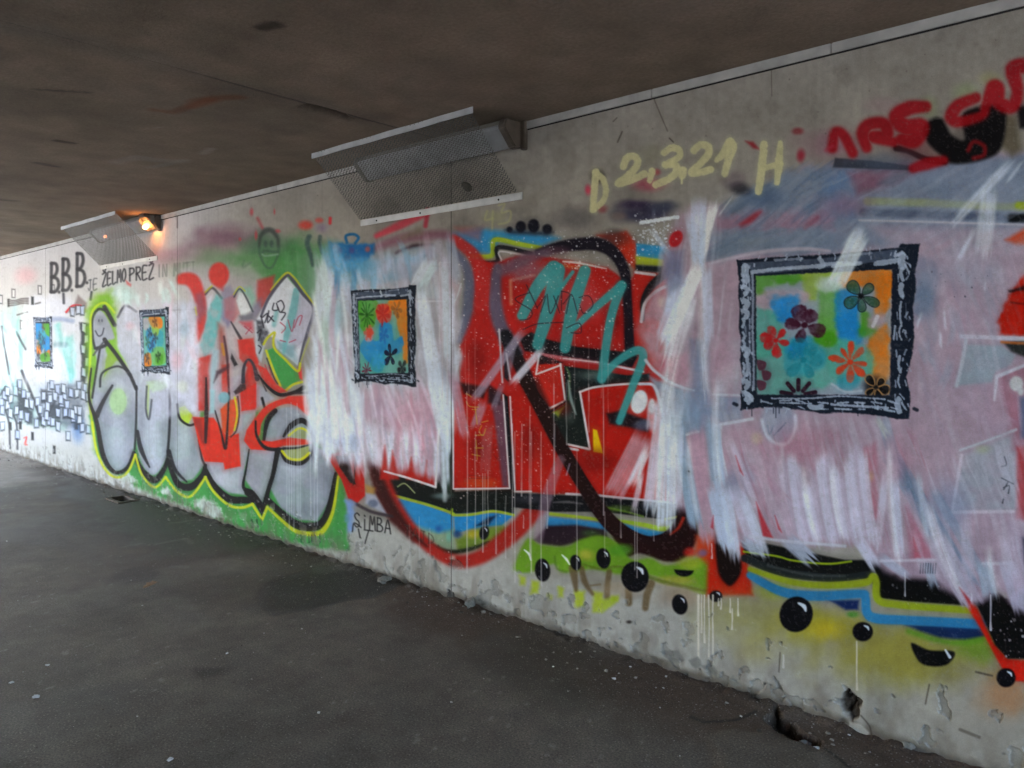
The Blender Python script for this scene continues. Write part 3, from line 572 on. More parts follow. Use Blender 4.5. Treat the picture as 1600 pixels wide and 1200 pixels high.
    s.F(e((680, 112), (730, 80), (850, 78), (880, 200), (860, 215), (790, 150)), (200, 60, 50), .95, 1.5); s.S(e((870, 185), (780, 130), (690, 120), (590, 170), (530, 250), (520, 330)), [4, 5, 9, 11, 12, 10], (202, 54, 42), .96, 1.3)
    s.F(e((510, 220), (450, 310), (432, 380), (480, 440), (580, 445), (700, 415), (890, 405), (890, 375), (740, 358), (620, 385), (545, 378), (515, 320)), (202, 50, 34), .97, 1.3)
    s.S(e((512, 250), (520, 350), (580, 428), (690, 440)), [3, 4, 6, 5], BLK, .95, 1)
    s.S(e((700, 350), (750, 280), (820, 245), (875, 290), (890, 380)), [4, 9, 9, 7, 4], BLK, .96, 1); s.S(e((680, 440), (720, 510), (810, 530), (870, 480), (888, 410)), [5, 8, 8, 8, 5], BLK, .96, 1)
    s.F(e((740, 350), (800, 300), (860, 320), (880, 370), (760, 360)), (140, 148, 110), .95, 1.2); s.F(e((700, 430), (880, 415), (860, 480), (800, 505), (730, 490)), (142, 150, 96), .95, 1.2)
    s.S(e((735, 345), (800, 298), (855, 315), (882, 372)), 3.4, YEL, .95, .9); s.S(e((690, 450), (735, 498), (815, 505), (872, 462)), 4.2, YEL, .95, .9); s.S(e((700, 432), (790, 428), (880, 405)), [4, 3, 2], BLK, .9, 1)
    # red block with drips
    s.F(e((90, 220), (230, 225), (320, 350), (400, 330), (412, 552), (305, 574), (295, 528), (170, 520), (130, 400)), (204, 50, 30), .97, 1.4)
    s.F(e((275, 170), (330, 110), (388, 95), (398, 260), (345, 352), (290, 322)), (200, 78, 40), .95, 1.5); s.S(e((372, 90), (388, 200), (370, 310)), 2.8, YEL, .95, .9); s.S(e((392, 85), (402, 200), (382, 310), (345, 355)), 2, (40, 30, 30), .9, .9)
    s.F(e((408, 60), (515, -10), (518, 162), (416, 182)), (200, 52, 42), .95, 1.3); s.S(e((180, -40), (182, 200), (176, 390)), [3, 7, 5], (42, 28, 32), .92, 1.1); s.S(e((240, 180), (280, 320), (310, 430), (325, 250), (332, 60)), [2, 3, 5, 3, 3], (40, 26, 30), .92, 1)
    s.F(e((90, 225), (150, 230), (165, 400), (150, 390)), (120, 40, 36), .7, 2); s.E(*e((300, 92))[0], 9, 9, (120, 166, 176), a=.9, soft=2); s.F(e((205, 40), (240, 40), (235, 190), (205, 200)), (150, 186, 192), .85, 2)
    for x in (720, 737, 752, 768, 790, 800, 812, 880, 905, 925): s.drip(280 + x / 4.286, 600 + (60 + (x * 7) % 260) / 4.286, 600 + (880 + (x * 13) % 130) / 4.286, 1.1, (200, 204, 214), .5)
    for x in (815, 868, 885, 905, 940): s.S(e((x, 1010), (x + 2, 1060)), 1.6, (40, 44, 60), .7, .8)
    for x in (485, 520): s.S(e((x, 910), (x + 3, 960)), 2.4, (30, 44, 40), .7, 1)
    s.dots(300, 780, 560, 860, 60, .5, 1.4, (206, 208, 206), .7, seed=8)
    # faint faces and red marks above
    k = tK
    for x, y, rx, ry in ((265, 90, 5, 10), (320, 380, 4, 12), (550, 90, 3, 9), (590, 330, 9, 6), (120, 430, 4, 5)): s.haze(*k((x, y))[0], rx, ry, (186, 84, 90), .8)
    s.S(k((340, 170), (400, 290)), 4, (176, 70, 76), .7, 2.5); s.E(*k((940, 255))[0], 11, 7, (206, 76, 66), a=.85, soft=3.5); s.E(*k((1110, 195))[0], 6, 4, (206, 84, 76), a=.8, soft=2.5); s.S(k((1248, 170), (1245, 230)), 5, (206, 60, 66), .9, 1.5)
    s.haze(*k((1150, 290))[0], 17, 14, (138, 122, 150), .7)
    s.S(k((360, 520), (375, 400), (440, 325), (520, 325), (590, 420), (600, 520)), [3, 6, 8, 8, 6, 4], (66, 72, 70), .75, 2.2); s.S(k((360, 520), (370, 630), (440, 770), (520, 780), (590, 640), (605, 520)), 3, (76, 100, 86), .75, 1.8)
    for x in (438, 515): s.E(*k((x, 490))[0], 3, 5.5, (74, 92, 84), a=.8, soft=1.5)
    s.S(k((400, 600), (440, 575), (540, 590), (590, 590)), 4, (74, 96, 84), .7, 1.8); s.S(k((400, 620), (440, 640), (590, 620)), 2.5, (150, 176, 160), .6, 1.5)
    for P, w in ((((985, 400), (960, 480), (1000, 620), (1025, 760)), [8, 8, 7, 4]), (((1120, 400), (1115, 480), (1140, 610)), [6, 6, 2])): s.S(k(P), w, (72, 92, 92), .85, 1.8)
    s.S(k((170, 700), (160, 780), (260, 720)), 3, (90, 110, 96), .5, 2); s.S(k((780, 560), (760, 700)), 6, (80, 120, 86), .5, 3)

def m_mid(s):
    z = tE2
    # ---- red piece, lower edge between the two white washed fields
    s.F(z((110, 415), (180, 400), (330, 400), (340, 655), (292, 700), (240, 670), (200, 560)), RED, 1, 1.5); s.F(z((165, 420), (240, 420), (278, 560), (285, 590), (252, 580), (190, 490)), (40, 24, 22), 1, 1.2); s.S(z((270, 590), (285, 440)), [2, 4], (60, 24, 20), .9, 1)
    s.F(z((335, 430), (420, 430), (520, 720), (660, 930), (620, 930), (480, 800), (400, 660)), (74, 28, 26), .95, 4); s.F(z((340, 590), (400, 610), (390, 650), (345, 640)), (190, 140, 60), .7, 3); s.F(z((345, 640), (400, 650), (470, 770), (340, 700)), (170, 172, 190), .85, 2.5); s.S(z((290, 705), (380, 750), (500, 775)), 5, (60, 50, 56), .85, 1.6)
    s.E(*z((385, 700))[0], 8, 6, (90, 98, 120), a=.7, soft=2)
    s.F(z((225, 680), (275, 700), (270, 850), (235, 870)), (120, 150, 205), .8, 4, n=4)
    # red block under the wash and black bands
    s.F(z((430, 300), (770, 260), (755, 605), (450, 515)), RED, 1, 1.5); s.F(z((420, 470), (490, 520), (440, 520)), (210, 90, 40), .9, 2)
    s.F(z((450, 512), (755, 608), (775, 260), (850, 220), (865, 630), (1210, 612), (1210, 770), (1090, 745), (860, 765), (700, 705), (490, 650)), (24, 28, 26), 1, 1.6)
    s.F(z((790, 300), (850, 280), (852, 640), (800, 640)), (52, 74, 62), .7, 5); s.S(z((450, 510), (600, 553), (752, 604), (772, 262)), 3, (220, 215, 215), .95, .8, sm=False)
    s.S(z((530, 602), (572, 584), (630, 638)), 1.8, (190, 196, 140), .85, .8); s.haze(*z((790, 655))[0], 26, 9, (150, 170, 170), .6)
    s.F(z((500, 660), (700, 712), (850, 765), (855, 880), (760, 885), (640, 850), (560, 770)), BLUE, 1, 1.8); s.F(z((860, 775), (1090, 755), (1210, 770), (1140, 830), (1020, 840), (940, 856), (866, 880)), (48, 132, 186), 1, 1.8)
    s.F(z((620, 830), (770, 872), (856, 855), (860, 975), (780, 970), (700, 920)), (140, 158, 132), 1, 5); s.haze(*z((830, 900))[0], 9, 14, (120, 180, 160), .8); s.haze(*z((770, 850))[0], 10, 10, (50, 100, 160), .9)
    s.F(z((870, 910), (1000, 850), (1150, 830), (1200, 850), (1060, 945), (960, 970), (880, 985)), (116, 136, 56), 1, 4); s.haze(*z((970, 880))[0], 18, 12, (176, 160, 50), .9); s.haze(*z((880, 880))[0], 11, 10, (40, 70, 110), .8)
    s.F(z((990, 830), (1060, 780), (1110, 770), (1060, 830)), (20, 30, 46), .9, 3)
    s.S(z((500, 652), (700, 706), (850, 757), (860, 768), (960, 766), (1090, 746), (1210, 768)), 4, LIME, 1, 1)
    s.S(z((640, 870), (760, 960), (860, 985), (980, 960), (1060, 925)), [3, 7, 8, 6, 3], (34, 40, 28), .95, 2.5); s.S(z((845, 760), (848, 735)), 4, LIME, .9, 1)
    # the big red arc sweeping below
    s.S(z((420, 450), (470, 600), (540, 740), (640, 880), (760, 990), (880, 1038), (1000, 1020), (1110, 950), (1230, 850), (1330, 740), (1420, 640)), [16, 16, 16, 17, 18, 20, 22, 26, 28, 28, 22], (164, 40, 32), .95, 4.2)
    s.S(z((400, 480), (450, 620), (520, 750), (620, 880), (700, 950)), [14, 14, 12, 8, 3], (52, 22, 22), .85, 4.5); s.haze(*z((850, 1020))[0], 9, 7, (190, 180, 168), .8)
    ball(s, *z((1037, 872))[0], 7.5, 11, .2, lab='small black droplet low beside the wall joint')
    # lettering
    p = part('painted_lettering', 'thin black name tag low on the wall below the framed picture')
    K = (44, 42, 44)
    a, b = z((275, 835), (500, 880)); text(s, 'SiMBA', *a, *b, 22, 20, 2.1, K, .92, part=p, soft=.8)
    a, b = z((570, 890), (800, 960)); text(s, 'TAJD.', *a, *b, 18, 14, 1.8, (70, 60, 56), .6, soft=.8)
    for P in (((265, 865), (275, 815), (315, 840)), ((300, 850), (310, 900)), ((335, 855), (385, 862)), ((360, 860), (338, 935))): s.S(z(P), 2.1, K, .92, .8, part=p)

def m_red(s):
    f = tF1; g = tF2
    dk = lambda pts, al=.55: [s.haze(x, y, rx, ry, (110, 24, 22), al) for x, y, rx, ry in pts]
    # upper rim: blue, lime, black
    s.haze(770, 338, 34, 16, (150, 148, 120), .5); s.haze(900, 340, 60, 30, (70, 66, 72), .45); s.haze(1000, 335, 70, 22, (48, 48, 72), .8)
    s.F(f((110, 100), (290, 66), (350, 78), (480, 86), (700, 105), (780, 130), (640, 190), (400, 150), (360, 230), (240, 222), (170, 150)), (62, 146, 196), .95, 5); s.F(f((120, 60), (300, 60), (280, 150), (160, 110)), (176, 84, 84), .5, 5)
    for x, y, rx, ry in ((465, 75, 5, 5), (535, 58, 8.5, 9.5), (615, 52, 9.5, 11), (700, 72, 8, 8)): s.E(*f((x, y))[0], rx, ry, (32, 32, 42), soft=2)
    s.F(f((440, 80), (740, 90), (700, 112), (480, 100)), (36, 46, 62), .8, 4)
    s.S(f((225, 240), (352, 238), (372, 140), (520, 165), (660, 190)), [7, 8, 8, 8, 7], (168, 188, 62), .97, 1.3); s.S(f((240, 280), (385, 275), (395, 185), (600, 225)), 7, (38, 38, 44), .95, 1.3); s.S(f((415, 265), (405, 212), (560, 238)), 2.6, (210, 206, 206), .9, .9)
    # red ground
    s.F([(718, 650), (718, 540), (738, 478), (738, 405), (775, 410), (805, 400), (842, 398), (884, 406), (950, 418), (980, 440), (1000, 424), (1050, 432), (1060, 560), (1060, 650)], (178, 44, 40), 1, 2.5, n=1)
    s.F(f((1010, 110), (1195, 85), (1260, 160), (1262, 340), (1180, 260), (1100, 160)), (192, 62, 42), 1, 3.5); s.F(f((1240, 330), (1440, 350), (1440, 900), (1240, 900)), (186, 50, 42), 1, 2)
    s.F(f((1255, 160), (1440, 180), (1440, 270), (1258, 245)), (64, 146, 190), 1, 2); s.F(f((1252, 240), (1430, 262), (1425, 308), (1256, 296)), (170, 182, 60), 1, 2.5); s.F(f((1250, 294), (1430, 305), (1420, 345), (1250, 335)), (36, 40, 44), 1, 2.5); s.S(f((1252, 342), (1372, 358)), 4.5, (214, 206, 208), .95, 1)
    s.haze(960, 372, 40, 20, (60, 58, 60), .6)
    # pinkish haze inside the loop
    s.haze(*f((900, 520))[0], 60, 46, (192, 96, 100), .6); s.haze(*f((560, 330))[0], 50, 26, (150, 100, 112), .85)
    s.S(f((470, 395), (475, 540)), 5, (206, 150, 120), .7, 2); s.S(f((480, 390), (620, 360)), 4, (196, 150, 140), .6, 2); s.S(f((800, 275), (900, 285), (1070, 320)), [2.5, 4, 1.5], (224, 212, 206), .95, 1); s.S(f((810, 300), (960, 320)), 6, (200, 110, 60), .7, 3)
    # grey bars
    s.S(f((100, 190), (200, 320), (215, 480), (190, 640), (150, 770)), [10, 16, 20, 16, 8], (100, 104, 126), .9, 4); s.S(f((390, 310), (370, 450), (390, 620), (440, 740), (520, 840)), [14, 22, 22, 22, 16], (98, 98, 118), .92, 4)
    s.S(f((440, 740), (560, 980), (680, 1200)), [20, 22, 20], (30, 26, 32), .95, 2.5); s.S(f((400, 700), (420, 1030)), 3, (214, 206, 212), .9, .9); s.F(f((425, 720), (470, 760), (460, 1030), (430, 1000)), (40, 38, 46), .95, 1.5)
    s.S(f((445, 850), (470, 1010)), 3, (206, 200, 206), .9, .9)
    # black loop
    s.S(f((640, 215), (760, 185), (870, 170), (1000, 165), (1110, 215), (1180, 330), (1200, 500), (1215, 830)), [10, 16, 20, 21, 20, 17, 15, 16], (34, 30, 40), .97, 2.2); s.S(f((420, 330), (560, 260), (700, 215)), [18, 20, 14], (112, 92, 108), .8, 5)
    s.haze(*f((760, 210))[0], 30, 12, (110, 76, 88), .6)
    # hook on the right
    s.S(f((1300, 640), (1300, 530), (1350, 430), (1440, 350)), [4, 10, 13, 14], (34, 36, 40), .97, 1.6); s.S(f((1288, 650), (1310, 540), (1370, 470), (1440, 430)), 5, (222, 216, 216), .97, 1); s.haze(*f((1412, 530))[0], 12, 14, (216, 150, 70), .95)
    # black bar and panel
    s.F(f((525, 760), (600, 715), (700, 760), (890, 808), (1200, 840), (1270, 862), (1230, 940), (880, 885), (680, 855), (560, 835)), (30, 26, 32), .97, 1.8)
    s.F(f((650, 850), (640, 975), (800, 905)), (36, 28, 34), 1, 1.3, mot=.3, ms=6); s.S(f((650, 850), (800, 880), (1000, 905), (1300, 962)), [4, 7, 6, 4], (196, 118, 126), .9, 1.4, mot=.4, ms=4); s.S(f((800, 880), (1020, 905)), 2, (236, 228, 228), .8, .8); s.S(f((1060, 915), (1300, 964)), 3, (222, 214, 220), .95, .9)
    s.F(f((600, 920), (780, 912), (815, 1150), (720, 1195), (640, 1090)), (190, 50, 40), 1, 1.5); s.F(f((805, 925), (1200, 985), (1340, 975), (1340, 1045), (1100, 1062), (905, 1098), (905, 1210), (830, 1210), (815, 1150)), (32, 38, 40), 1, 1.6)
    s.haze(*f((1000, 985))[0], 44, 14, (96, 112, 108), .8)
    for P, w in ((((650, 855), (630, 980), (785, 922)), 2.8), (((782, 915), (812, 1145), (716, 1192)), 3), (((905, 1230), (905, 1096), (1100, 1062), (1380, 1040)), 3.4)): s.S(f(P), w, (226, 220, 220), .95, .8, sm=False)
    s.S(f((830, 1140), (840, 1000), (820, 940)), 3, (110, 140, 90), .7, 1.4)
    # lower half: red blocks
    s.F(g((115, -20), (440, 60), (465, 652), (112, 657)), RED, 1, 1.4); s.haze(*g((280, 620))[0], 45, 14, (206, 84, 32), .7); s.F(g((150, -10), (330, 20), (300, 90), (180, 60)), (44, 26, 30), .85, 3)
    s.F(g((455, 60), (600, -10), (760, 330), (960, 420), (900, 50), (1100, 0), (1400, -20), (1420, 300), (1545, 745), (820, 690), (497, 672)), RED, 1, 1.4); s.F(g((425, 60), (455, 80), (498, 672), (465, 652)), BLK, 1, 1.2)
    s.F(g((340, 40), (440, 110), (460, 650), (420, 640), (380, 300)), (98, 84, 104), .8, 3); s.F(g((330, 0), (420, 60), (400, 130), (330, 120)), (44, 30, 38), .85, 3)
    s.F(g((600, 0), (640, -40), (760, 230), (800, 375), (760, 400)), (40, 28, 30), .6, 4)
    s.F(g((720, 190), (830, 110), (905, 40), (968, 400), (810, 375)), (34, 40, 38), 1, 1.5); s.haze(*g((840, 200))[0], 16, 20, (78, 86, 82), .7); s.F(g((735, 178), (815, 135), (770, 205)), (150, 180, 70), .9, 2); s.S(g((825, -10), (822, 105), (720, 175)), 3, (30, 30, 34), .9, 1, sm=False)
    s.S(g((830, -20), (850, 100), (880, 190)), [2, 5, 1.5], (170, 190, 186), .75, 1.5)
    for P, w in ((((905, 50), (966, 408), (830, 378)), 3.4), (((830, 402), (890, 412)), 4), (((112, 60), (113, 656), (465, 652), (425, 70)), 2.4), (((468, 80), (498, 672), (600, 672)), 2.4), (((820, 688), (1000, 696), (1540, 750)), 4.2)): s.S(g(P), w, (224, 216, 218), .95, .8, sm=False)
    s.S(g((905, 50), (1000, 20), (1200, 0), (1350, 0)), 3.4, (226, 220, 220), .95, .8)
    s.F(g((985, 280), (1012, 288), (1050, 435), (988, 425)), (222, 184, 26), 1, 1.3)
    s.F(g((1070, 185), (1160, 165), (1340, 230), (1330, 300), (1200, 270), (1090, 250)), (34, 30, 36), .95, 3); s.haze(*g((1300, 260))[0], 22, 14, (96, 104, 126), .8)
    dk([(745, 560, 24, 50), (930, 720, 50, 34), (1000, 700, 30, 40), (830, 690, 26, 50), (960, 500, 26, 40), (1020, 480, 16, 40), (750, 700, 30, 30), (880, 640, 20, 20)])
    # bottom bands
    s.F(g((488, 680), (820, 695), (1000, 703), (1540, 755), (1545, 880), (1440, 850), (1060, 800), (740, 800), (470, 770)), (26, 26, 30), 1, 1.6); s.haze(*g((600, 720))[0], 44, 12, (70, 70, 80), .6); s.S(g((740, 740), (830, 738), (920, 750)), [1.5, 4, 1.5], (120, 116, 118), .7, 1.5)
    s.haze(*g((1150, 780))[0], 40, 9, (70, 86, 44), .9); s.S(g((1060, 770), (1200, 800), (1300, 830)), 3, (110, 140, 50), .8, 1.4)
    s.F(g((700, 830), (900, 850), (1060, 870), (1080, 920), (900, 890), (690, 900)), BLUE, 1, 2.5); s.S(g((720, 812), (900, 832), (1040, 850)), 5, LIME, .97, 1.2)
    s.F(g((1140, 860), (1300, 905), (1480, 930), (1440, 972), (1350, 978), (1220, 940)), BLUE, 1, 2); s.S(g((1090, 845), (1300, 880), (1420, 905), (1500, 880), (1535, 835)), [4, 7, 8, 6, 4], (160, 186, 56), .97, 1.3); s.S(g((1440, 845), (1535, 828)), 4, (180, 180, 50), .9, 1)
    s.F(g((610, 980), (700, 885), (880, 880), (1060, 910), (1080, 960), (960, 975), (780, 1018), (650, 1000)), (44, 30, 40), .97, 3)
    s.haze(*g((960, 930))[0], 24, 10, (60, 80, 50), .8)
    # black diagonal and hook at the foot
    s.S(g((560, -20), (640, 120), (740, 310), (830, 470), (920, 620), (1030, 790), (1130, 900), (1240, 960), (1340, 990), (1450, 970), (1530, 900), (1580, 790)), [18, 20, 21, 22, 22, 24, 26, 20, 20, 24, 28, 24], (38, 18, 20), .98, 1.6)
    s.F(g((1000, 770), (1110, 850), (1230, 950), (1350, 1000), (1460, 980), (1600, 860), (1640, 960), (1560, 1090), (1440, 1110), (1280, 1060), (1180, 1075), (1080, 900)), (40, 18, 20), .98, 2.5, sm=True)
    s.S(g((1550, 840), (1520, 900), (1470, 940)), [5, 4, 2], (190, 60, 40), .8, 2); s.haze(*g((1590, 1050))[0], 14, 12, (190, 50, 40), .8)
    # purple veil on the diagonal
    s.S(g((785, 470), (700, 700), (640, 990)), [14, 18, 14], (170, 142, 160), .5, 2.5); s.S(g((840, 500), (820, 570)), 2, (190, 180, 196), .7, 1)

def m_green(s):
    l = tL1
    s.F(l((90, 240), (165, 85), (250, 118), (400, 128), (480, 88), (600, 62), (700, 105), (790, 205), (900, 198), (1000, 240), (1200, 195), (1250, 200), (1240, 410), (1100, 372), (950, 315), (850, 295), (700, 295), (560, 265), (380, 285), (320, 235), (180, 285), (110, 280)), (112, 152, 44), .97, 3, sm=True)
    s.haze(*l((520, 180))[0], 24, 16, (176, 168, 70), .8); s.haze(*l((720, 150))[0], 30, 14, (88, 146, 46), .8); s.haze(*l((1130, 230))[0], 32, 16, (160, 166, 56), .7); s.haze(*l((1050, 330))[0], 44, 12, (166, 158, 72), .8)
    s.S(l((500, 235), (600, 262), (720, 250), (860, 300), (1000, 345), (1230, 395)), [2, 4, 3, 6, 6, 4], (92, 106, 36), .75, 2); s.S(l((330, 190), (345, 260), (400, 280)), 3, (80, 110, 40), .6, 2)
    for x, y, w, h in ((140, 330, 40, 60), (215, 370, 50, 80), (370, 400, 34, 60), (300, 430, 18, 30), (480, 440, 56, 100), (590, 460, 60, 120), (690, 440, 40, 30)): s.F(l((x - w / 2, y - h / 2), (x + w / 2, y - h / 2 + 8), (x + w / 3, y + h / 2), (x - w / 2, y + h / 2)), (170, 186, 46), .85, 3.5, n=2)
    for P, w in ((((440, 260), (450, 330), (458, 390)), [14, 10, 6]), (((490, 260), (510, 340), (556, 412)), [9, 9, 5]), (((655, 280), (645, 360), (642, 430)), [9, 9, 9]), (((770, 390), (772, 465)), 11), (((905, 350), (880, 420), (870, 495)), [12, 12, 10]), (((545, 362), (600, 355)), 2)): s.S(l(P), w, (102, 84, 58), .8, 2)
    s.haze(*l((700, 380))[0], 60, 20, (176, 150, 120), .4); s.haze(*l((1100, 430))[0], 60, 30, (176, 148, 122), .5)
    s.F(l((600, 450), (710, 420), (690, 470), (620, 520)), (166, 186, 50), .8, 3)
    # black gap, red block and droplet on it
    g = tG3
    s.F(g((330, 740), (440, 720), (470, 850), (390, 900), (320, 840)), (200, 70, 36), .9, 5); s.haze(*g((370, 840))[0], 12, 9, (110, 110, 160), .7)
    s.F(g((400, 850), (440, 720), (600, 690), (665, 1090), (390, 1090)), (184, 46, 26), .98, 4); s.F(g((440, 730), (500, 720), (585, 860), (590, 960), (540, 1030), (500, 1020), (455, 940)), (28, 18, 18), .98, 3, sm=True)
    s.haze(*g((780, 1060))[0], 50, 24, (150, 160, 54), .8)
    # lower rim on the right: lime, blue, dark
    s.haze(1270, 975, 130, 46, (160, 152, 50), .85); s.haze(1420, 1020, 240, 84, (146, 138, 62), .85); s.haze(1180, 960, 140, 60, (150, 146, 80), .5); s.haze(1540, 1010, 90, 40, (104, 138, 44), .75); s.haze(1570, 1085, 70, 60, (166, 106, 60), .55)
    s.haze(1290, 985, 40, 26, (186, 166, 44), .7); s.haze(1130, 985, 90, 40, (166, 158, 100), .4); s.haze(1180, 1010, 60, 50, (160, 150, 84), .5)
    s.F(g((560, 700), (620, 740), (720, 780), (1200, 880), (1320, 880), (1500, 900), (1500, 1010), (1200, 985), (1000, 985), (800, 945), (620, 850)), (26, 26, 26), 1, 2)
    k = tL2
    s.F(k((640, 10), (700, -60), (1400, -60), (1420, 200), (1260, 250), (900, 225), (728, 205)), (16, 15, 17), 1, 1.5)
    s.S([(1162, 862), (1213, 869), (1240, 876), (1293, 881), (1330, 877)], 3, (150, 172, 40), .95, 1); s.S([(1163, 872), (1213, 892), (1262, 900), (1313, 904), (1361, 896)], [12, 14, 14, 13, 10], (40, 44, 46), .97, 1.6); s.S([(1200, 884), (1262, 898), (1320, 900)], 4, (86, 90, 88), .6, 2)
    s.F(k((880, 360), (1300, 350), (1360, 430), (1230, 452), (1080, 440), (960, 400)), (26, 44, 84), .95, 4); s.F(k((430, 215), (610, 215), (605, 275), (530, 275)), (24, 40, 84), .95, 3); s.haze(*k((570, 300))[0], 16, 8, (70, 136, 50), .8)
    s.S(k((900, 400), (1080, 455), (1230, 465), (1400, 430)), 8, (96, 146, 40), .8, 4)
    s.S(k((-30, 70), (150, 165), (350, 192), (610, 180), (645, 200), (655, 290), (715, 325), (900, 335), (1330, 358)), [12, 15, 16, 14, 14, 15, 16, 15, 16], (56, 126, 168), .98, 2)
    s.S(k((-30, 35), (200, 108), (400, 130), (640, 115), (690, 75), (708, 110), (722, 215), (850, 245), (1280, 278)), [8, 10, 11, 12, 10, 12, 12, 12, 11], (146, 158, 44), .98, 1.8)
    s.F(k((1190, 120), (1250, 190), (1300, 260), (1400, 470), (1480, 560), (1600, 570), (1600, 700), (1520, 690), (1440, 610), (1340, 420), (1250, 270)), (196, 40, 26), .97, 2.5)
    s.F(k((1270, 190), (1390, 140), (1460, 200), (1640, 260), (1640, 560), (1480, 560), (1405, 480), (1340, 330)), (20, 15, 17), 1, 2)
    s.dots(*k((1390, 270))[0], *k((1575, 560))[0], 26, .6, 2.6, (206, 200, 206), .8, seed=4); s.dots(*k((740, 100))[0], *k((1240, 240))[0], 14, .6, 2, (190, 190, 200), .7, seed=14)
    P = [((258, 270), 12, 18, -.12, 'tall black droplet under the pale green arc'), ((455, 225), 8.5, 12, -.2, 'smallest black droplet among the green'), ((620, 200), 11, 16, -.15, 'black droplet on the crest of the green band'), ((808, 310), 21.5, 24, -.2, 'largest round black droplet below the green band'), ((1075, 475), 12, 16, -.25, 'black droplet alone on bare concrete below the hook')]
    for (x, y), rx, ry, r, lb in P: ball(s, *l((x, y))[0], rx, ry, r, lab=lb)
    ball(s, *l((1100, 270))[0], 15, 10, .05, half=True, hl=None, lab='half cut black droplet under the dark hook'); ball(s, *l((1290, 425))[0], 10, 9, lab='droplet at the foot of the red block', a=.9)
    ball(s, 1244, 960, 26, 28, .3, lab='biggest black droplet under the blue stripe'); ball(s, 1348, 987, 16, 15, .2, lab='round black droplet below the step in the blue stripe')
    s.F(k((915, 470), (1020, 510), (1165, 520), (1130, 590), (1040, 605), (960, 575)), (18, 16, 20), .98, 1.8, sm=True, part=part('painted_droplet', 'half moon black droplet above the stained concrete')); s.S(k((1115, 510), (1140, 550)), [3, 5], (224, 228, 236), .95, .9)
    ball(s, 1572, 1059, 15, 15, lab='dark droplet at the tip of the red wedge')
    for P in (((150, 150), (178, 175), (188, 210)), ((375, 180), (400, 205), (418, 235))): s.S(l(P), [2, 4, 2], (226, 232, 230), .95, .9)
    # cream runs
    for x, y1, w in ((1185, 905, 4.5), (1222, 700, 2), (1248, 800, 2), (1272, 915, 2.4), (1205, 640, 2)): s.drip(780 + x / 3.81, 820 + 420 / 3.81, 820 + y1 / 3.81, w, (214, 208, 196), .9)
    for x, y0, y1 in ((1305, 440, 480), (1322, 440, 500), (1375, 440, 520), (1387, 500, 620), (1422, 440, 540)): s.drip(780 + x / 3.81, 820 + y0 / 3.81, 820 + y1 / 3.81, 2, (214, 208, 196), .85)
    s.drip(1180 + 595 / 3.75, 880 + 460 / 3.75, 880 + 740 / 3.75, 2.4, (206, 198, 182), .85); s.drip(1180 + 165 / 3.75, 880 + 540 / 3.75, 880 + 610 / 3.75, 2.4, (200, 196, 190), .85)
def m_veil(s):
    z = tB
    s.F(z((140, 330), (190, 270), (330, 250), (500, 280), (520, 480), (500, 760), (390, 640), (300, 600), (220, 560), (160, 470)), (200, 200, 212), .62, 6, n=6, mot=.35, ms=26)
    strokes(s, z([(150, 300), (500, 280), (510, 700), (390, 660), (230, 560)]), 34, 84, 22, 24, 60, 6, 12, [(206, 206, 218), (192, 188, 204), (204, 184, 196), (182, 192, 206), (196, 204, 204)], .6, 61, rag=8)
    for x, y, rx, ry, c in ((210, 370, 12, 12, (206, 170, 182)), (420, 520, 16, 26, (206, 164, 176)), (450, 380, 12, 20, (150, 170, 190)), (440, 640, 14, 14, (200, 206, 190)), (340, 640, 16, 12, (178, 196, 180))): s.haze(*z((x, y))[0], rx, ry, c, .6)
    strokes(s, z([(150, 230), (420, 180), (420, 250), (160, 290)]), 14, 80, 14, 14, 30, 6, 10, [(206, 214, 212), (186, 206, 204)], .7, 62, rag=7)
    z = tA2
    strokes(s, z([(0, 420), (140, 420), (140, 760), (0, 800)]), 26, 82, 16, 24, 60, 4, 8, [(206, 216, 220), (130, 190, 184), (214, 214, 220), (160, 190, 196)], .7, 63, rag=7)
    strokes(s, z([(160, 420), (440, 420), (430, 760), (170, 760)]), 16, 84, 14, 20, 50, 5, 9, [(212, 214, 224), (196, 204, 218), (206, 200, 214)], .5, 64, rag=7)
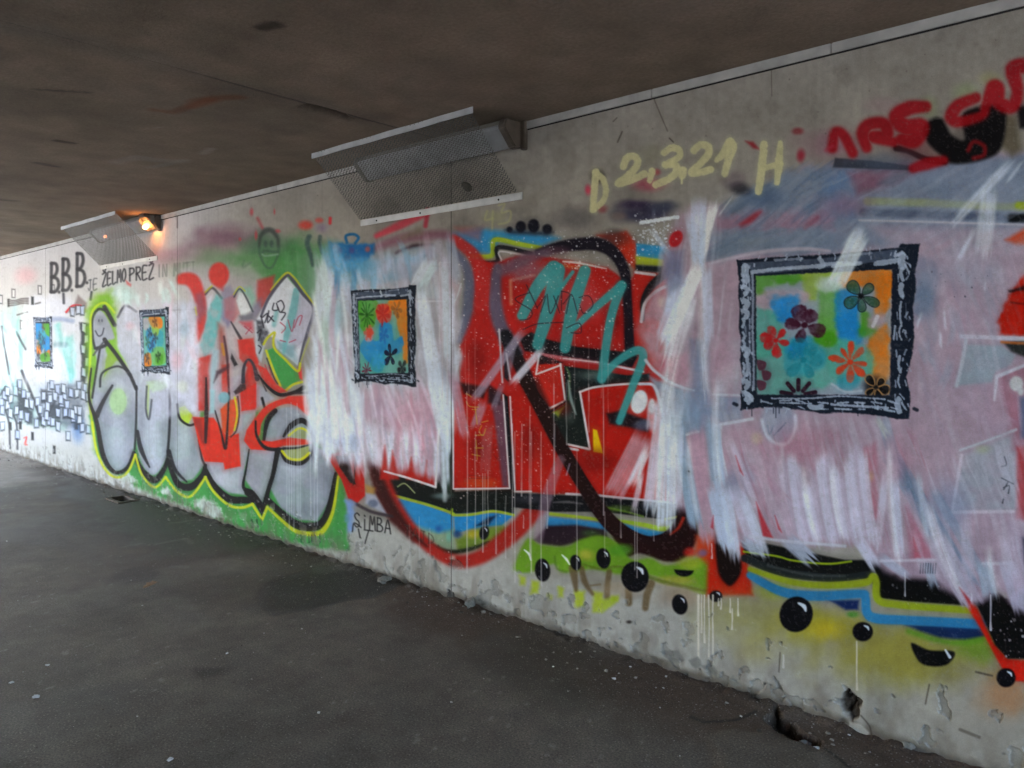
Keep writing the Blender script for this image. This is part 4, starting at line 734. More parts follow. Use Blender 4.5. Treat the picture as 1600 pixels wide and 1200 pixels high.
def m_teal(s):
    f = tF1; g = tF2
    # lilac drags of a dry brush over the red
    for a, b, w, c, al in (((540, 720), (240, 1140), 13, (176, 166, 186), .75), ((665, 825), (480, 1040), 12, (206, 204, 216), .9), ((500, 760), (460, 960), 9, (150, 142, 160), .6), ((420, 1040), (360, 1200), 10, (150, 140, 158), .6)): s.B(*f(a, b), w, c, al, .35, 6, seed=int(a[0]))
    for a, b, w, c, al in (((110, -60), (185, 330), 15, (190, 160, 178), .8), ((300, 120), (240, 280), 14, (180, 150, 168), .75), ((330, 260), (310, 560), 16, (178, 110, 116), .55), ((1300, 330), (1110, 700), 30, (206, 164, 174), .8), ((1320, 420), (1220, 640), 14, (220, 214, 222), .85), ((1290, 560), (1240, 800), 10, (206, 190, 200), .8), ((1360, 120), (1350, 300), 16, (206, 190, 200), .7), ((640, 360), (660, 640), 14, (196, 70, 54), .3)):
        s.B(*g(a, b), w, c, al, .4, 7, seed=int(a[0]) + 3)
    s.E(*g((1275, 112))[0], 13, 19, (222, 222, 226), rot=.25, soft=1.8); s.E(*g((1355, 140))[0], 6, 12, (214, 208, 214), soft=2.5)
    p = part('painted_squiggle', 'turquoise zigzag squiggle sprayed across the red letters')
    for P, w in ((((545, 612), (640, 430), (740, 312)), [17, 20, 22]), (((765, 330), (715, 550), (640, 795)), [24, 24, 17]), (((740, 500), (860, 340)), [8, 6]), (((935, 335), (860, 560), (812, 815)), [19, 21, 17]), (((870, 690), (1000, 565), (1165, 425)), [10, 12, 15]), (((1165, 425), (1095, 640), (1040, 1010)), [15, 14, 14]), (((1040, 1005), (1130, 905), (1255, 832), (1300, 870), (1240, 1040), (1150, 1275)), [13, 12, 14, 14, 13, 11])):
        s.S(f(P), w, TEAL, .92, 1.8, part=p)
    s.haze(*f((720, 380))[0], 30, 30, (96, 164, 166), .5)
    K = (58, 42, 52)
    for P in (((590, 470), (500, 510), (600, 580), (590, 630), (530, 640)), ((570, 420), (640, 570)), ((640, 560), (690, 490), (660, 590)), ((700, 480), (720, 600), (770, 490)), ((740, 490), (780, 600)), ((790, 460), (790, 580)), ((790, 460), (840, 480), (800, 540)), ((820, 600), (850, 480), (890, 600)), ((900, 500), (960, 490), (985, 550), (930, 600), (900, 540)), ((550, 700), (640, 665), (800, 655)), ((820, 690), (900, 660), (910, 720), (850, 720))): s.S(f(P), 1.5, K, .8, .7)
    Yc = (196, 176, 70)
    for P in (((195, 60), (225, 80)), ((195, 110), (215, 140), (270, 145)), ((250, 150), (262, 250)), ((230, 160), (260, 160)), ((290, 240), (330, 230)), ((250, 320), (300, 320)), ((290, 260), (275, 300), (300, 320), (315, 280)), ((250, 400), (300, 400)), ((255, 350), (262, 470)), ((230, 440), (280, 450))): s.S(g(P), 1.3, Yc, .75, .7)
    for P in (((370, 370), (360, 410), (385, 400)), ((365, 440), (395, 480)), ((210, 590), (330, 590)), ((210, 570), (320, 580))): s.S(g(P), 1.1, (110, 40, 30), .6, .7)

def m_wash1(s):
    z = tE1; y = tE2
    PW = [(492, 480), (505, 432), (545, 422), (600, 405), (650, 392), (690, 378), (716, 420), (720, 560), (706, 640), (690, 735), (660, 742), (640, 728), (615, 744), (590, 728), (560, 722), (530, 722), (500, 706), (486, 690), (488, 590)]
    s.haze(620, 400, 90, 36, (140, 140, 150), .6)
    s.S(z((420, 150), (560, 85), (720, 12)), [8, 13, 10], (196, 70, 84), .85, 3); s.S(z((730, -10), (715, 90)), 7, (176, 56, 72), .8, 2); s.S(z((400, 225), (560, 170), (700, 150), (860, 150), (960, 230)), [10, 15, 16, 15, 14], (136, 96, 110), .85, 5); s.S(z((540, 255), (640, 212), (760, 205)), [4, 6, 4], (60, 40, 48), .8, 2.5)
    s.F(z((560, 160), (690, 90), (700, 140), (560, 180)), (120, 110, 92), .6, 5)
    s.S(z((890, 170), (1000, 260), (1060, 400), (1050, 560)), [14, 20, 24, 22], (186, 56, 54), .9, 3)
    pb = part('painted_blot', 'blue sprayed blot left above the middle framed picture')
    s.F(z((138, 190), (230, 190), (320, 200), (405, 196), (400, 262), (330, 330), (260, 360), (200, 400), (150, 330)), (40, 108, 164), .95, 3, n=2, part=pb); s.S(z((240, 190), (235, 150), (280, 140), (310, 160), (290, 195)), 4.5, (36, 104, 150), .95, 1.3, part=pb)
    for x, q, c in ((190, 240, (150, 70, 110)), (270, 235, (90, 84, 130)), (365, 232, (176, 96, 90)), (175, 220, (196, 176, 190)), (240, 290, (70, 80, 120))): s.haze(*z((x, q))[0], 8, 9, c, .8)
    s.F(PW, (184, 180, 194), .82, 8, n=8, ns=18, mot=.15)
    s.F(z((150, 330), (330, 290), (480, 270), (740, 230), (780, 330), (520, 430), (300, 440), (180, 470)), (118, 170, 198), .65, 8, n=6, mot=.4); s.haze(*z((450, 330))[0], 34, 22, (172, 166, 182), .7); s.haze(*z((620, 360))[0], 40, 22, (178, 180, 194), .7)
    s.F(z((650, 340), (760, 290), (800, 520), (660, 520)), (176, 194, 190), .7, 5); s.F(z((800, 315), (870, 310), (930, 470), (880, 700), (800, 800)), (190, 166, 174), .8, 4); s.S(z((800, 800), (800, 310), (870, 310)), 1.6, (216, 216, 218), .8, .9, sm=False); s.S(z((660, 545), (870, 545)), 1.8, (216, 214, 218), .8, .9)
    s.F(y((300, 30), (770, 30), (770, 560), (440, 470), (300, 300)), (196, 162, 174), .85, 6, mot=.2)
    strokes(s, PW, 70, 82, 22, 30, 90, 7, 17, [(206, 212, 224), (190, 182, 196), (198, 190, 204), (178, 186, 206), (194, 168, 182)], .6, 3)
    strokes(s, y([(0, 60), (300, 40), (300, 330), (20, 330)]), 34, 84, 14, 50, 100, 8, 16, [(206, 214, 226), (196, 204, 220), (214, 220, 228)], .75, 4, rag=12)
    strokes(s, y([(300, 60), (740, 60), (740, 400), (320, 360)]), 44, 78, 16, 50, 100, 7, 15, [(206, 186, 198), (198, 170, 182), (212, 206, 216), (190, 160, 176)], .7, 5, rag=14)
    strokes(s, [(494, 440), (530, 440), (530, 640), (492, 640)], 16, 88, 10, 60, 120, 8, 16, [(196, 206, 214), (180, 196, 196), (210, 216, 226)], .7, 6)
    g = np.random.RandomState(12)
    for k in range(26):   # ragged lower edge
        x = 484 + k * 8; yb = np.interp(x, [484, 520, 560, 600, 640, 690], [700, 722, 712, 736, 724, 752])
        s.B((x + 6 * g.randn() * .4, yb - 60), (x + 3 * g.randn(), yb - 8 + 7 * g.randn()), 10, [(212, 218, 230), (206, 196, 208), (198, 170, 184)][g.randint(3)] if x > 560 else (208, 214, 228), .8, .45, 11, seed=k + 400)
    for x0, x1, yb in ((700, 690, 560), (610, 625, 540), (500, 530, 500), (455, 470, 470)): s.F(y((x0 - 30, 560 if x0 < 650 else 590), (x0, yb - 110), (x1 + 10, 560 if x0 < 650 else 580)), RED, .85, 2.5)
    s.drag(PW, 86, (216, 222, 234), .75, 3.2, 70, .5, .72, 8, 200); s.drag(PW, 80, (150, 156, 180), .45, 2.6, 60, .62, .8, 8, 210); s.drag([(495, 600), (700, 610), (690, 735), (500, 700)], 84, (206, 158, 174), .5, 3, 70, .55, .75, 8, 220)
    s.drag([(492, 420), (545, 415), (540, 640), (488, 690)], 88, (222, 228, 238), .7, 3.4, 90, .46, .7, 8, 230)
    s.S(y((452, 512), (600, 553), (752, 604), (772, 262)), 3, (220, 215, 215), .9, .8, sm=False)
    for x, q, rx, ry, c, al in ((532, 560, 26, 60, (190, 160, 182), .6), (560, 415, 60, 24, (96, 160, 196), .75), (525, 400, 26, 34, (84, 150, 190), .7), (640, 425, 50, 22, (158, 164, 184), .7), (526, 490, 24, 44, (150, 186, 196), .6), (640, 650, 56, 44, (196, 146, 162), .65), (545, 690, 34, 22, (150, 160, 190), .5), (508, 520, 14, 80, (160, 186, 168), .5), (600, 640, 40, 30, (186, 160, 180), .5)): s.haze(x, q, rx, ry, c, al, seed=int(x))
    strokes(s, [(505, 400), (640, 385), (650, 430), (520, 470)], 16, 78, 18, 26, 60, 6, 11, [(96, 160, 200), (130, 180, 206), (190, 204, 218), (64, 130, 180)], .65, 41, rag=12); strokes(s, [(496, 470), (545, 450), (545, 700), (492, 690)], 22, 86, 8, 60, 120, 5, 10, [(222, 230, 240), (206, 216, 230), (196, 170, 188)], .75, 42, rag=14)
    strokes(s, [(560, 620), (690, 620), (680, 720), (560, 700)], 18, 80, 12, 40, 80, 4, 9, [(222, 216, 226), (206, 150, 166), (214, 206, 220)], .7, 43, rag=16)
    # white column beside the joint
    for a, b, w, c in (((700, 560), (800, 1180), 20, (204, 212, 224)), ((690, 480), (740, 900), 14, (206, 212, 222)), ((830, 330), (850, 900), 13, (196, 206, 214)), ((880, 480), (870, 800), 10, (200, 206, 218)), ((740, 300), (650, 440), 16, (212, 218, 226)), ((770, 320), (690, 470), 12, (196, 212, 214)), ((860, 160), (905, 420), 16, (170, 176, 192)), ((130, 400), (100, 640), 16, (206, 214, 224)), ((90, 300), (130, 600), 12, (190, 204, 204))): s.B(*z(a, b), w, c, .8, .45, 9, seed=int(a[0]) + 11)
    for a, b, w in (((735, -20), (800, 290), 18), ((800, -20), (812, 620), 13), ((845, 0), (830, 420), 10)): s.B(*y(a, b), w, (206, 214, 226), .85, .5, 12, seed=int(a[0]))
    s.S(y((800, 500), (806, 680)), [2, 7], (196, 206, 206), .7, 2.5)
    s.S(z((930, 440), (905, 520), (880, 560)), 2, (206, 214, 220), .8, 1)

def m_wash2(s):
    G = [(1035, 640), (1042, 440), (1032, 400), (1058, 335), (1090, 316), (1150, 326), (1190, 300), (1250, 262), (1310, 256), (1400, 262), (1470, 262), (1560, 236), (1700, 236), (1700, 960), (1590, 945), (1560, 925), (1535, 938), (1505, 940), (1460, 908), (1400, 905), (1370, 885), (1340, 856), (1280, 852), (1190, 848), (1150, 860), (1120, 846), (1100, 805), (1050, 795), (1030, 720)]
    s.F(G, (172, 150, 164), .93, 7, n=7, ns=20)
    a = tG1; b = tG5; c = tG7; d = tG8; e = tG3; h = tG4
    # upper, cool greys over blue and black
    s.F(a((780, 140), (900, 60), (1300, -120), (1700, -140), (3200, -260), (3200, 330), (1600, 520), (680, 570), (640, 420), (720, 260)), (124, 138, 158), .9, 8, n=8, ns=20, mot=.15)
    s.F(a((700, 240), (1050, 205), (1560, 190), (1620, 250), (1600, 330), (880, 345), (690, 350)), (158, 122, 138), .8, 7, n=5); s.S(a((900, 310), (1040, 210)), 9, (156, 52, 62), .8, 3.5); s.S(a((1390, 330), (1490, 250)), 6, (150, 60, 72), .5, 3)
    s.F(b((10, 590), (150, 600), (155, 790), (0, 800)), (100, 128, 166), .7, 13, n=8, mot=.5); s.F(b((130, 600), (380, 560), (430, 590), (340, 650), (170, 700)), (138, 92, 108), .75, 6, mot=.3); s.F(b((260, 650), (340, 600), (420, 590), (330, 660)), (84, 88, 104), .7, 5)
    s.S(a((1130, 160), (1290, 20)), 10, (82, 96, 116), .5, 5); s.S(a((820, 200), (900, 140), (960, 60)), 8, (70, 84, 100), .6, 5)
    strokes(s, a([(800, 160), (1300, -90), (1580, -120), (1580, 200), (900, 230)]), 26, -38, 12, 40, 90, 8, 16, [(128, 142, 162), (116, 130, 150), (140, 150, 166), (104, 122, 146)], .6, 21)
    strokes(s, a([(660, 380), (1560, 340), (1560, 480), (700, 540)]), 16, -22, 12, 40, 90, 9, 16, [(122, 136, 152), (112, 126, 144), (130, 140, 150)], .6, 22)
    s.S(b((215, 728), (500, 735), (700, 745), (914, 752), (1100, 757)), 12, (160, 166, 118), .7, 3, mot=.3); s.S(b((195, 776), (450, 786), (700, 795), (914, 804), (1100, 810)), 12, (78, 88, 108), .75, 3, mot=.3)
    s.S(b((890, 745), (1100, 760)), 12, (156, 172, 40), .95, 2); s.S(b((860, 802), (1100, 812)), 14, (24, 26, 28), .95, 3); s.S(b((180, 812), (500, 820), (1100, 838)), 3.4, (196, 192, 200), .8, 1.6)
    s.F(b((400, 640), (560, 580), (914, 540), (1100, 560), (1100, 720), (560, 720)), (128, 140, 160), .8, 8, mot=.2)
    s.F(b((230, 840), (1100, 850), (1100, 1300), (440, 1300), (440, 920), (330, 920)), (172, 154, 168), .8, 8, mot=.15)
    s.F(b((830, 900), (914, 850), (1100, 856), (1100, 900), (880, 920)), (200, 72, 36), .85, 4)
    s.S(a((640, 612), (800, 572), (1100, 512), (1400, 495), (1580, 512)), [3, 5, 6, 6, 4], (186, 174, 186), .85, 1.8)
    # right hand field, around the biggest frame
    s.F(c((285, 130), (420, 160), (405, 380), (345, 450), (275, 450)), (116, 132, 154), .8, 11, sm=True, n=6, mot=.4); s.haze(*c((560, 400))[0], 40, 60, (178, 152, 168), .6); s.haze(*c((740, 200))[0], 40, 40, (168, 166, 182), .7)
    s.F(c((810, 575), (800, 480), (850, 350), (960, 200), (1400, 180), (1400, 600)), (176, 36, 22), .97, 3.5, n=2); s.S(c((870, 300), (940, 285), (1100, 240)), [4, 7, 8], (44, 24, 24), .9, 2, n=1.5); s.S(c((880, 370), (960, 380), (1100, 385)), 3, (90, 28, 22), .7, 1.6)
    s.F(c((830, 620), (960, 600), (1400, 600), (1400, 740), (960, 710), (880, 680)), (44, 46, 44), .95, 3); s.S(c((820, 618), (960, 626), (1400, 640)), 4, (176, 96, 40), .9, 1.5); s.S(c((570, 582), (760, 590), (960, 598), (1400, 612)), [7, 7, 7, 7], (196, 192, 204), .92, 1.5)
    s.F(c((600, 632), (820, 640), (905, 700), (880, 760), (785, 805), (762, 872), (535, 892)), (148, 162, 172), .9, 3, mot=.2); s.S(c((598, 606), (570, 760), (538, 892)), 6, (186, 190, 200), .85, 1.8); s.F(c((790, 838), (960, 768), (1400, 700), (1400, 1300), (880, 1300), (850, 1100)), (160, 110, 124), .9, 3, mot=.2); s.F(c((930, 960), (1400, 900), (1400, 1220), (940, 1220)), (92, 108, 136), .8, 4)
    s.S(c((775, 980), (790, 835), (960, 765), (1200, 690)), [4, 6, 5, 5], (200, 200, 210), .9, 1.5, sm=False); s.E(*c((912, 878))[0], 11, 12, (196, 196, 196), soft=2); s.E(*c((940, 925))[0], 5, 7, (190, 190, 192), soft=2)
    strokes(s, c([(300, 420), (560, 60), (820, 60), (780, 460), (560, 560), (500, 1000), (300, 1000)]), 42, 84, 30, 25, 70, 8, 18, [(178, 158, 172), (166, 160, 176), (184, 166, 178), (170, 146, 160), (160, 164, 180)], .55, 25)
    for p0, p1, w in (((460, 420), (470, 540), 5), ((435, 560), (440, 650), 6), ((600, 0), (545, 105), 6), ((720, 230), (712, 310), 3), ((320, 440), (290, 520), 6)): s.B(*c(p0, p1), w, (200, 202, 212), .8, .3, 5, seed=w * 7)
    # between the red piece and the big frame
    s.F(d((-40, -300), (60, -560), (240, -900), (520, -700), (500, -100), (420, 60), (300, 240), (140, 120)), (186, 172, 186), .8, 7, mot=.3)
    s.F(d((200, 0), (480, -60), (540, 320), (300, 240)), (186, 146, 160), .8, 5, mot=.3); s.haze(*d((260, 60))[0], 16, 24, (190, 110, 122), .6)
    s.F(d((520, -200), (720, -200), (720, 600), (640, 560), (560, 340)), (132, 144, 170), .85, 5, mot=.2)
    s.F(d((720, -200), (1060, -200), (1040, 360), (760, 370)), (178, 172, 184), .7, 7); s.haze(*d((920, 150))[0], 24, 26, (196, 198, 206), .8)
    s.F(d((90, 180), (250, 250), (540, 360), (640, 560), (620, 760), (360, 820), (300, 760), (250, 560)), (142, 162, 182), .9, 4, mot=.3)
    s.F(d((780, 380), (1050, 400), (1060, 640), (850, 680), (700, 560)), (134, 148, 170), .85, 5, mot=.2)
    s.S(d((60, 20), (140, 120), (300, 240), (450, 305), (560, 335)), [5, 5, 4.5, 4.5, 3], (200, 206, 216), .9, 1.4); s.S(d((0, 270), (110, 270), (160, 310), (200, 430), (255, 640), (320, 860)), [4, 4, 5, 5, 5, 3], (206, 210, 220), .9, 1.4); s.S(d((760, 375), (1030, 385)), 3.4, (196, 200, 208), .8, 1.5)
    s.F(d((360, 850), (620, 770), (690, 1200), (690, 1500), (560, 1500), (480, 1200), (400, 950)), (184, 148, 162), .92, 3, mot=.25); s.S(d((360, 826), (610, 765)), 3.6, (206, 208, 216), .9, 1.2)
    s.F(d((840, 720), (1060, 660), (1300, 760), (1600, 800), (1600, 1600), (1000, 1600), (860, 1100)), (184, 156, 170), .85, 6, mot=.25); s.S(d((1170, 630), (842, 690), (832, 900), (905, 1220)), [5, 5, 5, 3], (206, 208, 216), .9, 1.4, sm=False)
    s.haze(*d((1220, 830))[0], 14, 14, (196, 176, 156), .7)
    s.E(*d((1440, 660))[0], 27, 33, (146, 158, 178), a=.7, soft=5); s.S(d((1270, 640), (1320, 800), (1430, 890), (1540, 880), (1610, 760), (1620, 600)), 5, (204, 208, 218), .85, 1.8); s.S(d((1478, 895), (1490, 1050), (1500, 1250)), 5, (204, 204, 214), .85, 1.8)
    for P in (((1330, 700), (1350, 790), (1390, 700)), ((1400, 800), (1470, 720), (1520, 670)), ((1440, 760), (1500, 700))): s.S(d(P), 1.6, (84, 104, 124), .6, .8)
    # lower field
    s.F(h((740, 372), (1012, 252), (1035, 660), (702, 662)), (150, 160, 168), .7, 6, mot=.4); s.haze(*h((850, 340))[0], 20, 12, (164, 170, 130), .5)
    s.S(h((735, 345), (860, 300), (1025, 238)), 4, (186, 192, 200), .85, 1.5); s.S(h((742, 372), (692, 668), (1014, 664)), 5, (198, 186, 196), .9, 1.4, sm=False); s.F(h((1032, 330), (1200, 300), (1200, 760), (1030, 700)), (166, 62, 66), .85, 4); s.F(h((1055, 800), (1300, 800), (1300, 1150), (1067, 1150)), (48, 56, 76), .7, 4); s.S(h((850, 936), (1014, 934)), 5, (196, 188, 198), .85, 1.5)
    for P in (((965, 380), (975, 420), (950, 430)), ((950, 490), (1010, 520)), ((960, 540), (990, 530), (985, 570)), ((960, 600), (955, 620)), ((985, 510), (960, 550))): s.S(h(P), 1.8, (40, 44, 50), .8, .8)
    s.F(h((220, 340), (300, 300), (310, 700), (240, 720)), (178, 118, 130), .8, 5, mot=.2); s.haze(*h((270, 480))[0], 7, 14, (190, 150, 120), .6)
    for p0, p1, w, cl, al in (((370, 370), (790, 1060), 26, (128, 142, 164), .85), ((330, 170), (390, 400), 18, (140, 154, 172), .7), ((300, 180), (360, 280), 10, (186, 188, 180), .7), ((420, 400), (500, 620), 12, (112, 132, 154), .8), ((600, 560), (860, 1000), 14, (142, 156, 174), .7), ((380, 400), (420, 900), 15, (186, 188, 204), .85), ((350, 440), (300, 860), 12, (190, 186, 200), .8), ((520, 480), (560, 820), 10, (180, 188, 200), .7), ((450, 560), (600, 1010), 16, (186, 168, 184), .7), ((600, 800), (800, 1150), 30, (182, 170, 186), .9), ((560, 620), (680, 980), 16, (186, 178, 194), .7), ((860, 940), (890, 1110), 22, (156, 168, 184), .9), ((980, 930), (1060, 1180), 26, (176, 170, 188), .9), ((760, 700), (780, 1010), 18, (176, 164, 180), .6), ((1010, 700), (1050, 1080), 20, (178, 160, 176), .7), ((200, 800), (300, 960), 18, (190, 190, 206), .9), ((320, 900), (460, 1000), 14, (170, 176, 194), .8), ((560, 930), (600, 1060), 14, (160, 170, 186), .8), ((730, 60), (1000, 240), 30, (178, 160, 176), .5)):
        s.B(*h(p0, p1), w, cl, al, .35, 10, seed=int(p0[0] + p1[1]))
    s.F(h((450, 640), (600, 908), (480, 912)), (176, 104, 120), .7, 5); s.F(h((490, 800), (530, 905), (500, 905)), (170, 40, 50), .8, 2); s.F(h((730, 1060), (790, 1130), (780, 1150)), (160, 40, 40), .8, 2)
    s.S(h((320, 922), (600, 916)), 4, (198, 194, 206), .8, 1.6)
    for k in range(7): s.S(h((530 + k * 13, 935), (526 + k * 13, 985)), 1.6, (52, 56, 66), .7, .8)
    s.drag(a([(640, 60), (1700, -140), (3200, -200), (3200, 560), (1600, 540), (660, 560)]), -30, (168, 176, 192), .55, 3.4, 70, .52, .75, 14, 240); s.drag(a([(700, 100), (1600, -120), (1600, 330), (720, 330)]), -38, (74, 92, 118), .5, 3, 60, .6, .8, 10, 250)
    s.drag([(1435, 340), (1700, 330), (1700, 900), (1500, 910), (1430, 680)], 76, (190, 184, 198), .6, 4, 70, .5, .75, 14, 260); s.drag([(1435, 380), (1590, 340), (1600, 700), (1430, 660)], 70, (136, 146, 166), .4, 4, 60, .62, .82, 14, 265)
    s.drag([(1040, 650), (1160, 640), (1440, 660), (1600, 700), (1600, 900), (1500, 920), (1340, 850), (1050, 800)], 74, (196, 194, 208), .7, 3, 80, .5, .72, 10, 270); s.drag([(1120, 680), (1440, 670), (1480, 880), (1200, 840)], 70, (172, 92, 108), .45, 2.6, 80, .64, .8, 10, 280); s.drag([(1060, 700), (1120, 700), (1130, 830), (1060, 790)], 78, (110, 136, 164), .5, 2.6, 70, .6, .78, 8, 285)
    s.drag([(1020, 330), (1120, 330), (1160, 640), (1030, 640)], 96, (204, 212, 226), .65, 3.2, 80, .5, .72, 12, 290); s.drag([(1050, 440), (1150, 430), (1150, 640), (1060, 640)], 92, (176, 140, 156), .45, 3, 70, .6, .8, 12, 295)
    for x, q, rx, ry, c, al in ((1250, 700, 70, 60, (186, 130, 146), .55), (1130, 560, 30, 70, (182, 136, 152), .5), (1092, 640, 34, 60, (128, 148, 176), .6), (1150, 760, 40, 50, (136, 152, 180), .55), (1480, 790, 60, 60, (126, 142, 168), .5), (1445, 470, 30, 50, (112, 130, 154), .6), (1540, 640, 60, 60, (178, 150, 166), .4), (1500, 420, 60, 50, (164, 164, 180), .5), (1400, 720, 40, 60, (178, 128, 142), .5), (1320, 320, 60, 30, (150, 108, 124), .5), (1200, 310, 60, 26, (86, 106, 134), .6), (1560, 300, 60, 40, (140, 150, 168), .6), (1075, 480, 20, 60, (206, 214, 226), .5)): s.haze(x, q, rx, ry, c, al, seed=int(x))
    # hatching of pale strokes
    for k in range(18):
        x = 1222 + k * 7.4; j = (k * 37 % 11) / 11.
        s.B((x, 738 - 26 * math.sin(k * .9) - (18 if k > 9 else 0)), (x + 16 + 6 * j, 842 + 10 * j), 15, [(190, 184, 200), (184, 170, 188), (196, 194, 208)][k % 3], .8, .5, 9, 2, seed=k + 70)
    for p0, p1, w, cl, al in (((330, 130), (395, 780), 22, (190, 156, 172), .85), ((210, 60), (330, 680), 20, (140, 160, 184), .85), ((250, 260), (300, 680), 12, (160, 180, 200), .8), ((130, -40), (60, 600), 20, (200, 206, 218), .8), ((150, 60), (130, 690), 18, (206, 214, 226), .9), ((190, 150), (180, 710), 14, (198, 206, 220), .85), ((90, 200), (40, 560), 14, (200, 190, 204), .7), ((240, 120), (225, 560), 10, (206, 212, 224), .7), ((430, 80), (470, 470), 18, (172, 188, 206), .85), ((400, 60), (440, 460), 12, (150, 168, 190), .7), ((440, 470), (520, 830), 24, (178, 190, 210), .9), ((500, 470), (560, 870), 18, (190, 198, 214), .85), ((560, 460), (680, 820), 22, (188, 184, 202), .85), ((610, 520), (730, 850), 16, (196, 200, 214), .8), ((500, 130), (620, 480), 14, (190, 168, 182), .7), ((540, 200), (700, 620), 10, (196, 190, 204), .7), ((660, 330), (860, 530), 12, (186, 150, 166), .7), ((680, 260), (780, 620), 14, (190, 170, 184), .7), ((760, 300), (900, 760), 14, (188, 164, 180), .7), ((860, 760), (1010, 890), 22, (176, 182, 202), .9), ((600, 770), (720, 850), 16, (176, 184, 200), .85), ((820, 260), (845, 520), 8, (196, 184, 196), .6)):
        s.B(*e(p0, p1), w, cl, al, .45, 11, seed=int(p0[0] + p1[1]) + 5)
    for P in (((560, 270), (605, 385), (585, 360)), ((680, 540), (715, 620), (780, 755), (720, 740)), ((790, 620), (830, 720), (810, 700)), ((430, 620), (430, 700), (415, 690))): s.F(e(P), (186, 44, 52), .75, 1.8)
    s.S(e((640, 742), (760, 760), (900, 775), (1200, 800)), [5, 4, 5, 5], (198, 198, 210), .85, 1.4)
    s.E(*e((287, 362))[0], 1.6, 1.6, (30, 30, 34))
    # bright loaded brush marks
    for p0, p1, w in (((1096, 330), (1090, 440), 16), ((1112, 330), (1098, 420), 9), ((1092, 420), (1040, 560), 14), ((1100, 430), (1104, 620), 11), ((1080, 470), (1036, 640), 16), ((1048, 600), (1062, 760), 12), ((1040, 660), (1030, 800), 12), ((1062, 640), (1050, 815), 11), ((1076, 690), (1092, 812), 9), ((1120, 600), (1124, 760), 10), ((1010, 700), (1000, 770), 8), ((1300, 730), (1318, 838), 9), ((1256, 735), (1275, 840), 9), ((1390, 700), (1404, 880), 9), ((1545, 860), (1562, 930), 10), ((1450, 790), (1500, 925), 12)): s.B(p0, p1, w * 1.3, (226, 232, 242), .5, .95, 14, 4, seed=int(p0[0] * 3), soft=3)
    for p0, p1, w, al in (((670, 150), (585, 560), 13, .95), ((700, 160), (640, 340), 8, .9), ((540, 110), (545, 600), 17, .55), ((480, 250), (560, 640), 13, .5), ((600, 120), (580, 640), 10, .6), ((555, 640), (290, 1230), 20, .65), ((530, 800), (390, 1000), 10, .7), ((430, 700), (270, 1230), 22, .45), ((620, 650), (640, 1230), 16, .5), ((200, 360), (340, 560), 9, .6), ((820, 90), (720, 230), 3, .7), ((360, 700), (330, 1000), 14, .5)): s.B(*a(p0, p1), w, (226, 233, 242) if al > .6 else (190, 202, 220), min(al * 1.15, .97), .35, 8, seed=int(p0[0]) + 9)
    s.F(a((300, 500), (440, 510), (430, 770), (330, 850), (290, 700)), (112, 120, 150), .7, 5, mot=.2)
    s.E(*a((380, 416))[0], 10, 14, (184, 50, 56), rot=.5, soft=2)
    s.S(a((110, 292), (250, 268), (392, 246)), [6, 6, 6], (226, 232, 238), .95, 1, n=1.2, ns=3); s.dots(985, 335, 1060, 400, 160, .5, 2.0, (222, 228, 236), .9, seed=31, gauss=True)
    for p0, p1, w in (((185, 860), (115, 950), 20), ((690, 860), (625, 990), 10), ((760, 690), (730, 960), 26), ((850, 560), (600, 820), 16), ((840, 640), (900, 560), 8)): s.B(*b(p0, p1), w, (212, 218, 228), .62, .5, 12, soft=3, seed=int(p0[0]) + 2)  # first stroke paints in a glossy highlight; the rest are white brush marks
    s.dots(1430, 420, 1560, 480, 14, .6, 1.6, (60, 60, 70), .7, seed=33)

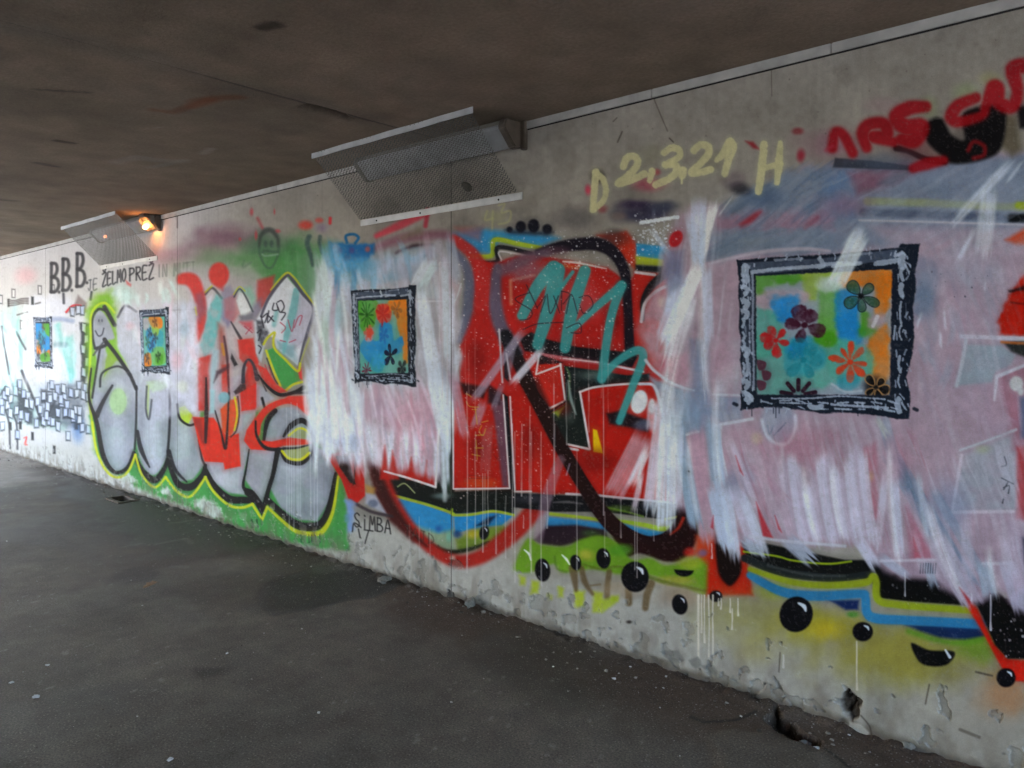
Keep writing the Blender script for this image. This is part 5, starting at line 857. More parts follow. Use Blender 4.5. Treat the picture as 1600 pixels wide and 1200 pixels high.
def m_top(s):
    b = tG5; g = tG6
    s.haze(*b((660, 240))[0], 34, 26, (150, 166, 124), .6); s.haze(*b((490, 310))[0], 24, 26, (140, 160, 116), .5); s.haze(*b((760, 180))[0], 30, 18, (160, 160, 110), .5); s.haze(*b((60, 480))[0], 40, 30, (176, 130, 150), .5); s.haze(*b((280, 300))[0], 50, 20, (176, 140, 150), .3)
    s.F(b((70, 532), (240, 545), (400, 566), (420, 590), (60, 577)), (58, 64, 74), .9, 2); s.S(b((345, 490), (400, 505), (480, 540), (560, 548)), [11, 9, 10, 12], (28, 26, 28), .95, 2.2)
    s.F(b((820, 330), (880, 350), (905, 500), (860, 530), (810, 480)), (96, 88, 72), .8, 6); s.F(b((880, 300), (1000, 300), (1000, 420), (895, 400)), (28, 26, 28), .95, 4)
    for x, q, rx, ry, c, al in ((1300, 225, 90, 40, (150, 112, 124), .45), (1430, 235, 70, 34, (120, 60, 66), .45), (1520, 215, 60, 50, (70, 62, 60), .55), (1380, 250, 80, 24, (92, 104, 126), .5)): s.haze(x, q, rx, ry, c, al)
    pk = part('painted_lettering', 'bold black sprayed strokes near the wall top'); pr = part('painted_lettering', 'red sprayed lettering climbing along the wall top')
    s.F(b((645, 330), (822, 305), (815, 480), (740, 540), (600, 560), (540, 520), (480, 460), (470, 400), (500, 360), (550, 360), (590, 430), (650, 450)), (26, 24, 26), .97, 3.5, part=pk, sm=True)
    R = (156, 28, 36)
    for P, w in ((((58, 490), (72, 420), (110, 435), (150, 512)), 10), (((212, 488), (195, 425), (222, 385), (288, 382), (300, 435), (240, 440), (330, 462)), [10, 13, 12, 12, 13, 12, 10]), (((475, 305), (400, 312), (345, 350), (385, 395), (455, 395), (425, 455), (370, 450)), [11, 14, 15, 16, 16, 15, 12]), (((700, 265), (620, 300), (590, 350), (625, 372), (725, 345), (745, 300), (785, 225), (800, 285), (860, 305), (885, 240), (868, 140), (930, 120)), [10, 12, 13, 11, 9, 10, 18, 14, 13, 11, 16, 14]), (((420, 580), (480, 560), (555, 545)), [9, 12, 9])): s.S(b(P), np.array(w) * 1.65 if hasattr(w, '__len__') else w * 1.65, R, .86, 3.6, part=pr)
    s.S(b((665, 500), (690, 462), (735, 480), (735, 520), (690, 535)), 7, (130, 34, 38), .8, 2.5)
    s.S(b((30, 500), (60, 480)), 5, (186, 70, 90), .6, 3)
    for x, y, rx, ry, c, al in ((150, 430, 17, 18, (30, 28, 32), .95), (85, 520, 9, 14, (206, 70, 96), .85), (500, 480, 40, 20, (170, 84, 100), .75), (560, 395, 12, 10, (186, 70, 80), .7), (420, 620, 46, 14, (52, 42, 70), .8), (600, 630, 40, 16, (46, 52, 76), .7), (1140, 510, 26, 16, (44, 44, 50), .75), (1100, 440, 30, 22, (110, 96, 108), .5), (180, 650, 14, 12, (150, 70, 76), .7), (1540, 110, 14, 9, (140, 60, 66), .8), (1560, 280, 11, 16, (166, 46, 62), .8), (960, 330, 40, 30, (120, 116, 100), .4), (300, 700, 20, 10, (140, 120, 112), .6), (520, 280, 30, 30, (140, 140, 110), .3)): s.haze(*g((x, y))[0], rx, ry, c, al)
    s.F(g((1175, 180), (1230, 185), (1280, 240), (1230, 230)), (150, 46, 54), .85, 2.5)
    Cr = (204, 200, 158); p = part('painted_lettering', 'cream brushed date reading 2.3.21'); pD = part('painted_lettering', 'cream letter D left of the date'); pH = part('painted_lettering', 'cream letter H right of the date')
    for P, w, q in ((((138, 392), (128, 520), (118, 655)), 7.5, pD), (((132, 400), (185, 440), (208, 520), (185, 600), (125, 652)), 6.5, pD), (((330, 355), (352, 300), (400, 285), (428, 320), (410, 370), (350, 430), (292, 474), (380, 452), (475, 408)), 8, p), (((528, 390), (510, 455)), [8, 6], p), (((612, 262), (660, 228), (712, 240), (715, 290), (620, 345)), 7.5, p), (((620, 345), (690, 345), (692, 400), (640, 445), (555, 482)), 8, p), (((742, 385), (738, 415)), 9, p), (((736, 420), (735, 472)), 2, p), (((818, 245), (860, 208), (915, 215), (920, 270), (870, 330), (800, 398), (870, 395), (935, 378)), 8, p), (((978, 310), (1030, 260), (1062, 185)), [6, 9, 8], p), (((1075, 170), (1085, 220), (1060, 300), (1032, 410)), [5, 11, 9, 7], p), (((1306, 200), (1290, 360), (1268, 530)), [8, 9, 8], pH), (((1418, 195), (1410, 330), (1395, 470)), [6, 9, 6], pH), (((1290, 372), (1420, 338)), 7, pH)): s.S(g(P), np.array(w) * 1.5 if hasattr(w, '__len__') else w * 1.5, Cr, .93, 1.1, n=.8, ns=4, part=q)
    l = Z(480, 150, 4.444)
    for P in (((1250, 800), (1235, 860), (1290, 850)), ((1290, 800), (1285, 920)), ((1330, 760), (1370, 750), (1350, 810), (1410, 800), (1400, 870), (1330, 890))): s.S(l(P), 3.4, (180, 178, 130), .55, 1.2)
    s.haze(*l((1330, 850))[0], 26, 18, (166, 164, 128), .3)
    # hairline cracks and pocks in the bare concrete
    for P, w in (((1018, 142), (1024, 160), (1043, 205)), 1.2), (((965, 222), (972, 206)), 2.2), (((1046, 216), (1052, 222)), 2), (((277, 331), (277, 356)), 1.6), (((958, 190), (964, 184)), 1.2), (((1205, 80), (1206, 150)), .8): s.S(P, w, (70, 64, 60), .7, .8)
    s.dots(830, 60, 1600, 240, 90, .5, 1.5, (96, 90, 84), .6, seed=51); s.dots(280, 300, 700, 380, 40, .4, 1.2, (110, 106, 102), .6, seed=52)

def m_runs(s):
    g = np.random.RandomState(77)
    for x, y0, y1 in ((200, 50, 1180), (250, 300, 1000), (298, 560, 1050), (310, 560, 900), (330, 540, 880), (380, 640, 1060), (440, 700, 1090), (482, 250, 1020), (498, 300, 1240), (540, 250, 700), (552, 820, 900), (592, 140, 1080), (600, 300, 1180), (662, 300, 1260), (742, 0, 560), (745, 250, 700), (885, 420, 1160), (1052, 0, 820), (1060, 800, 1080), (1160, 720, 960), (1248, 780, 1160), (1262, 780, 1210), (1365, 780, 980), (1318, 780, 830), (960, 0, 300), (700, 600, 900), (820, 0, 380)):
        s.drip(680 + x / 4, 600 + y0 / 4, 600 + y1 / 4, 1.0 + .5 * g.rand(), (206, 200, 200), .62)
    for x in (45, 75, 190, 210, 250, 1040, 960, 1080, 870, 740): s.drip(680 + x / 4, 340 + 650 / 4 + 60 * g.rand(), 600 + 60 * g.rand(), .9, (210, 190, 190), .4)
    s.dots(715, 370, 1000, 560, 520, .35, 1.5, (222, 216, 218), .8, seed=61); s.dots(860, 360, 1000, 420, 120, .4, 1.7, (226, 226, 232), .85, seed=62); s.dots(720, 560, 900, 780, 300, .35, 1.4, (220, 200, 198), .7, seed=63); s.dots(820, 540, 900, 600, 120, .4, 1.3, (226, 214, 214), .8, seed=64); s.dots(690, 640, 860, 920, 120, .4, 1.2, (210, 206, 204), .6, seed=65)
    s.drip(1548, 930, 984, 2.4, (200, 196, 206), .9); s.drip(1414, 895, 931, 1.6, (206, 206, 214), .8); s.drip(1518, 928, 938, 2, (200, 196, 206), .8); s.drip(1112, 850, 872, 2, (206, 196, 200), .8)
    for x in (640, 655, 672, 560): s.drip(x, 800 + 60 * g.rand(), 895, 1, (200, 200, 200), .4)

def m_foot(s):
    """flaking skim coat, grey patches and dirt at the foot; real relief in H"""
    X = s.x[None] + 0 * s.Y; Y = s.Y
    hh = (s.bot - s.top)[None]; hb = (s.bot[None] - Y) / hh
    u, v = 380 * 1180 * 3 / (.4446 * (X + 519.5)), hb * 1000     # true lengths along the wall
    n1 = fnoise(u, v, 46, 70, 4); n2 = fnoise(u, v, 17, 71, 3)
    lim = .105 + .05 * (fnoise(u, v * 0, 160, 72, 2) - .5)
    q = -.05 * sstep(1050, 1300, X) - .03 * sstep(520, 300, X) + .62 * fnoise(u, v, 20, 77, 4) + .38 * n2 + .06 * sstep(lim, lim * .2, hb) - .5 * sstep(lim * .7, lim * 1.5, hb)
    gone = sstep(.59, .63, q) * (hb < .2)
    edge = sstep(.575, .60, q) * (hb < .2)
    col = np.array([138, 136, 130], np.float32) / 255 * (1 + .25 * (n2 - .5))[..., None]
    s.C += (np.array([212, 212, 208], np.float32) / 255 - s.C) * ((edge * (1 - gone)) * .35)[..., None]
    s.C += (col - s.C) * (gone * .42)[..., None]
    s.H -= .008 * gone
    s.H += .0012 * (n2 - .5) * (hb < .25) + .0008 * (fnoise(u, v, 9, 73, 2) - .5)
    # crumbled very edge
    rim = sstep(.022, .004, hb + .012 * (fnoise(u, v, 14, 74, 2) - .5))
    s.C += (np.array([92, 84, 76], np.float32) / 255 - s.C) * (rim * .75)[..., None]
    s.H -= .006 * rim
    grime = sstep(.10, .01, hb + .05 * (fnoise(u, v, 60, 78, 3) - .5)) * sstep(.35, .7, fnoise(u, v * .5, 24, 79, 3)); s.C += (np.array([112, 102, 90], np.float32) / 255 - s.C) * (grime * .5)[..., None]
    # thin vertical rain streaks and dust over everything
    st = fnoise(u * 3, v * .12, 30, 75, 3); s.C *= (1 - .03 * sstep(.55, .8, st))[..., None]
    # deep broken spot and cracks near the right end
    for cx, cy, r in ((1325, 1098, 14), (1333, 1112, 12), (1322, 1085, 7), (1340, 1098, 9)):
        d = np.sqrt((X - cx) ** 2 + ((Y - cy) * .8) ** 2) + 7 * (fnoise(X, Y, 8, 76, 2) - .5)
        m = sstep(r, r * .6, d); s.C += (np.array([62, 54, 48], np.float32) / 255 - s.C) * (m * .85)[..., None]; s.H -= .022 * m
    for P, w in (((1327, 1110), (1332, 1128), (1330, 1150)), 2.6), (((1345, 1118), (1358, 1135), (1362, 1160)), 1.8), (((1452, 1070), (1446, 1100)), 2), (((1219, 1020), (1217, 1050)), 1.6), (((1500, 1140), (1530, 1152)), 5), (((1525, 1050), (1550, 1056)), 3): s.S(P, w, (62, 54, 48), .75, 1.2)
    s.F([(1326, 1128), (1345, 1132), (1358, 1146), (1350, 1160), (1325, 1150)], (186, 180, 170), .8, 1.5)
    for P in (((1030, 1018), (1060, 1016), (1068, 1030), (1052, 1040)), ((1076, 1032), (1090, 1026), (1098, 1040), (1086, 1046)), ((1094, 1040), (1112, 1036), (1130, 1062), (1118, 1060)), ((1134, 1066), (1146, 1056), (1160, 1072), (1146, 1074))): s.F(P, (128, 128, 124), .8, 1.5, n=2, ns=6)
    s.haze(983, 972, 8, 5, (40, 34, 30), .8)
    s.F([(1480, 1110), (1600, 1120), (1600, 1200), (1500, 1190)], (160, 152, 142), .4, 8, n=5)

def paint(s):
    concrete(s)
    m_left(s); m_throwup(s); m_veil(s); m_mid(s); m_red(s); m_green(s); m_wash1(s); m_teal(s); m_wash2(s); m_top(s); m_runs(s)
    FR = (('painted_picture', 'biggest painted picture of stencilled flowers on the near panel'), ('painted_picture', 'painted flower picture with a blue lower half left of the joint'), ('painted_picture', 'narrow painted picture between the silver letters'), ('painted_picture', 'smallest painted picture on the far white panel'))
    for k, cor in enumerate((((1152.7, 406.7), (1434, 381.3), (1426, 654.7), (1155.3, 640)), ((548.5, 454), (649, 446), (652, 604), (553.6, 598.7)), ((218, 485), (263, 480), (266.5, 585), (221.7, 583)), ((52.4, 496), (80.7, 494.7), (82.7, 576), (55, 574.5)))):
        cv = part(*FR[k]); fr = part('painted_frame', 'stencilled dark ornate frame of painted picture %s' % ('nearest', 'middle', 'narrow', 'far')[k], cv)
        frames(s, cor, k, (fr, cv))
    s.B((1343, 371), (1304, 448), 26, (216, 224, 232), .8, .35, 6, seed=3)  # same painted highlight again, carried over the frame's top edge
    m_foot(s)
    X = s.x[None] + 0 * s.Y; Y = s.Y; g = s.G[..., None]
    # uneven coats, and paint worn off the grain of the concrete
    s.C *= 1 + g * (.16 * (fnoise(X, Y, 34, 300, 4) - .5) + .08 * (fnoise(X, Y, 5, 304, 2) - .5))[..., None]
    wear = sstep(.66, .80, fnoise(X, Y, 3.2, 310, 2) + .25 * (fnoise(X, Y, 60, 312, 2) - .5)) * .17
    s.C += (np.array([150, 146, 140], np.float32) / 255 - s.C) * wear[..., None]
    q = s.C.mean(-1, keepdims=True)
    s.C[:] = np.clip(s.C + (s.C - q) * .06 * g + (s.C - .5) * .14 * g, .02, .95)
# ---------------------------------------------------------------------------
# HELPERS
# ---------------------------------------------------------------------------
COL = scene.collection
def to_lin(c):
    c = np.clip(c, 0, 1); return np.where(c <= .04045, c / 12.92, ((c + .055) / 1.055) ** 2.4)
def rgb(r, g, b): return tuple(float(v) for v in to_lin(np.array([r, g, b]) / 255.)) + (1.,)
def s_of(x): return (FPX * D / (CP * (np.asarray(x, float) - XV)) - D * SP) / CP        # tracing x -> metres along the wall
def x_of(s): return XV + FPX * D / (CP * (np.asarray(s, float) * CP + D * SP))
def floor_pt(x, y, z=0.):                                                                 # tracing point -> point on the floor (or at height z)
    d = FPX * (EYE - z) / (y - 534.); l = (x - 800) / FPX * d
    return (-(d * CP - l * SP), d * SP + l * CP)
def ceil_pt(x, y):
    d = FPX * (HGT - EYE) / (534. - y); l = (x - 800) / FPX * d
    return (-(d * CP - l * SP), d * SP + l * CP)
def obj(name, me, mat=None, parent=None, loc=(0, 0, 0)):
    o = bpy.data.objects.new(name, me); COL.objects.link(o); o.location = loc
    if mat is not None and me is not None:
        me.materials.clear(); me.materials.append(mat)
    if parent is not None: o.parent = parent
    return o
def thing(name, label, cat, loc=(0, 0, 0), group=None):
    o = bpy.data.objects.new(name, None); COL.objects.link(o); o.location = loc; o.empty_display_size = .1
    o['label'] = label; o['category'] = cat
    if group: o['group'] = group
    return o
def tag(o, label, cat, group=None):
    o['label'] = label; o['category'] = cat
    if group: o['group'] = group
    return o
def mesh_from(V, Fc, name='m', sm=False):
    me = bpy.data.meshes.new(name); me.from_pydata([tuple(v) for v in V], [], [tuple(f) for f in Fc]); me.update()
    if sm: me.polygons.foreach_set('use_smooth', [True] * len(me.polygons))
    return me
def box_vf(x0, x1, y0, y1, z0, z1, V, Fc):
    b = len(V)
    V += [(x0, y0, z0), (x1, y0, z0), (x1, y1, z0), (x0, y1, z0), (x0, y0, z1), (x1, y0, z1), (x1, y1, z1), (x0, y1, z1)]
    Fc += [tuple(b + i for i in f) for f in ((3, 2, 1, 0), (4, 5, 6, 7), (0, 1, 5, 4), (1, 2, 6, 5), (2, 3, 7, 6), (3, 0, 4, 7))]
def box(name, x0, x1, y0, y1, z0, z1, mat, parent=None, bev=0.):
    V, Fc = [], []; box_vf(x0, x1, y0, y1, z0, z1, V, Fc); me = mesh_from(V, Fc, name)
    if bev:
        bm = bmesh.new(); bm.from_mesh(me); bmesh.ops.bevel(bm, geom=bm.edges[:], offset=bev, segments=2, affect='EDGES'); bm.to_mesh(me); bm.free()
    return obj(name, me, mat, parent)
def prism(prof, x0, x1, name, mat, parent=None, bev=0.):
    """profile of (y, z) swept along x"""
    n = len(prof); V = [(x0, a, b) for a, b in prof] + [(x1, a, b) for a, b in prof]
    Fc = [(i, (i + 1) % n, n + (i + 1) % n, n + i) for i in range(n)] + [tuple(range(n))[::-1], tuple(range(n, 2 * n))]
    me = mesh_from(V, Fc, name); bm = bmesh.new(); bm.from_mesh(me); bmesh.ops.recalc_face_normals(bm, faces=bm.faces[:])
    if bev: bmesh.ops.bevel(bm, geom=bm.edges[:], offset=bev, segments=2, affect='EDGES')
    bm.to_mesh(me); bm.free()
    return obj(name, me, mat, parent)
def grid_mesh(name, co, keep=None, attrs=None, flip=False):
    """quad sheet from an array of points (rows, cols, 3); keep: mask of cells"""
    R, Cn = co.shape[:2]
    idx = np.arange(R * Cn, dtype=np.int32).reshape(R, Cn)
    q = np.stack([idx[:-1, :-1], idx[1:, :-1], idx[1:, 1:], idx[:-1, 1:]], -1)
    if flip: q = q[..., ::-1]
    q = q[keep] if keep is not None else q.reshape(-1, 4)
    if len(q) == 0: return None
    used = np.unique(q); rem = np.zeros(R * Cn, np.int32); rem[used] = np.arange(len(used)); q = rem[q]
    me = bpy.data.meshes.new(name); nf = len(q)
    me.vertices.add(len(used)); me.vertices.foreach_set('co', co.reshape(-1, 3)[used].astype(np.float32).ravel())
    me.loops.add(nf * 4); me.loops.foreach_set('vertex_index', q.astype(np.int32).ravel())
    me.polygons.add(nf); me.polygons.foreach_set('loop_start', np.arange(0, nf * 4, 4, dtype=np.int32))
    me.polygons.foreach_set('use_smooth', np.ones(nf, bool))
    for k, a in (attrs or {}).items():
        at = me.attributes.new(k, 'FLOAT_COLOR', 'POINT'); at.data.foreach_set('color', a.reshape(-1, 4)[used].astype(np.float32).ravel())
    me.update(calc_edges=True)
    return me
class NT:
    def __init__(s, name):
        s.m = bpy.data.materials.new(name); s.m.use_nodes = True; s.t = s.m.node_tree; s.b = s.t.nodes['Principled BSDF']
    def n(s, typ, **kw):
        o = s.t.nodes.new('ShaderNode' + typ)
        for k, v in kw.items():
            if k.startswith('i_'): o.inputs[k[2:].replace('_', ' ')].default_value = v
            else: setattr(o, k, v)
        return o
    def l(s, a, b): s.t.links.new(a, b)
    def set(s, **kw):
        for k, v in kw.items(): s.b.inputs[k.replace('_', ' ')].default_value = v
    def noise(s, scale, detail=4, vec=None, rough=.55):
        o = s.n('TexNoise'); o.inputs['Scale'].default_value = scale; o.inputs['Detail'].default_value = detail; o.inputs['Roughness'].default_value = rough
        if vec is not None: s.l(vec, o.inputs['Vector'])
        return o.outputs['Fac']
    def coord(s, sc=(1, 1, 1)):
        g = s.n('NewGeometry'); m = s.n('Mapping'); m.inputs['Scale'].default_value = sc; s.l(g.outputs['Position'], m.inputs['Vector']); return m.outputs[0]
    def ramp(s, fac, stops):
        r = s.n('ValToRGB'); e = r.color_ramp.elements
        while len(e) > 1: e.remove(e[0])
        e[0].position = stops[0][0]; e[0].color = stops[0][1]
        for p, c in stops[1:]:
            k = e.new(p); k.color = c
        s.l(fac, r.inputs[0]); return r.outputs[0]
    def mix(s, fac, a, b, mode='MIX'):
        o = s.n('Mix', data_type='RGBA', blend_type=mode)
        for v, k in ((fac, 0), (a, 6), (b, 7)):
            if hasattr(v, 'is_output'): s.l(v, o.inputs[k])
            else: o.inputs[k].default_value = v
        return o.outputs[2]
    def mr(s, v, a, b, c, d):
        o = s.n('MapRange'); s.l(v, o.inputs[0])
        for i, q in enumerate((a, b, c, d)): o.inputs[i + 1].default_value = q
        return o.outputs[0]
    def bump(s, h, strength, dist):
        o = s.n('Bump'); o.inputs['Strength'].default_value = strength; o.inputs['Distance'].default_value = dist; s.l(h, o.inputs['Height']); s.l(o.outputs[0], s.b.inputs['Normal'])
def grey(v): return (v, v, v, 1)
def simple(name, c, rough=.6, metal=0., var=.25, scale=18., bump=.0):
    t = NT(name); v = t.coord(); n = t.noise(scale, 5, v)
    t.l(t.mix(1., c, t.ramp(n, [(.3, grey(1 - var)), (.7, grey(1 + var * .4))]), 'MULTIPLY'), t.b.inputs['Base Color'])
    t.set(Roughness=rough, Metallic=metal)
    if bump: t.bump(t.noise(scale * 5, 3, v), .4, bump)
    return t.m
# ---------------------------------------------------------------------------
# MATERIALS
# ---------------------------------------------------------------------------
def mat_wall():
    t = NT('painted_concrete'); a = t.n('Attribute', attribute_name='paint'); v = t.coord()
    fine = t.noise(220, 2, v); mid = t.noise(26, 3, v)
    pores = t.n('TexVoronoi'); pores.inputs['Scale'].default_value = 95; t.l(v, pores.inputs['Vector'])
    c = t.mix(1., a.outputs['Color'], t.ramp(fine, [(.3, grey(.90)), (.7, grey(1.05))]), 'MULTIPLY')
    c = t.mix(1., c, t.ramp(mid, [(.3, grey(.93)), (.7, grey(1.03))]), 'MULTIPLY')
    pk = t.mix(1., t.ramp(pores.outputs['Distance'], [(.05, grey(1)), (.13, grey(0))]), t.ramp(t.noise(9, 2, v), [(.5, grey(0)), (.62, grey(1))]), 'MULTIPLY')
    c = t.mix(t.mr(pk, 0, 1, 0, .45), c, (.08, .07, .06, 1)); t.l(c, t.b.inputs['Base Color'])
    t.l(t.mr(a.outputs['Alpha'], 0, 1, .95, .80), t.b.inputs['Roughness']); t.b.inputs['Specular IOR Level'].default_value = .10
    t.bump(t.noise(160, 2, v), .35, .003)
    return t.m
M_WALL = mat_wall()
def mat_attr(name, r0, r1, fs, bd, lo=.75, hi=1.2):
    t = NT(name); a = t.n('Attribute', attribute_name='tone'); v = t.coord()
    f = t.noise(fs, 3, v); m = t.noise(fs * .08, 3, v); g = t.noise(fs * 2., 1, v)
    c = t.mix(1., a.outputs['Color'], t.ramp(f, [(.3, grey(lo)), (.7, grey(hi))]), 'MULTIPLY')
    c = t.mix(1., c, t.ramp(m, [(.3, grey(.86)), (.7, grey(1.1))]), 'MULTIPLY')
    if name == 'worn_asphalt':      # pale stones in the binder
        vo = t.n('TexVoronoi'); vo.inputs['Scale'].default_value = 90; t.l(v, vo.inputs['Vector']); sp = t.n('SeparateColor'); t.l(vo.outputs['Color'], sp.inputs[0])
        k = t.mix(1., t.ramp(vo.outputs['Distance'], [(.22, grey(1)), (.34, grey(0))]), t.ramp(sp.outputs[0], [(.62, grey(0)), (.85, grey(1))]), 'MULTIPLY')
        c = t.mix(t.mr(k, 0, 1, 0, .5), c, rgb(150, 144, 134))
    t.l(c, t.b.inputs['Base Color']); t.l(t.mr(a.outputs['Alpha'], 0, 1, r0, r1), t.b.inputs['Roughness'])
    t.bump(g, .5, bd); return t.m
M_FLOOR = mat_attr('worn_asphalt', .82, .34, 130, .006, .58, 1.4); M_FLOOR.node_tree.nodes['Principled BSDF'].inputs['Specular IOR Level'].default_value = .3
M_CEIL = mat_attr('soot_stained_concrete', .95, .85, 60, .004, .86, 1.1); M_CEIL.node_tree.nodes['Principled BSDF'].inputs['Specular IOR Level'].default_value = .1
M_CONC = simple('plain_concrete', rgb(150, 146, 138), .85, 0, .25, 3, .003)
M_TRIM = simple('pale_trim', rgb(176, 174, 170), .7, 0, .3, 8, .002)
M_DARK = simple('dark_gap', rgb(34, 31, 29), .95, 0, .2, 20)
M_GROUND = simple('outside_paving', rgb(158, 158, 156), .9, 0, .3, 2, .004)
M_STRIP = simple('painted_steel_strip', rgb(176, 178, 180), .45, .1, .2, 14, .0008)
M_MESH = simple('galvanised_mesh', rgb(92, 91, 87), .5, .6, .3, 30)
M_SCREW = simple('dark_screw', rgb(50, 48, 46), .5, .8, .2, 40)
M_HOUS = simple('lamp_housing', rgb(112, 108, 100), .5, 0, .35, 12)
M_CAP = simple('brown_lamp_end', rgb(84, 74, 64), .5, 0, .5, 16, .001)
M_DIFF = simple('dusty_diffuser', rgb(138, 140, 142), .55, 0, .3, 10)

# ---------------------------------------------------------------------------
# THE PAINTED WALL: four concrete panels, paint cut out of them piece by piece
# ---------------------------------------------------------------------------
S_J = [15.2, float(s_of(71.)), float(s_of(277.)), float(s_of(705.)), -3.2]
wall = thing('graffiti_wall', 'long concrete underpass wall covered with sprayed and brushed graffiti', 'wall', (-6, 3, 0)); wall['kind'] = 'thing'
def wobj(name, me, mat, parent=wall): return obj(name, me, mat, parent, (6, -3, 0) if parent is wall else (0, 0, 0))
part_obj = {}; pend = {}
GAP = .003
for pi in range(4):
    sa, sb = S_J[pi] - (GAP if pi else 0), S_J[pi + 1] + (GAP if pi < 3 else 0)
    xa, xb = float(x_of(sa)), float(x_of(sb))
    step = (1.1, 1.1, 1.2, 1.25)[pi]; nr = (300, 420, 640, 940)[pi]
    if pi == 0: xs = np.concatenate([np.linspace(xa, -12, 60)[:-1], np.arange(-12, xb, step), [xb]])
    elif pi == 3: xs = np.concatenate([np.arange(xa, 1612, step), np.linspace(1612, xb, 90)])
    else: xs = np.linspace(xa, xb, int((xb - xa) / step))
    sh = Sheet(xs, y_top(xs), y_bot(xs), nr); paint(sh)
    co = np.zeros((nr, len(xs), 3), np.float32)
    co[..., 0] = -s_of(xs)[None]; co[..., 1] = D - sh.H; co[..., 2] = np.linspace(HGT, 0, nr)[:, None]
    co[:, 0, 1] = co[:, -1, 1] = D
    col = np.concatenate([to_lin(sh.C), sh.G[..., None]], -1)
    P = np.max(np.stack([sh.P[:-1, :-1], sh.P[1:, 1:]]), 0)
    me = grid_mesh('panel', co, P == 0, {'paint': col}); pan = wobj('panel', me, M_WALL)
    pan['label'] = ('pale far wall panel with little boxes', 'wall panel with the first silver letters', 'wall panel with the middle framed picture', 'near wall panel with the biggest framed picture')[pi]
    for k in np.unique(P):
        if k: pend.setdefault(int(k), []).append(grid_mesh('paint', co, P == k, {'paint': col}))
for k in sorted(pend, key=lambda k: (PARTS[k][2] > 0, k)):
    name, lab, par = PARTS[k]; mes = [m for m in pend[k] if m]
    if len(mes) > 1:
        bm = bmesh.new()
        for m in mes: bm.from_mesh(m)
        bm.to_mesh(mes[0]); bm.free()
    pa = part_obj.get(par, wall); o = wobj(name, mes[0], M_WALL, pa)
    mes[0].name = name
    if lab: o['label'] = lab
    part_obj[k] = o
# backing of the joints, trim under the ceiling
M_MASTIC = simple('joint_mastic', rgb(86, 82, 80), .9, 0, .95, 7)
for s0 in S_J[1:4]:
    V, Fc = [], []; box_vf(-s0 - .05, -s0 + .05, D + .008, D + .05, 0, HGT, V, Fc); wobj('joint_filler', mesh_from(V, Fc), M_MASTIC)
cuts = [15.2, 12.4, S_J[1], 8.2, S_J[2], 5.0, S_J[3], float(s_of(805)), float(s_of(1020)), float(s_of(1300)), -.6, -3.2]
for a, b in zip(cuts[:-1], cuts[1:]):
    wobj('trim_strip', box('trim_strip', -a + .002, -b - .002, D - .011, D + .02, HGT - .040, HGT - .001, M_TRIM, None, .0025).data, M_TRIM)
for o in [o for o in COL.objects if o.name.startswith('trim_strip') and o.parent is None]: bpy.data.objects.remove(o)
V, Fc = [], []; box_vf(-15.2, 3.2, D - .004, D + .02, HGT - .0465, HGT - .0405, V, Fc); wobj('gap_shade_bar', mesh_from(V, Fc), M_DARK)  # solid dark bar, its colour stands in for shade under the trim
V, Fc = [], []; box_vf(-15.2, 3.2, D + .051, D + .45, -.3, HGT + .6, V, Fc); wobj('core', mesh_from(V, Fc), M_CONC)

# ---------------------------------------------------------------------------
# FLOOR
# ---------------------------------------------------------------------------
def in_poly(P, X, Y):
    m = np.zeros(X.shape, bool)
    for i in range(len(P)):
        (x1, y1), (x2, y2) = P[i], P[(i + 1) % len(P)]
        if y1 != y2: m ^= ((y1 > Y) != (y2 > Y)) & (X < (x2 - x1) * (Y - y1) / (y2 - y1) + x1)
    return m
def seg_dist(P, X, Y, closed=False):
    d = np.full(X.shape, 1e3)
    for i in range(len(P) - (0 if closed else 1)):
        (ax, ay), (bx, by) = P[i], P[(i + 1) % len(P)]; L = (bx - ax) ** 2 + (by - ay) ** 2 + 1e-9
        t = np.clip(((X - ax) * (bx - ax) + (Y - ay) * (by - ay)) / L, 0, 1); d = np.minimum(d, np.hypot(X - ax - t * (bx - ax), Y - ay - t * (by - ay)))
    return d
def blob(P, X, Y, soft, nz=0., ns=.2, seed=80):
    d = seg_dist(P, X, Y, True); sd = np.where(in_poly(P, X, Y), d, -d)
    if nz: sd = sd + nz * 2 * (fnoise(X, Y, ns, seed, 3) - .5)
    return sstep(-soft, soft, sd)
def axis(bounds, stops):
    out = []
    for (a, b), st in zip(zip(bounds[:-1], bounds[1:]), stops): out.append(np.arange(a, b - st * .4, st))
    out.append([bounds[-1]]); return np.concatenate(out)
DR = (-7.57, -7.31, 2.775, 2.905)        # drain opening
fx = axis([-15.2, -9, DR[0], DR[1], -4.5, -1.5, -.8, 1., 3.2], [.05, .03, .02, .022, .015, .006, .015, .05]); fy = axis([-2.6, .4, 2.6, DR[2], DR[3], D + .06], [.08, .02, .0125, .009, .0095])
X, Y = np.meshgrid(fx, fy)
n1 = fnoise(X, Y, .9, 81, 4); n2 = fnoise(X, Y, .16, 82, 3); n3 = fnoise(X, Y, .05, 83, 2)
C = np.array([100, 93, 83], float)[None, None] / 255 * (1 + .42 * (n1 - .5) + .22 * (n2 - .5))[..., None]
wet = np.zeros(X.shape)
def tint(m, c, a=1.):
    global C
    C = C + (np.array(c, float) / 255 - C) * (m * a)[..., None]
ed = D - Y
tint(sstep(.6, .05, ed + .35 * (n1 - .5) + .14 * (n2 - .5)), (78, 62, 51), .85)      # silt washed against the wall
FP = lambda P: [floor_pt(*p) for p in P]
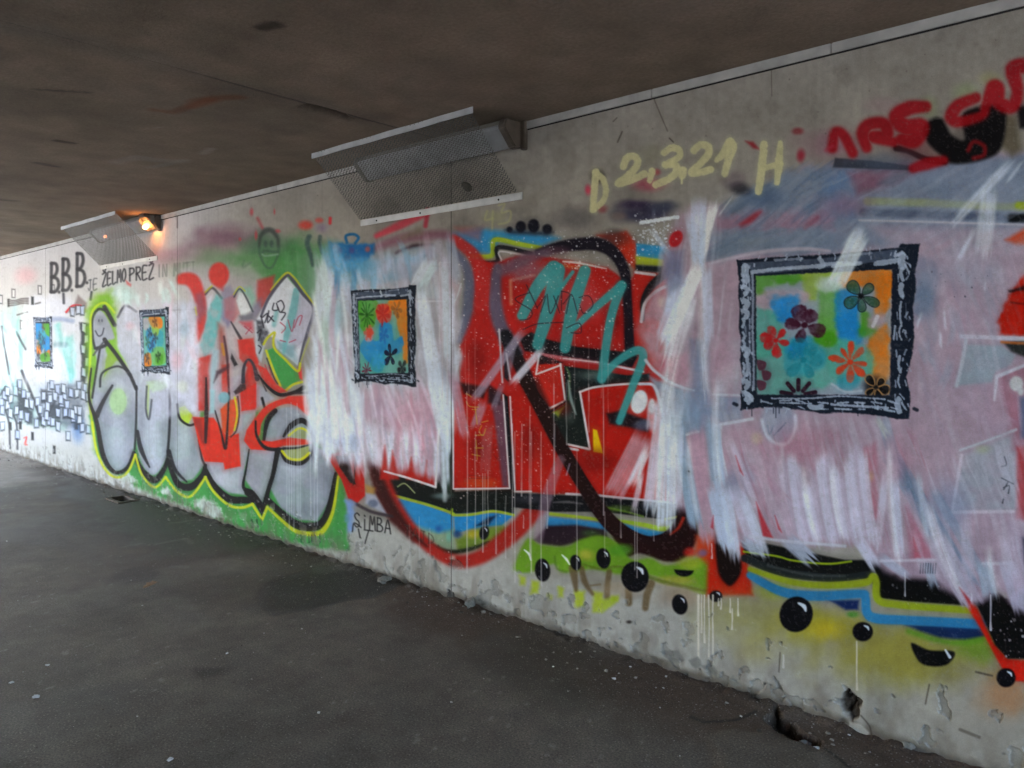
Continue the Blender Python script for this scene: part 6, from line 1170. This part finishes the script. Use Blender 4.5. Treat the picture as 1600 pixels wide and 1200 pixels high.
m = blob(FP([(400, 935), (425, 905), (490, 885), (540, 878), (620, 895), (640, 915), (590, 930), (540, 935), (480, 950), (430, 960)]), X, Y, .03, .10, .3); tint(m, (46, 43, 40), .85); wet = np.maximum(wet, m * .6)
m = blob(FP([(90, 742), (160, 752), (330, 800), (420, 850), (330, 880), (230, 870), (150, 820), (110, 780)]), X, Y, .12, .25, .5); tint(m, (50, 49, 48), .75); wet = np.maximum(wet, m * .8)
m = sstep(.56, .68, fnoise(X, Y, 1.1, 88, 3)) * sstep(.4, 1.2, Y); tint(m, (62, 58, 53), .45); wet = np.maximum(wet, m * .4)
m = sstep(.60, .72, fnoise(X, Y, .6, 89, 3)); tint(m, (122, 117, 108), .3)
m = blob(FP([(0, 704), (40, 716), (80, 735), (60, 752), (20, 762), (-80, 770), (-80, 700)]), X, Y, .2, .4, .8); tint(m, (150, 146, 138), .8)  # pale tint paints in the daylight reaching the far floor
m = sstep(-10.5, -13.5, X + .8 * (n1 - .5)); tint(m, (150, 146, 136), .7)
m = blob(FP([(180, 890), (240, 880), (250, 905), (190, 915)]), X, Y, .08, .1, .2); tint(m, (58, 57, 55), .5)
m = blob(FP([(300, 1045), (350, 1040), (352, 1052), (310, 1056)]), X, Y, .03, .03, .1); tint(m, (54, 53, 50), .6)
m = blob(FP([(1180, 1020), (1230, 1010), (1300, 1120), (1200, 1110), (1120, 1060)]), X, Y, .05, .1, .2); tint(m, (62, 52, 44), .6)
for P in ([(245, 850), (290, 842), (300, 850)], [(190, 855), (220, 850)], [(270, 885), (292, 886)], [(265, 818), (300, 814)]): tint(sstep(.035, .005, seg_dist(FP(P), X, Y) + .03 * (n2 - .5)), (128, 126, 122), .5)
for P, w in (([(1180, 1112), (1150, 1125), (1100, 1128), (1080, 1120)], .008), ([(1290, 1170), (1330, 1200)], .006)): tint(sstep(w * 1.6, w * .4, seg_dist(FP(P), X, Y) + .006 * (n3 - .5)), (40, 36, 32), .7)
spots = fnoise(X, Y, .03, 84, 1); tint(sstep(.93, .97, spots) * (n1 > .45), (150, 146, 140), .5)
Zf = .006 * (n1 - .5) + .003 * (n2 - .5) + .0016 * (n3 - .5)
Zf += .018 * sstep(.09, 0, ed) * sstep(.35, .75, fnoise(X, Y, .07, 85, 3)) + .006 * sstep(.2, 0, ed) * n2         # dirt heaped along the foot
pit = blob(FP([(1188, 1118), (1212, 1108), (1236, 1130), (1262, 1142), (1290, 1158), (1282, 1172), (1240, 1160), (1205, 1140)]), X, Y, .004, .035, .06)
Zf -= .055 * pit; tint(pit, (46, 38, 31), .85)
m = blob(FP([(1100, 1150), (1200, 1140), (1290, 1180), (1330, 1230), (1150, 1230)]), X, Y, .03, .06, .12); tint(m * (1 - pit), (104, 98, 88), .5); Zf += .008 * m * (1 - pit)
co = np.stack([X, Y, Zf], -1); xc = (fx[1:] + fx[:-1]) / 2; yc = (fy[1:] + fy[:-1]) / 2
keep = ~(((xc > DR[0]) & (xc < DR[1]))[None] & ((yc > DR[2]) & (yc < DR[3]))[:, None])
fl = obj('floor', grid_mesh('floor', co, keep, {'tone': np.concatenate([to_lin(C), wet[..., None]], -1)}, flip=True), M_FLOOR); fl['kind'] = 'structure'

# ---------------------------------------------------------------------------
# CEILING: cast slabs, with a broken joint over the wall joint
# ---------------------------------------------------------------------------
ceil = bpy.data.objects.new('ceiling', None); COL.objects.link(ceil); ceil.location = (-6, 0, HGT); ceil['kind'] = 'structure'
CJ = [-15.2, -float(s_of(71.)), -float(s_of(277.)), -3.18, .28, 3.2]
CPt = lambda P: [ceil_pt(*p) for p in P]
chip = CPt([(478, 166), (492, 168), (510, 174), (530, 180), (545, 185)])
for k in range(5):
    a, b = CJ[k] + (.0008 if k == 3 else .0004), CJ[k + 1] - (.0008 if k == 2 else .0004)
    st = (.06, .05, .03, .018, .05)[k]
    cx = np.concatenate([np.arange(a, b - st * .4, st), [b]]); cy = axis([-2.6, .3, D + .04], [.1, .02 if k in (2, 3) else .04])
    X, Y = np.meshgrid(cx, cy); n1 = fnoise(X, Y, 1.3, 90, 4); n2 = fnoise(X, Y, .22, 91, 3); n3 = fnoise(X * 3, Y, .5, 92, 3)
    C = np.array([126, 112, 98], float)[None, None] / 255 * (1 + .3 * (n1 - .5) + .16 * (n2 - .5) + .04 * (n3 - .5))[..., None]
    tint(sstep(.5, .72, fnoise(X, Y, .7, 93, 4)), (98, 90, 78), .4); tint(sstep(.52, .72, fnoise(X, Y, .45, 94, 4)), (134, 122, 110), .35); tint(sstep(.62, .74, fnoise(X, Y, .16, 97, 3)), (104, 94, 82), .2)
    Zc = .004 * (n1 - .5) + .002 * (n2 - .5) + .012 * 0
    dj = seg_dist(chip, X, Y) + .03 * (fnoise(X, Y, .05, 95, 2) - .5); m = sstep(.035, .012, dj); Zc = Zc + .03 * m; tint(m, (40, 36, 32), .8)
    jd = np.abs(X - CJ[3]); tint(sstep(.012, .002, jd + .016 * (n2 - .5)) * sstep(1.3, 1.7, Y), (56, 50, 44), .6); tint(sstep(.16, .03, jd + .1 * (n2 - .5)), (112, 106, 98), .35)
    for P, w, c, al in (([(240, 172), (270, 176), (292, 168), (305, 158), (340, 153), (375, 152)], .03, (116, 70, 46), .45), ([(300, 168), (330, 156)], .03, (134, 70, 42), .4), ([(182, 254), (215, 246), (240, 250), (285, 252)], .05, (138, 132, 126), .55), ([(235, 262), (290, 250)], .03, (140, 136, 130), .5), ([(408, 44), (430, 39)], .025, (54, 50, 44), .7), ([(318, 240), (330, 232)], .02, (150, 146, 138), .6), ([(60, 140), (140, 145)], .015, (70, 66, 58), .5), ([(236, 201), (250, 199)], .015, (150, 144, 136), .6), ([(0, 45), (90, 52), (160, 62)], .05, (120, 112, 104), .3), ([(90, 220), (115, 224)], .02, (60, 54, 46), .6), ([(60, 255), (85, 260)], .03, (62, 58, 54), .5), ([(0, 312), (24, 314)], .04, (60, 56, 50), .5)):
        tint(sstep(w * 1.5, w * .3, seg_dist(CPt(P), X, Y) + w * (n2 - .5) * 1.5), c, al)
    co = np.stack([X, Y, HGT + Zc], -1); co[0, :, 2] = co[-1, :, 2] = HGT; co[:, 0, 2] += .002 * (k == 3); co[:, -1, 2] += .002 * (k == 2)
    sl = obj('slab', grid_mesh('slab', co, None, {'tone': np.concatenate([to_lin(C), 0 * n1[..., None]], -1)}), M_CEIL, ceil, (6, 0, -HGT))
V, Fc = [], []
box_vf(-15.2, 3.2, -3.0, D + .45, HGT + .06, HGT + .6, V, Fc); obj('deck', mesh_from(V, Fc), M_DARK, ceil, (6, 0, -HGT))

# unseen opposite wall, left short to let side daylight onto the mural; ground outside
ow = bpy.data.objects.new('opposite_wall', None); COL.objects.link(ow); ow.location = (-6, -2.6, 0); ow['kind'] = 'structure'
for a, b in ((-6.6, CJ[3]), (CJ[3], CJ[4]), (CJ[4], CJ[5])): obj('panel', box('panel', a + .004, b - .004, -2.9, -2.6, -.2, HGT + .02, M_CONC).data, M_CONC, ow, (6, 2.6, 0))
for o in [o for o in COL.objects if o.name.startswith('panel') and o.parent is None]: bpy.data.objects.remove(o)
V, Fc = [], []
for r in ((-900, -15.2, -900, 900), (3.2, 900, -900, 900), (-15.2, 3.2, -900, -2.6)): box_vf(r[0], r[1], r[2], r[3], -.5, -.004, V, Fc)
gr = obj('ground', mesh_from(V, Fc), M_GROUND); gr['kind'] = 'structure'
# ---------------------------------------------------------------------------
# LAMPS IN THE CORNER AND THEIR WIRE GUARDS
# local frame: x along the wall, a = out from the wall, b = down from the ceiling
# ---------------------------------------------------------------------------
def pt(a, b): return (D - a, HGT - b)
def lamp_guard(s0, s1, label, hole=None):
    x0, x1 = -s1, -s0; LG = .37
    t = thing('lamp_guard', label, 'wire guard', ((x0 + x1) / 2, D, HGT), 'wire guards over the corner lamps'); off = tuple(-v for v in t.location)
    def add(name, V, Fc, mat): return obj(name, mesh_from(V, Fc, name), mat, t, off)
    V, Fc = [], []; n = 6       # strip folded on the ceiling, slightly bent by knocks
    def strip(name, y0, y1, z0, z1, wob):
        V, Fc = [], []
        for i in range(13):
            x = x0 + (x1 - x0) * i / 12; w = wob * math.sin(i * 1.7) * (1 if i not in (0, 12) else 0)
            V.extend([(x, y0 + w, z0), (x, y1 + w, z0), (x, y1 + w, z1), (x, y0 + w, z1)])
        for i in range(12):
            for j in range(4): Fc.append((i * 4 + j, i * 4 + (j + 1) % 4, i * 4 + 4 + (j + 1) % 4, i * 4 + 4 + j))
        Fc += [(3, 2, 1, 0), (48, 49, 50, 51)]
        return add(name, V, Fc, M_STRIP)
    strip('ceiling_strip', D - LG - .006, D - LG - .001, HGT - .034, HGT - .002, .003); strip('wall_strip', D - .008, D - .003, HGT - LG - .034, HGT - LG + .004, 0)
    for k in (.12, .42, .88):
        V, Fc = [], []; x = x0 + (x1 - x0) * k; b = 0
        for z, r in ((0, .006), (.004, .005), (.005, .002)):
            V += [(x + r * math.cos(q * math.pi / 4), D - .008 - z, HGT - LG - .016 + r * math.sin(q * math.pi / 4)) for q in range(8)]
        for i in range(2): Fc += [(i * 8 + q, i * 8 + (q + 1) % 8, i * 8 + 8 + (q + 1) % 8, i * 8 + 8 + q) for q in range(8)]
        Fc += [tuple(range(16, 24))]; add('screw', V, Fc, M_SCREW)
    # expanded metal: zigzag strands; px along the wall, pw across the slope
    V, Fc = [], []; L = x1 - x0; px, pw = .034, .0175; W = LG * math.sqrt(2); nr_ = int(W / pw); ncx = int(L / px) * 2; tw = .0021; th = .0016
    rg = random.Random(3)
    def P(x, w, o=0.):
        q = w / W; a = LG * (1 - q); b = LG * q; sag = .012 * math.sin(q * math.pi) * math.sin((x - x0) / L * 3.1); a += sag * .7 - o; b += sag * .7 - o
        return (x, D - a - .004, HGT - b - .004)
    for r in range(nr_):
        for c in range(ncx):
            xa, xb = x0 + c * px / 2, x0 + (c + 1) * px / 2
            wa = r * pw + (pw if (c % 2) else 0); wb = r * pw + (0 if (c % 2) else pw)
            if r % 2: pass
            if hole and math.hypot((xa + xb) / 2 - hole[0], (wa + wb) / 2 - hole[1]) < hole[2]: continue
            p, q = Vector(P(xa, wa)), Vector(P(xb, wb)); d = (q - p).normalized(); nrm = Vector((0, -1, -1)).normalized(); sd = d.cross(nrm) * tw
            b = len(V); k = nrm * th
            for z in (p, q):
                V += [tuple(z - sd + k), tuple(z + sd - k), tuple(z + sd * .6 + k * 1.4)]
            Fc += [(b, b + 1, b + 4, b + 3), (b + 1, b + 2, b + 5, b + 4), (b + 2, b, b + 3, b + 5)]
    add('mesh', V, Fc, M_MESH)
    if hole:            # a dark wad pushed into the wires
        rr = random.Random(8); bm = bmesh.new(); bmesh.ops.create_icosphere(bm, subdivisions=3, radius=1); c = Vector(P(hole[0], hole[1])); n_ = Vector((0, -1, -1)).normalized(); u_ = Vector((0, -1, 1)).normalized()
        for v in bm.verts:
            k = hole[2] * (.92 + .16 * rr.random()); q = v.co.copy(); v.co = c + Vector((1, 0, 0)) * q.x * k + u_ * q.y * k + n_ * (q.z * k * .30 + .006)
        me = bpy.data.meshes.new('wad'); bm.to_mesh(me); bm.free(); obj('wad', me, simple('dark_wad', rgb(66, 64, 56), .9, 0, .6, 90, .003), t, off)
    return t
def strip_lamp(s0, s1, label, lit=False):
    x0, x1 = -s1, -s0
    t = thing('strip_lamp', label, 'lamp', ((x0 + x1) / 2, D, HGT), 'strip lamps in the corner under the ceiling'); off = tuple(-v for v in t.location)
    hp = [pt(.014, .006), pt(.128, .006), pt(.130, .034), pt(.038, .128), pt(.014, .128)]
    dp = [pt(.128, .026), pt(.145, .040), pt(.143, .052), pt(.063, .137), pt(.050, .139), pt(.037, .126)]
    def mv(o): o.parent = t; o.location = off; return o
    xe = x1 - (.16 if lit else .045)
    mv(prism(hp, x0 + .03, x1 - .03, 'housing', M_HOUS, None, .004)); mv(prism(dp, x0 + .035, xe, 'diffuser', M_DIFF, None, .004))
    cp = [pt(.008, .003), pt(.136, .003), pt(.152, .038), pt(.150, .056), pt(.066, .144), pt(.048, .146), pt(.008, .136)]
    mv(prism(cp, x0, x0 + .034, 'end_cap', M_HOUS, None, .006))
    if not lit:
        mv(prism(cp, x1 - .05, x1, 'end_cap', M_CAP, None, .008)); mv(prism([pt(.0, .0005), pt(.03, .0005), pt(.03, .15), pt(.0, .15)], x1, x1 + .03, 'cable_box', M_CAP, None, .004))
    else:
        mv(prism([pt(.008, .003), pt(.060, .003), pt(.060, .10), pt(.008, .150)], x1 - .05, x1, 'end_cap', M_CAP, None, .006)); mv(prism([pt(.10, .003), pt(.155, .003), pt(.155, .03), pt(.10, .05)], x1 - .13, x1 - .02, 'bracket', M_CAP, None, .004))
        e = NT('glowing_bulb'); e.set(Base_Color=(1, .6, .3, 1), Emission_Color=(1, .36, .08, 1), Emission_Strength=BULB)
        e2 = NT('dim_tube_end'); e2.set(Base_Color=(.8, .4, .3, 1), Emission_Color=(1, .25, .1, 1), Emission_Strength=.35)
        e3 = NT('amber_glow'); e3.set(Base_Color=(.9, .5, .25, 1), Emission_Color=(1, .34, .06, 1), Emission_Strength=.16)  # wide, faintly emissive shell added to stand in for the bulb's glow
        def bulb(xc, a, b, r, l, name, m):
            V, Fc = [], []; N, K = 14, 8; y, z = pt(a, b)
            for i in range(K + 1):
                u = i / K; rr = r * math.sin(math.pi * (.08 + .84 * u)) ** .6
                V += [(xc - l / 2 + l * u, y + rr * math.cos(q * 2 * math.pi / N), z + rr * math.sin(q * 2 * math.pi / N)) for q in range(N)]
            for i in range(K): Fc += [(i * N + q, i * N + (q + 1) % N, i * N + N + (q + 1) % N, i * N + N + q) for q in range(N)]
            Fc += [tuple(range(N))[::-1], tuple(range(K * N, K * N + N))]
            mv(obj(name, mesh_from(V, Fc, name, True), m))
        bulb(x1 - .09, .112, .112, .020, .07, 'bulb', e.m); bulb(x1 - .11, .070, .070, .044, .15, 'bulb_glow', e3.m); bulb(x0 + .42, .150, .125, .014, .06, 'tube_end', e2.m)
    return t
BULB = 7.
G1 = (float(s_of(817)), float(s_of(565))); G2 = (float(s_of(247)), float(s_of(158)))
lamp_guard(G1[0], G1[1], 'near wire mesh guard with a dark round wad in it', hole=(-G1[0] - .33, .415, .033)); lamp_guard(G2[0], G2[1], 'far wire mesh guard above the black initials')
strip_lamp(2.60, 3.88, 'unlit grey strip lamp behind the near mesh guard'); strip_lamp(6.95, 8.30, 'broken strip lamp glowing orange behind the far mesh guard', lit=True)

# ---------------------------------------------------------------------------
# FLOOR DRAIN, LITTER, GRIT
# ---------------------------------------------------------------------------
dr = thing('floor_drain', 'small open floor drain at the foot of the wall', 'drain', ((DR[0] + DR[1]) / 2, (DR[2] + DR[3]) / 2, 0)); off = tuple(-v for v in dr.location)
M_IRON = simple('rusty_iron', rgb(78, 66, 56), .7, .4, .4, 30, .001)
V, Fc = [], []
for r in ((DR[0] - .03, DR[1] + .03, DR[2] - .03, DR[2] + .004), (DR[0] - .03, DR[1] + .03, DR[3] - .004, DR[3] + .03), (DR[0] - .03, DR[0] + .004, DR[2] + .004, DR[3] - .004), (DR[1] - .004, DR[1] + .03, DR[2] + .004, DR[3] - .004)): box_vf(*r, -.03, .012, V, Fc)
obj('frame', mesh_from(V, Fc), M_IRON, dr, off)
V, Fc = [], []
for r in ((DR[0] - .02, DR[1] + .02, DR[2] - .02, DR[3] + .02, -.30, -.28), (DR[0] - .02, DR[0] - .001, DR[2] - .02, DR[3] + .02, -.28, -.03), (DR[1] + .001, DR[1] + .02, DR[2] - .02, DR[3] + .02, -.28, -.03), (DR[0], DR[1], DR[2] - .02, DR[2] - .001, -.28, -.03), (DR[0], DR[1], DR[3] + .001, DR[3] + .02, -.28, -.03)): box_vf(*r, V, Fc)
obj('pit', mesh_from(V, Fc), M_DARK, dr, off)
M_PAPER = simple('crumpled_paper', rgb(206, 206, 204), .8, 0, .2, 40); M_LEAF = simple('dry_leaf', rgb(134, 104, 76), .75, 0, .4, 60); M_STONE = simple('broken_concrete', rgb(124, 120, 112), .9, 0, .35, 60, .001)
def zfl(x, y):
    i = min(max(np.searchsorted(fx, x), 0), len(fx) - 1); j = min(max(np.searchsorted(fy, y), 0), len(fy) - 1); return float(Zf[j, i])
def crumple(name, x, y, sz, flat, mat, label, cat, seed, grp=None):
    r = random.Random(seed); px_, py_ = floor_pt(x, y)
    bm = bmesh.new(); bmesh.ops.create_icosphere(bm, subdivisions=2, radius=1)
    for v in bm.verts:
        k = .65 + .6 * r.random(); v.co = Vector((v.co.x * k * sz, v.co.y * k * sz * .7, v.co.z * k * sz * flat))
    lo = min(v.co.z for v in bm.verts)
    for v in bm.verts: v.co.z -= lo
    me = bpy.data.meshes.new(name); bm.to_mesh(me); bm.free()
    o = obj(name, me, mat, None, (px_, py_, zfl(px_, py_) - .001)); o.rotation_euler = (0, 0, r.random() * 6); tag(o, label, cat, grp); return o
def leaf(x, y, sz, label, seed):
    r = random.Random(seed); px_, py_ = floor_pt(x, y); V, Fc = [], []
    n = 9
    for i in range(n):
        u = i / (n - 1); w = sz * .42 * math.sin(math.pi * u) ** .7 * (1 + .25 * math.sin(i * 2.4))
        z = .006 + sz * .25 * u * u
        V += [(sz * (u - .5), -w, z + w * .5), (sz * (u - .5), 0, z), (sz * (u - .5), w, z + w * .35)]
    for i in range(n - 1): Fc += [(i * 3, i * 3 + 1, i * 3 + 4, i * 3 + 3), (i * 3 + 1, i * 3 + 2, i * 3 + 5, i * 3 + 4)]
    me = mesh_from(V, Fc, 'fallen_leaf', True); o = obj('fallen_leaf', me, M_LEAF, None, (px_, py_, zfl(px_, py_))); o.rotation_euler = (0, 0, r.random() * 6)
    md = o.modifiers.new('thick', 'SOLIDIFY'); md.thickness = .0012; tag(o, label, 'leaf'); return o
leaf(235, 918, .085, 'curled brown leaf lying on the asphalt', 4)
for x, y, sz, fl_, lb, sd in ((56, 1090, .016, .35, 'white paper scrap near the left edge of the asphalt', 1), (265, 1188, .014, .3, 'white scrap at the bottom of the view', 2), (74, 1040, .010, .4, 'tiny white scrap left of the asphalt', 3), (1276, 1166, .026, .8, 'crumpled white paper in the broken hole', 6), (18, 1067, .011, .4, 'pale scrap at the very left edge', 7), (355, 1021, .008, .4, 'pale sliver in the open asphalt', 8), (498, 1114, .009, .4, 'white speck of paper in the foreground', 9)): crumple('paper_scrap', x, y, sz, fl_, M_PAPER, lb, 'paper', sd, 'paper scraps on the asphalt')
for x, y, sz, lb, sd in ((735, 952, .040, 'grey lump of concrete near the wall foot', 11), (598, 912, .035, 'broken lump beside the damp patch', 12), (607, 908, .022, 'small chip beside the broken lump', 13), (1258, 1150, .03, 'chunk at the edge of the broken hole', 14), (1500, 1175, .03, 'chunk by the crumbled wall foot', 15), (1420, 1172, .022, 'small stone by the crumbled wall foot', 16), (1097, 1054, .012, 'dark pebble on the silt strip', 17), (755, 960, .014, 'pebble beside the grey lump', 18)): crumple('stone', x, y, sz, .7, M_STONE, lb, 'stone', sd, 'loose stones on the floor')
# uncountable grit and flakes
rg = np.random.RandomState(9); V, Fc = [], []; ico = bmesh.new(); bmesh.ops.create_icosphere(ico, subdivisions=1, radius=1); ico.verts.ensure_lookup_table(); iv = np.array([v.co[:] for v in ico.verts]); ifc = [[v.index for v in f.verts] for f in ico.faces]; ico.free()
n = 0
while n < 2400:
    k = rg.rand()
    if k < .45: x, y = -rg.rand() * 11 - .2, D - .03 - abs(rg.randn()) * .12
    else: x, y = -rg.rand() * 7 + .4, .6 + rg.rand() * 2.3
    if y > D - .012 or (DR[0] - .03 < x < DR[1] + .03 and y > DR[2] - .03): continue
    r = .0013 + .0055 * rg.rand() ** 4 + (.009 * rg.rand() ** 5 if k < .45 else 0); b = len(V); q = iv * (r * (.6 + .8 * rg.rand(12, 1))) * [1, .8, .45]; z = zfl(x, y) + r * .3
    V += [(x + a[0], y + a[1], z + a[2]) for a in q]; Fc += [[b + i for i in f] for f in ifc]; n += 1
def mat_grit():
    t = NT('grit'); g = t.n('NewGeometry'); t.l(t.ramp(g.outputs['Random Per Island'], [(0, rgb(60, 52, 45)), (.6, rgb(104, 96, 88)), (.88, rgb(150, 146, 140)), (1, rgb(206, 204, 200))]), t.b.inputs['Base Color']); t.set(Roughness=.9); return t.m
gt = obj('floor_grit', mesh_from(V, Fc), mat_grit()); gt['kind'] = 'stuff'; gt['label'] = 'scattered grit and paint flakes on the asphalt'; gt['category'] = 'grit'
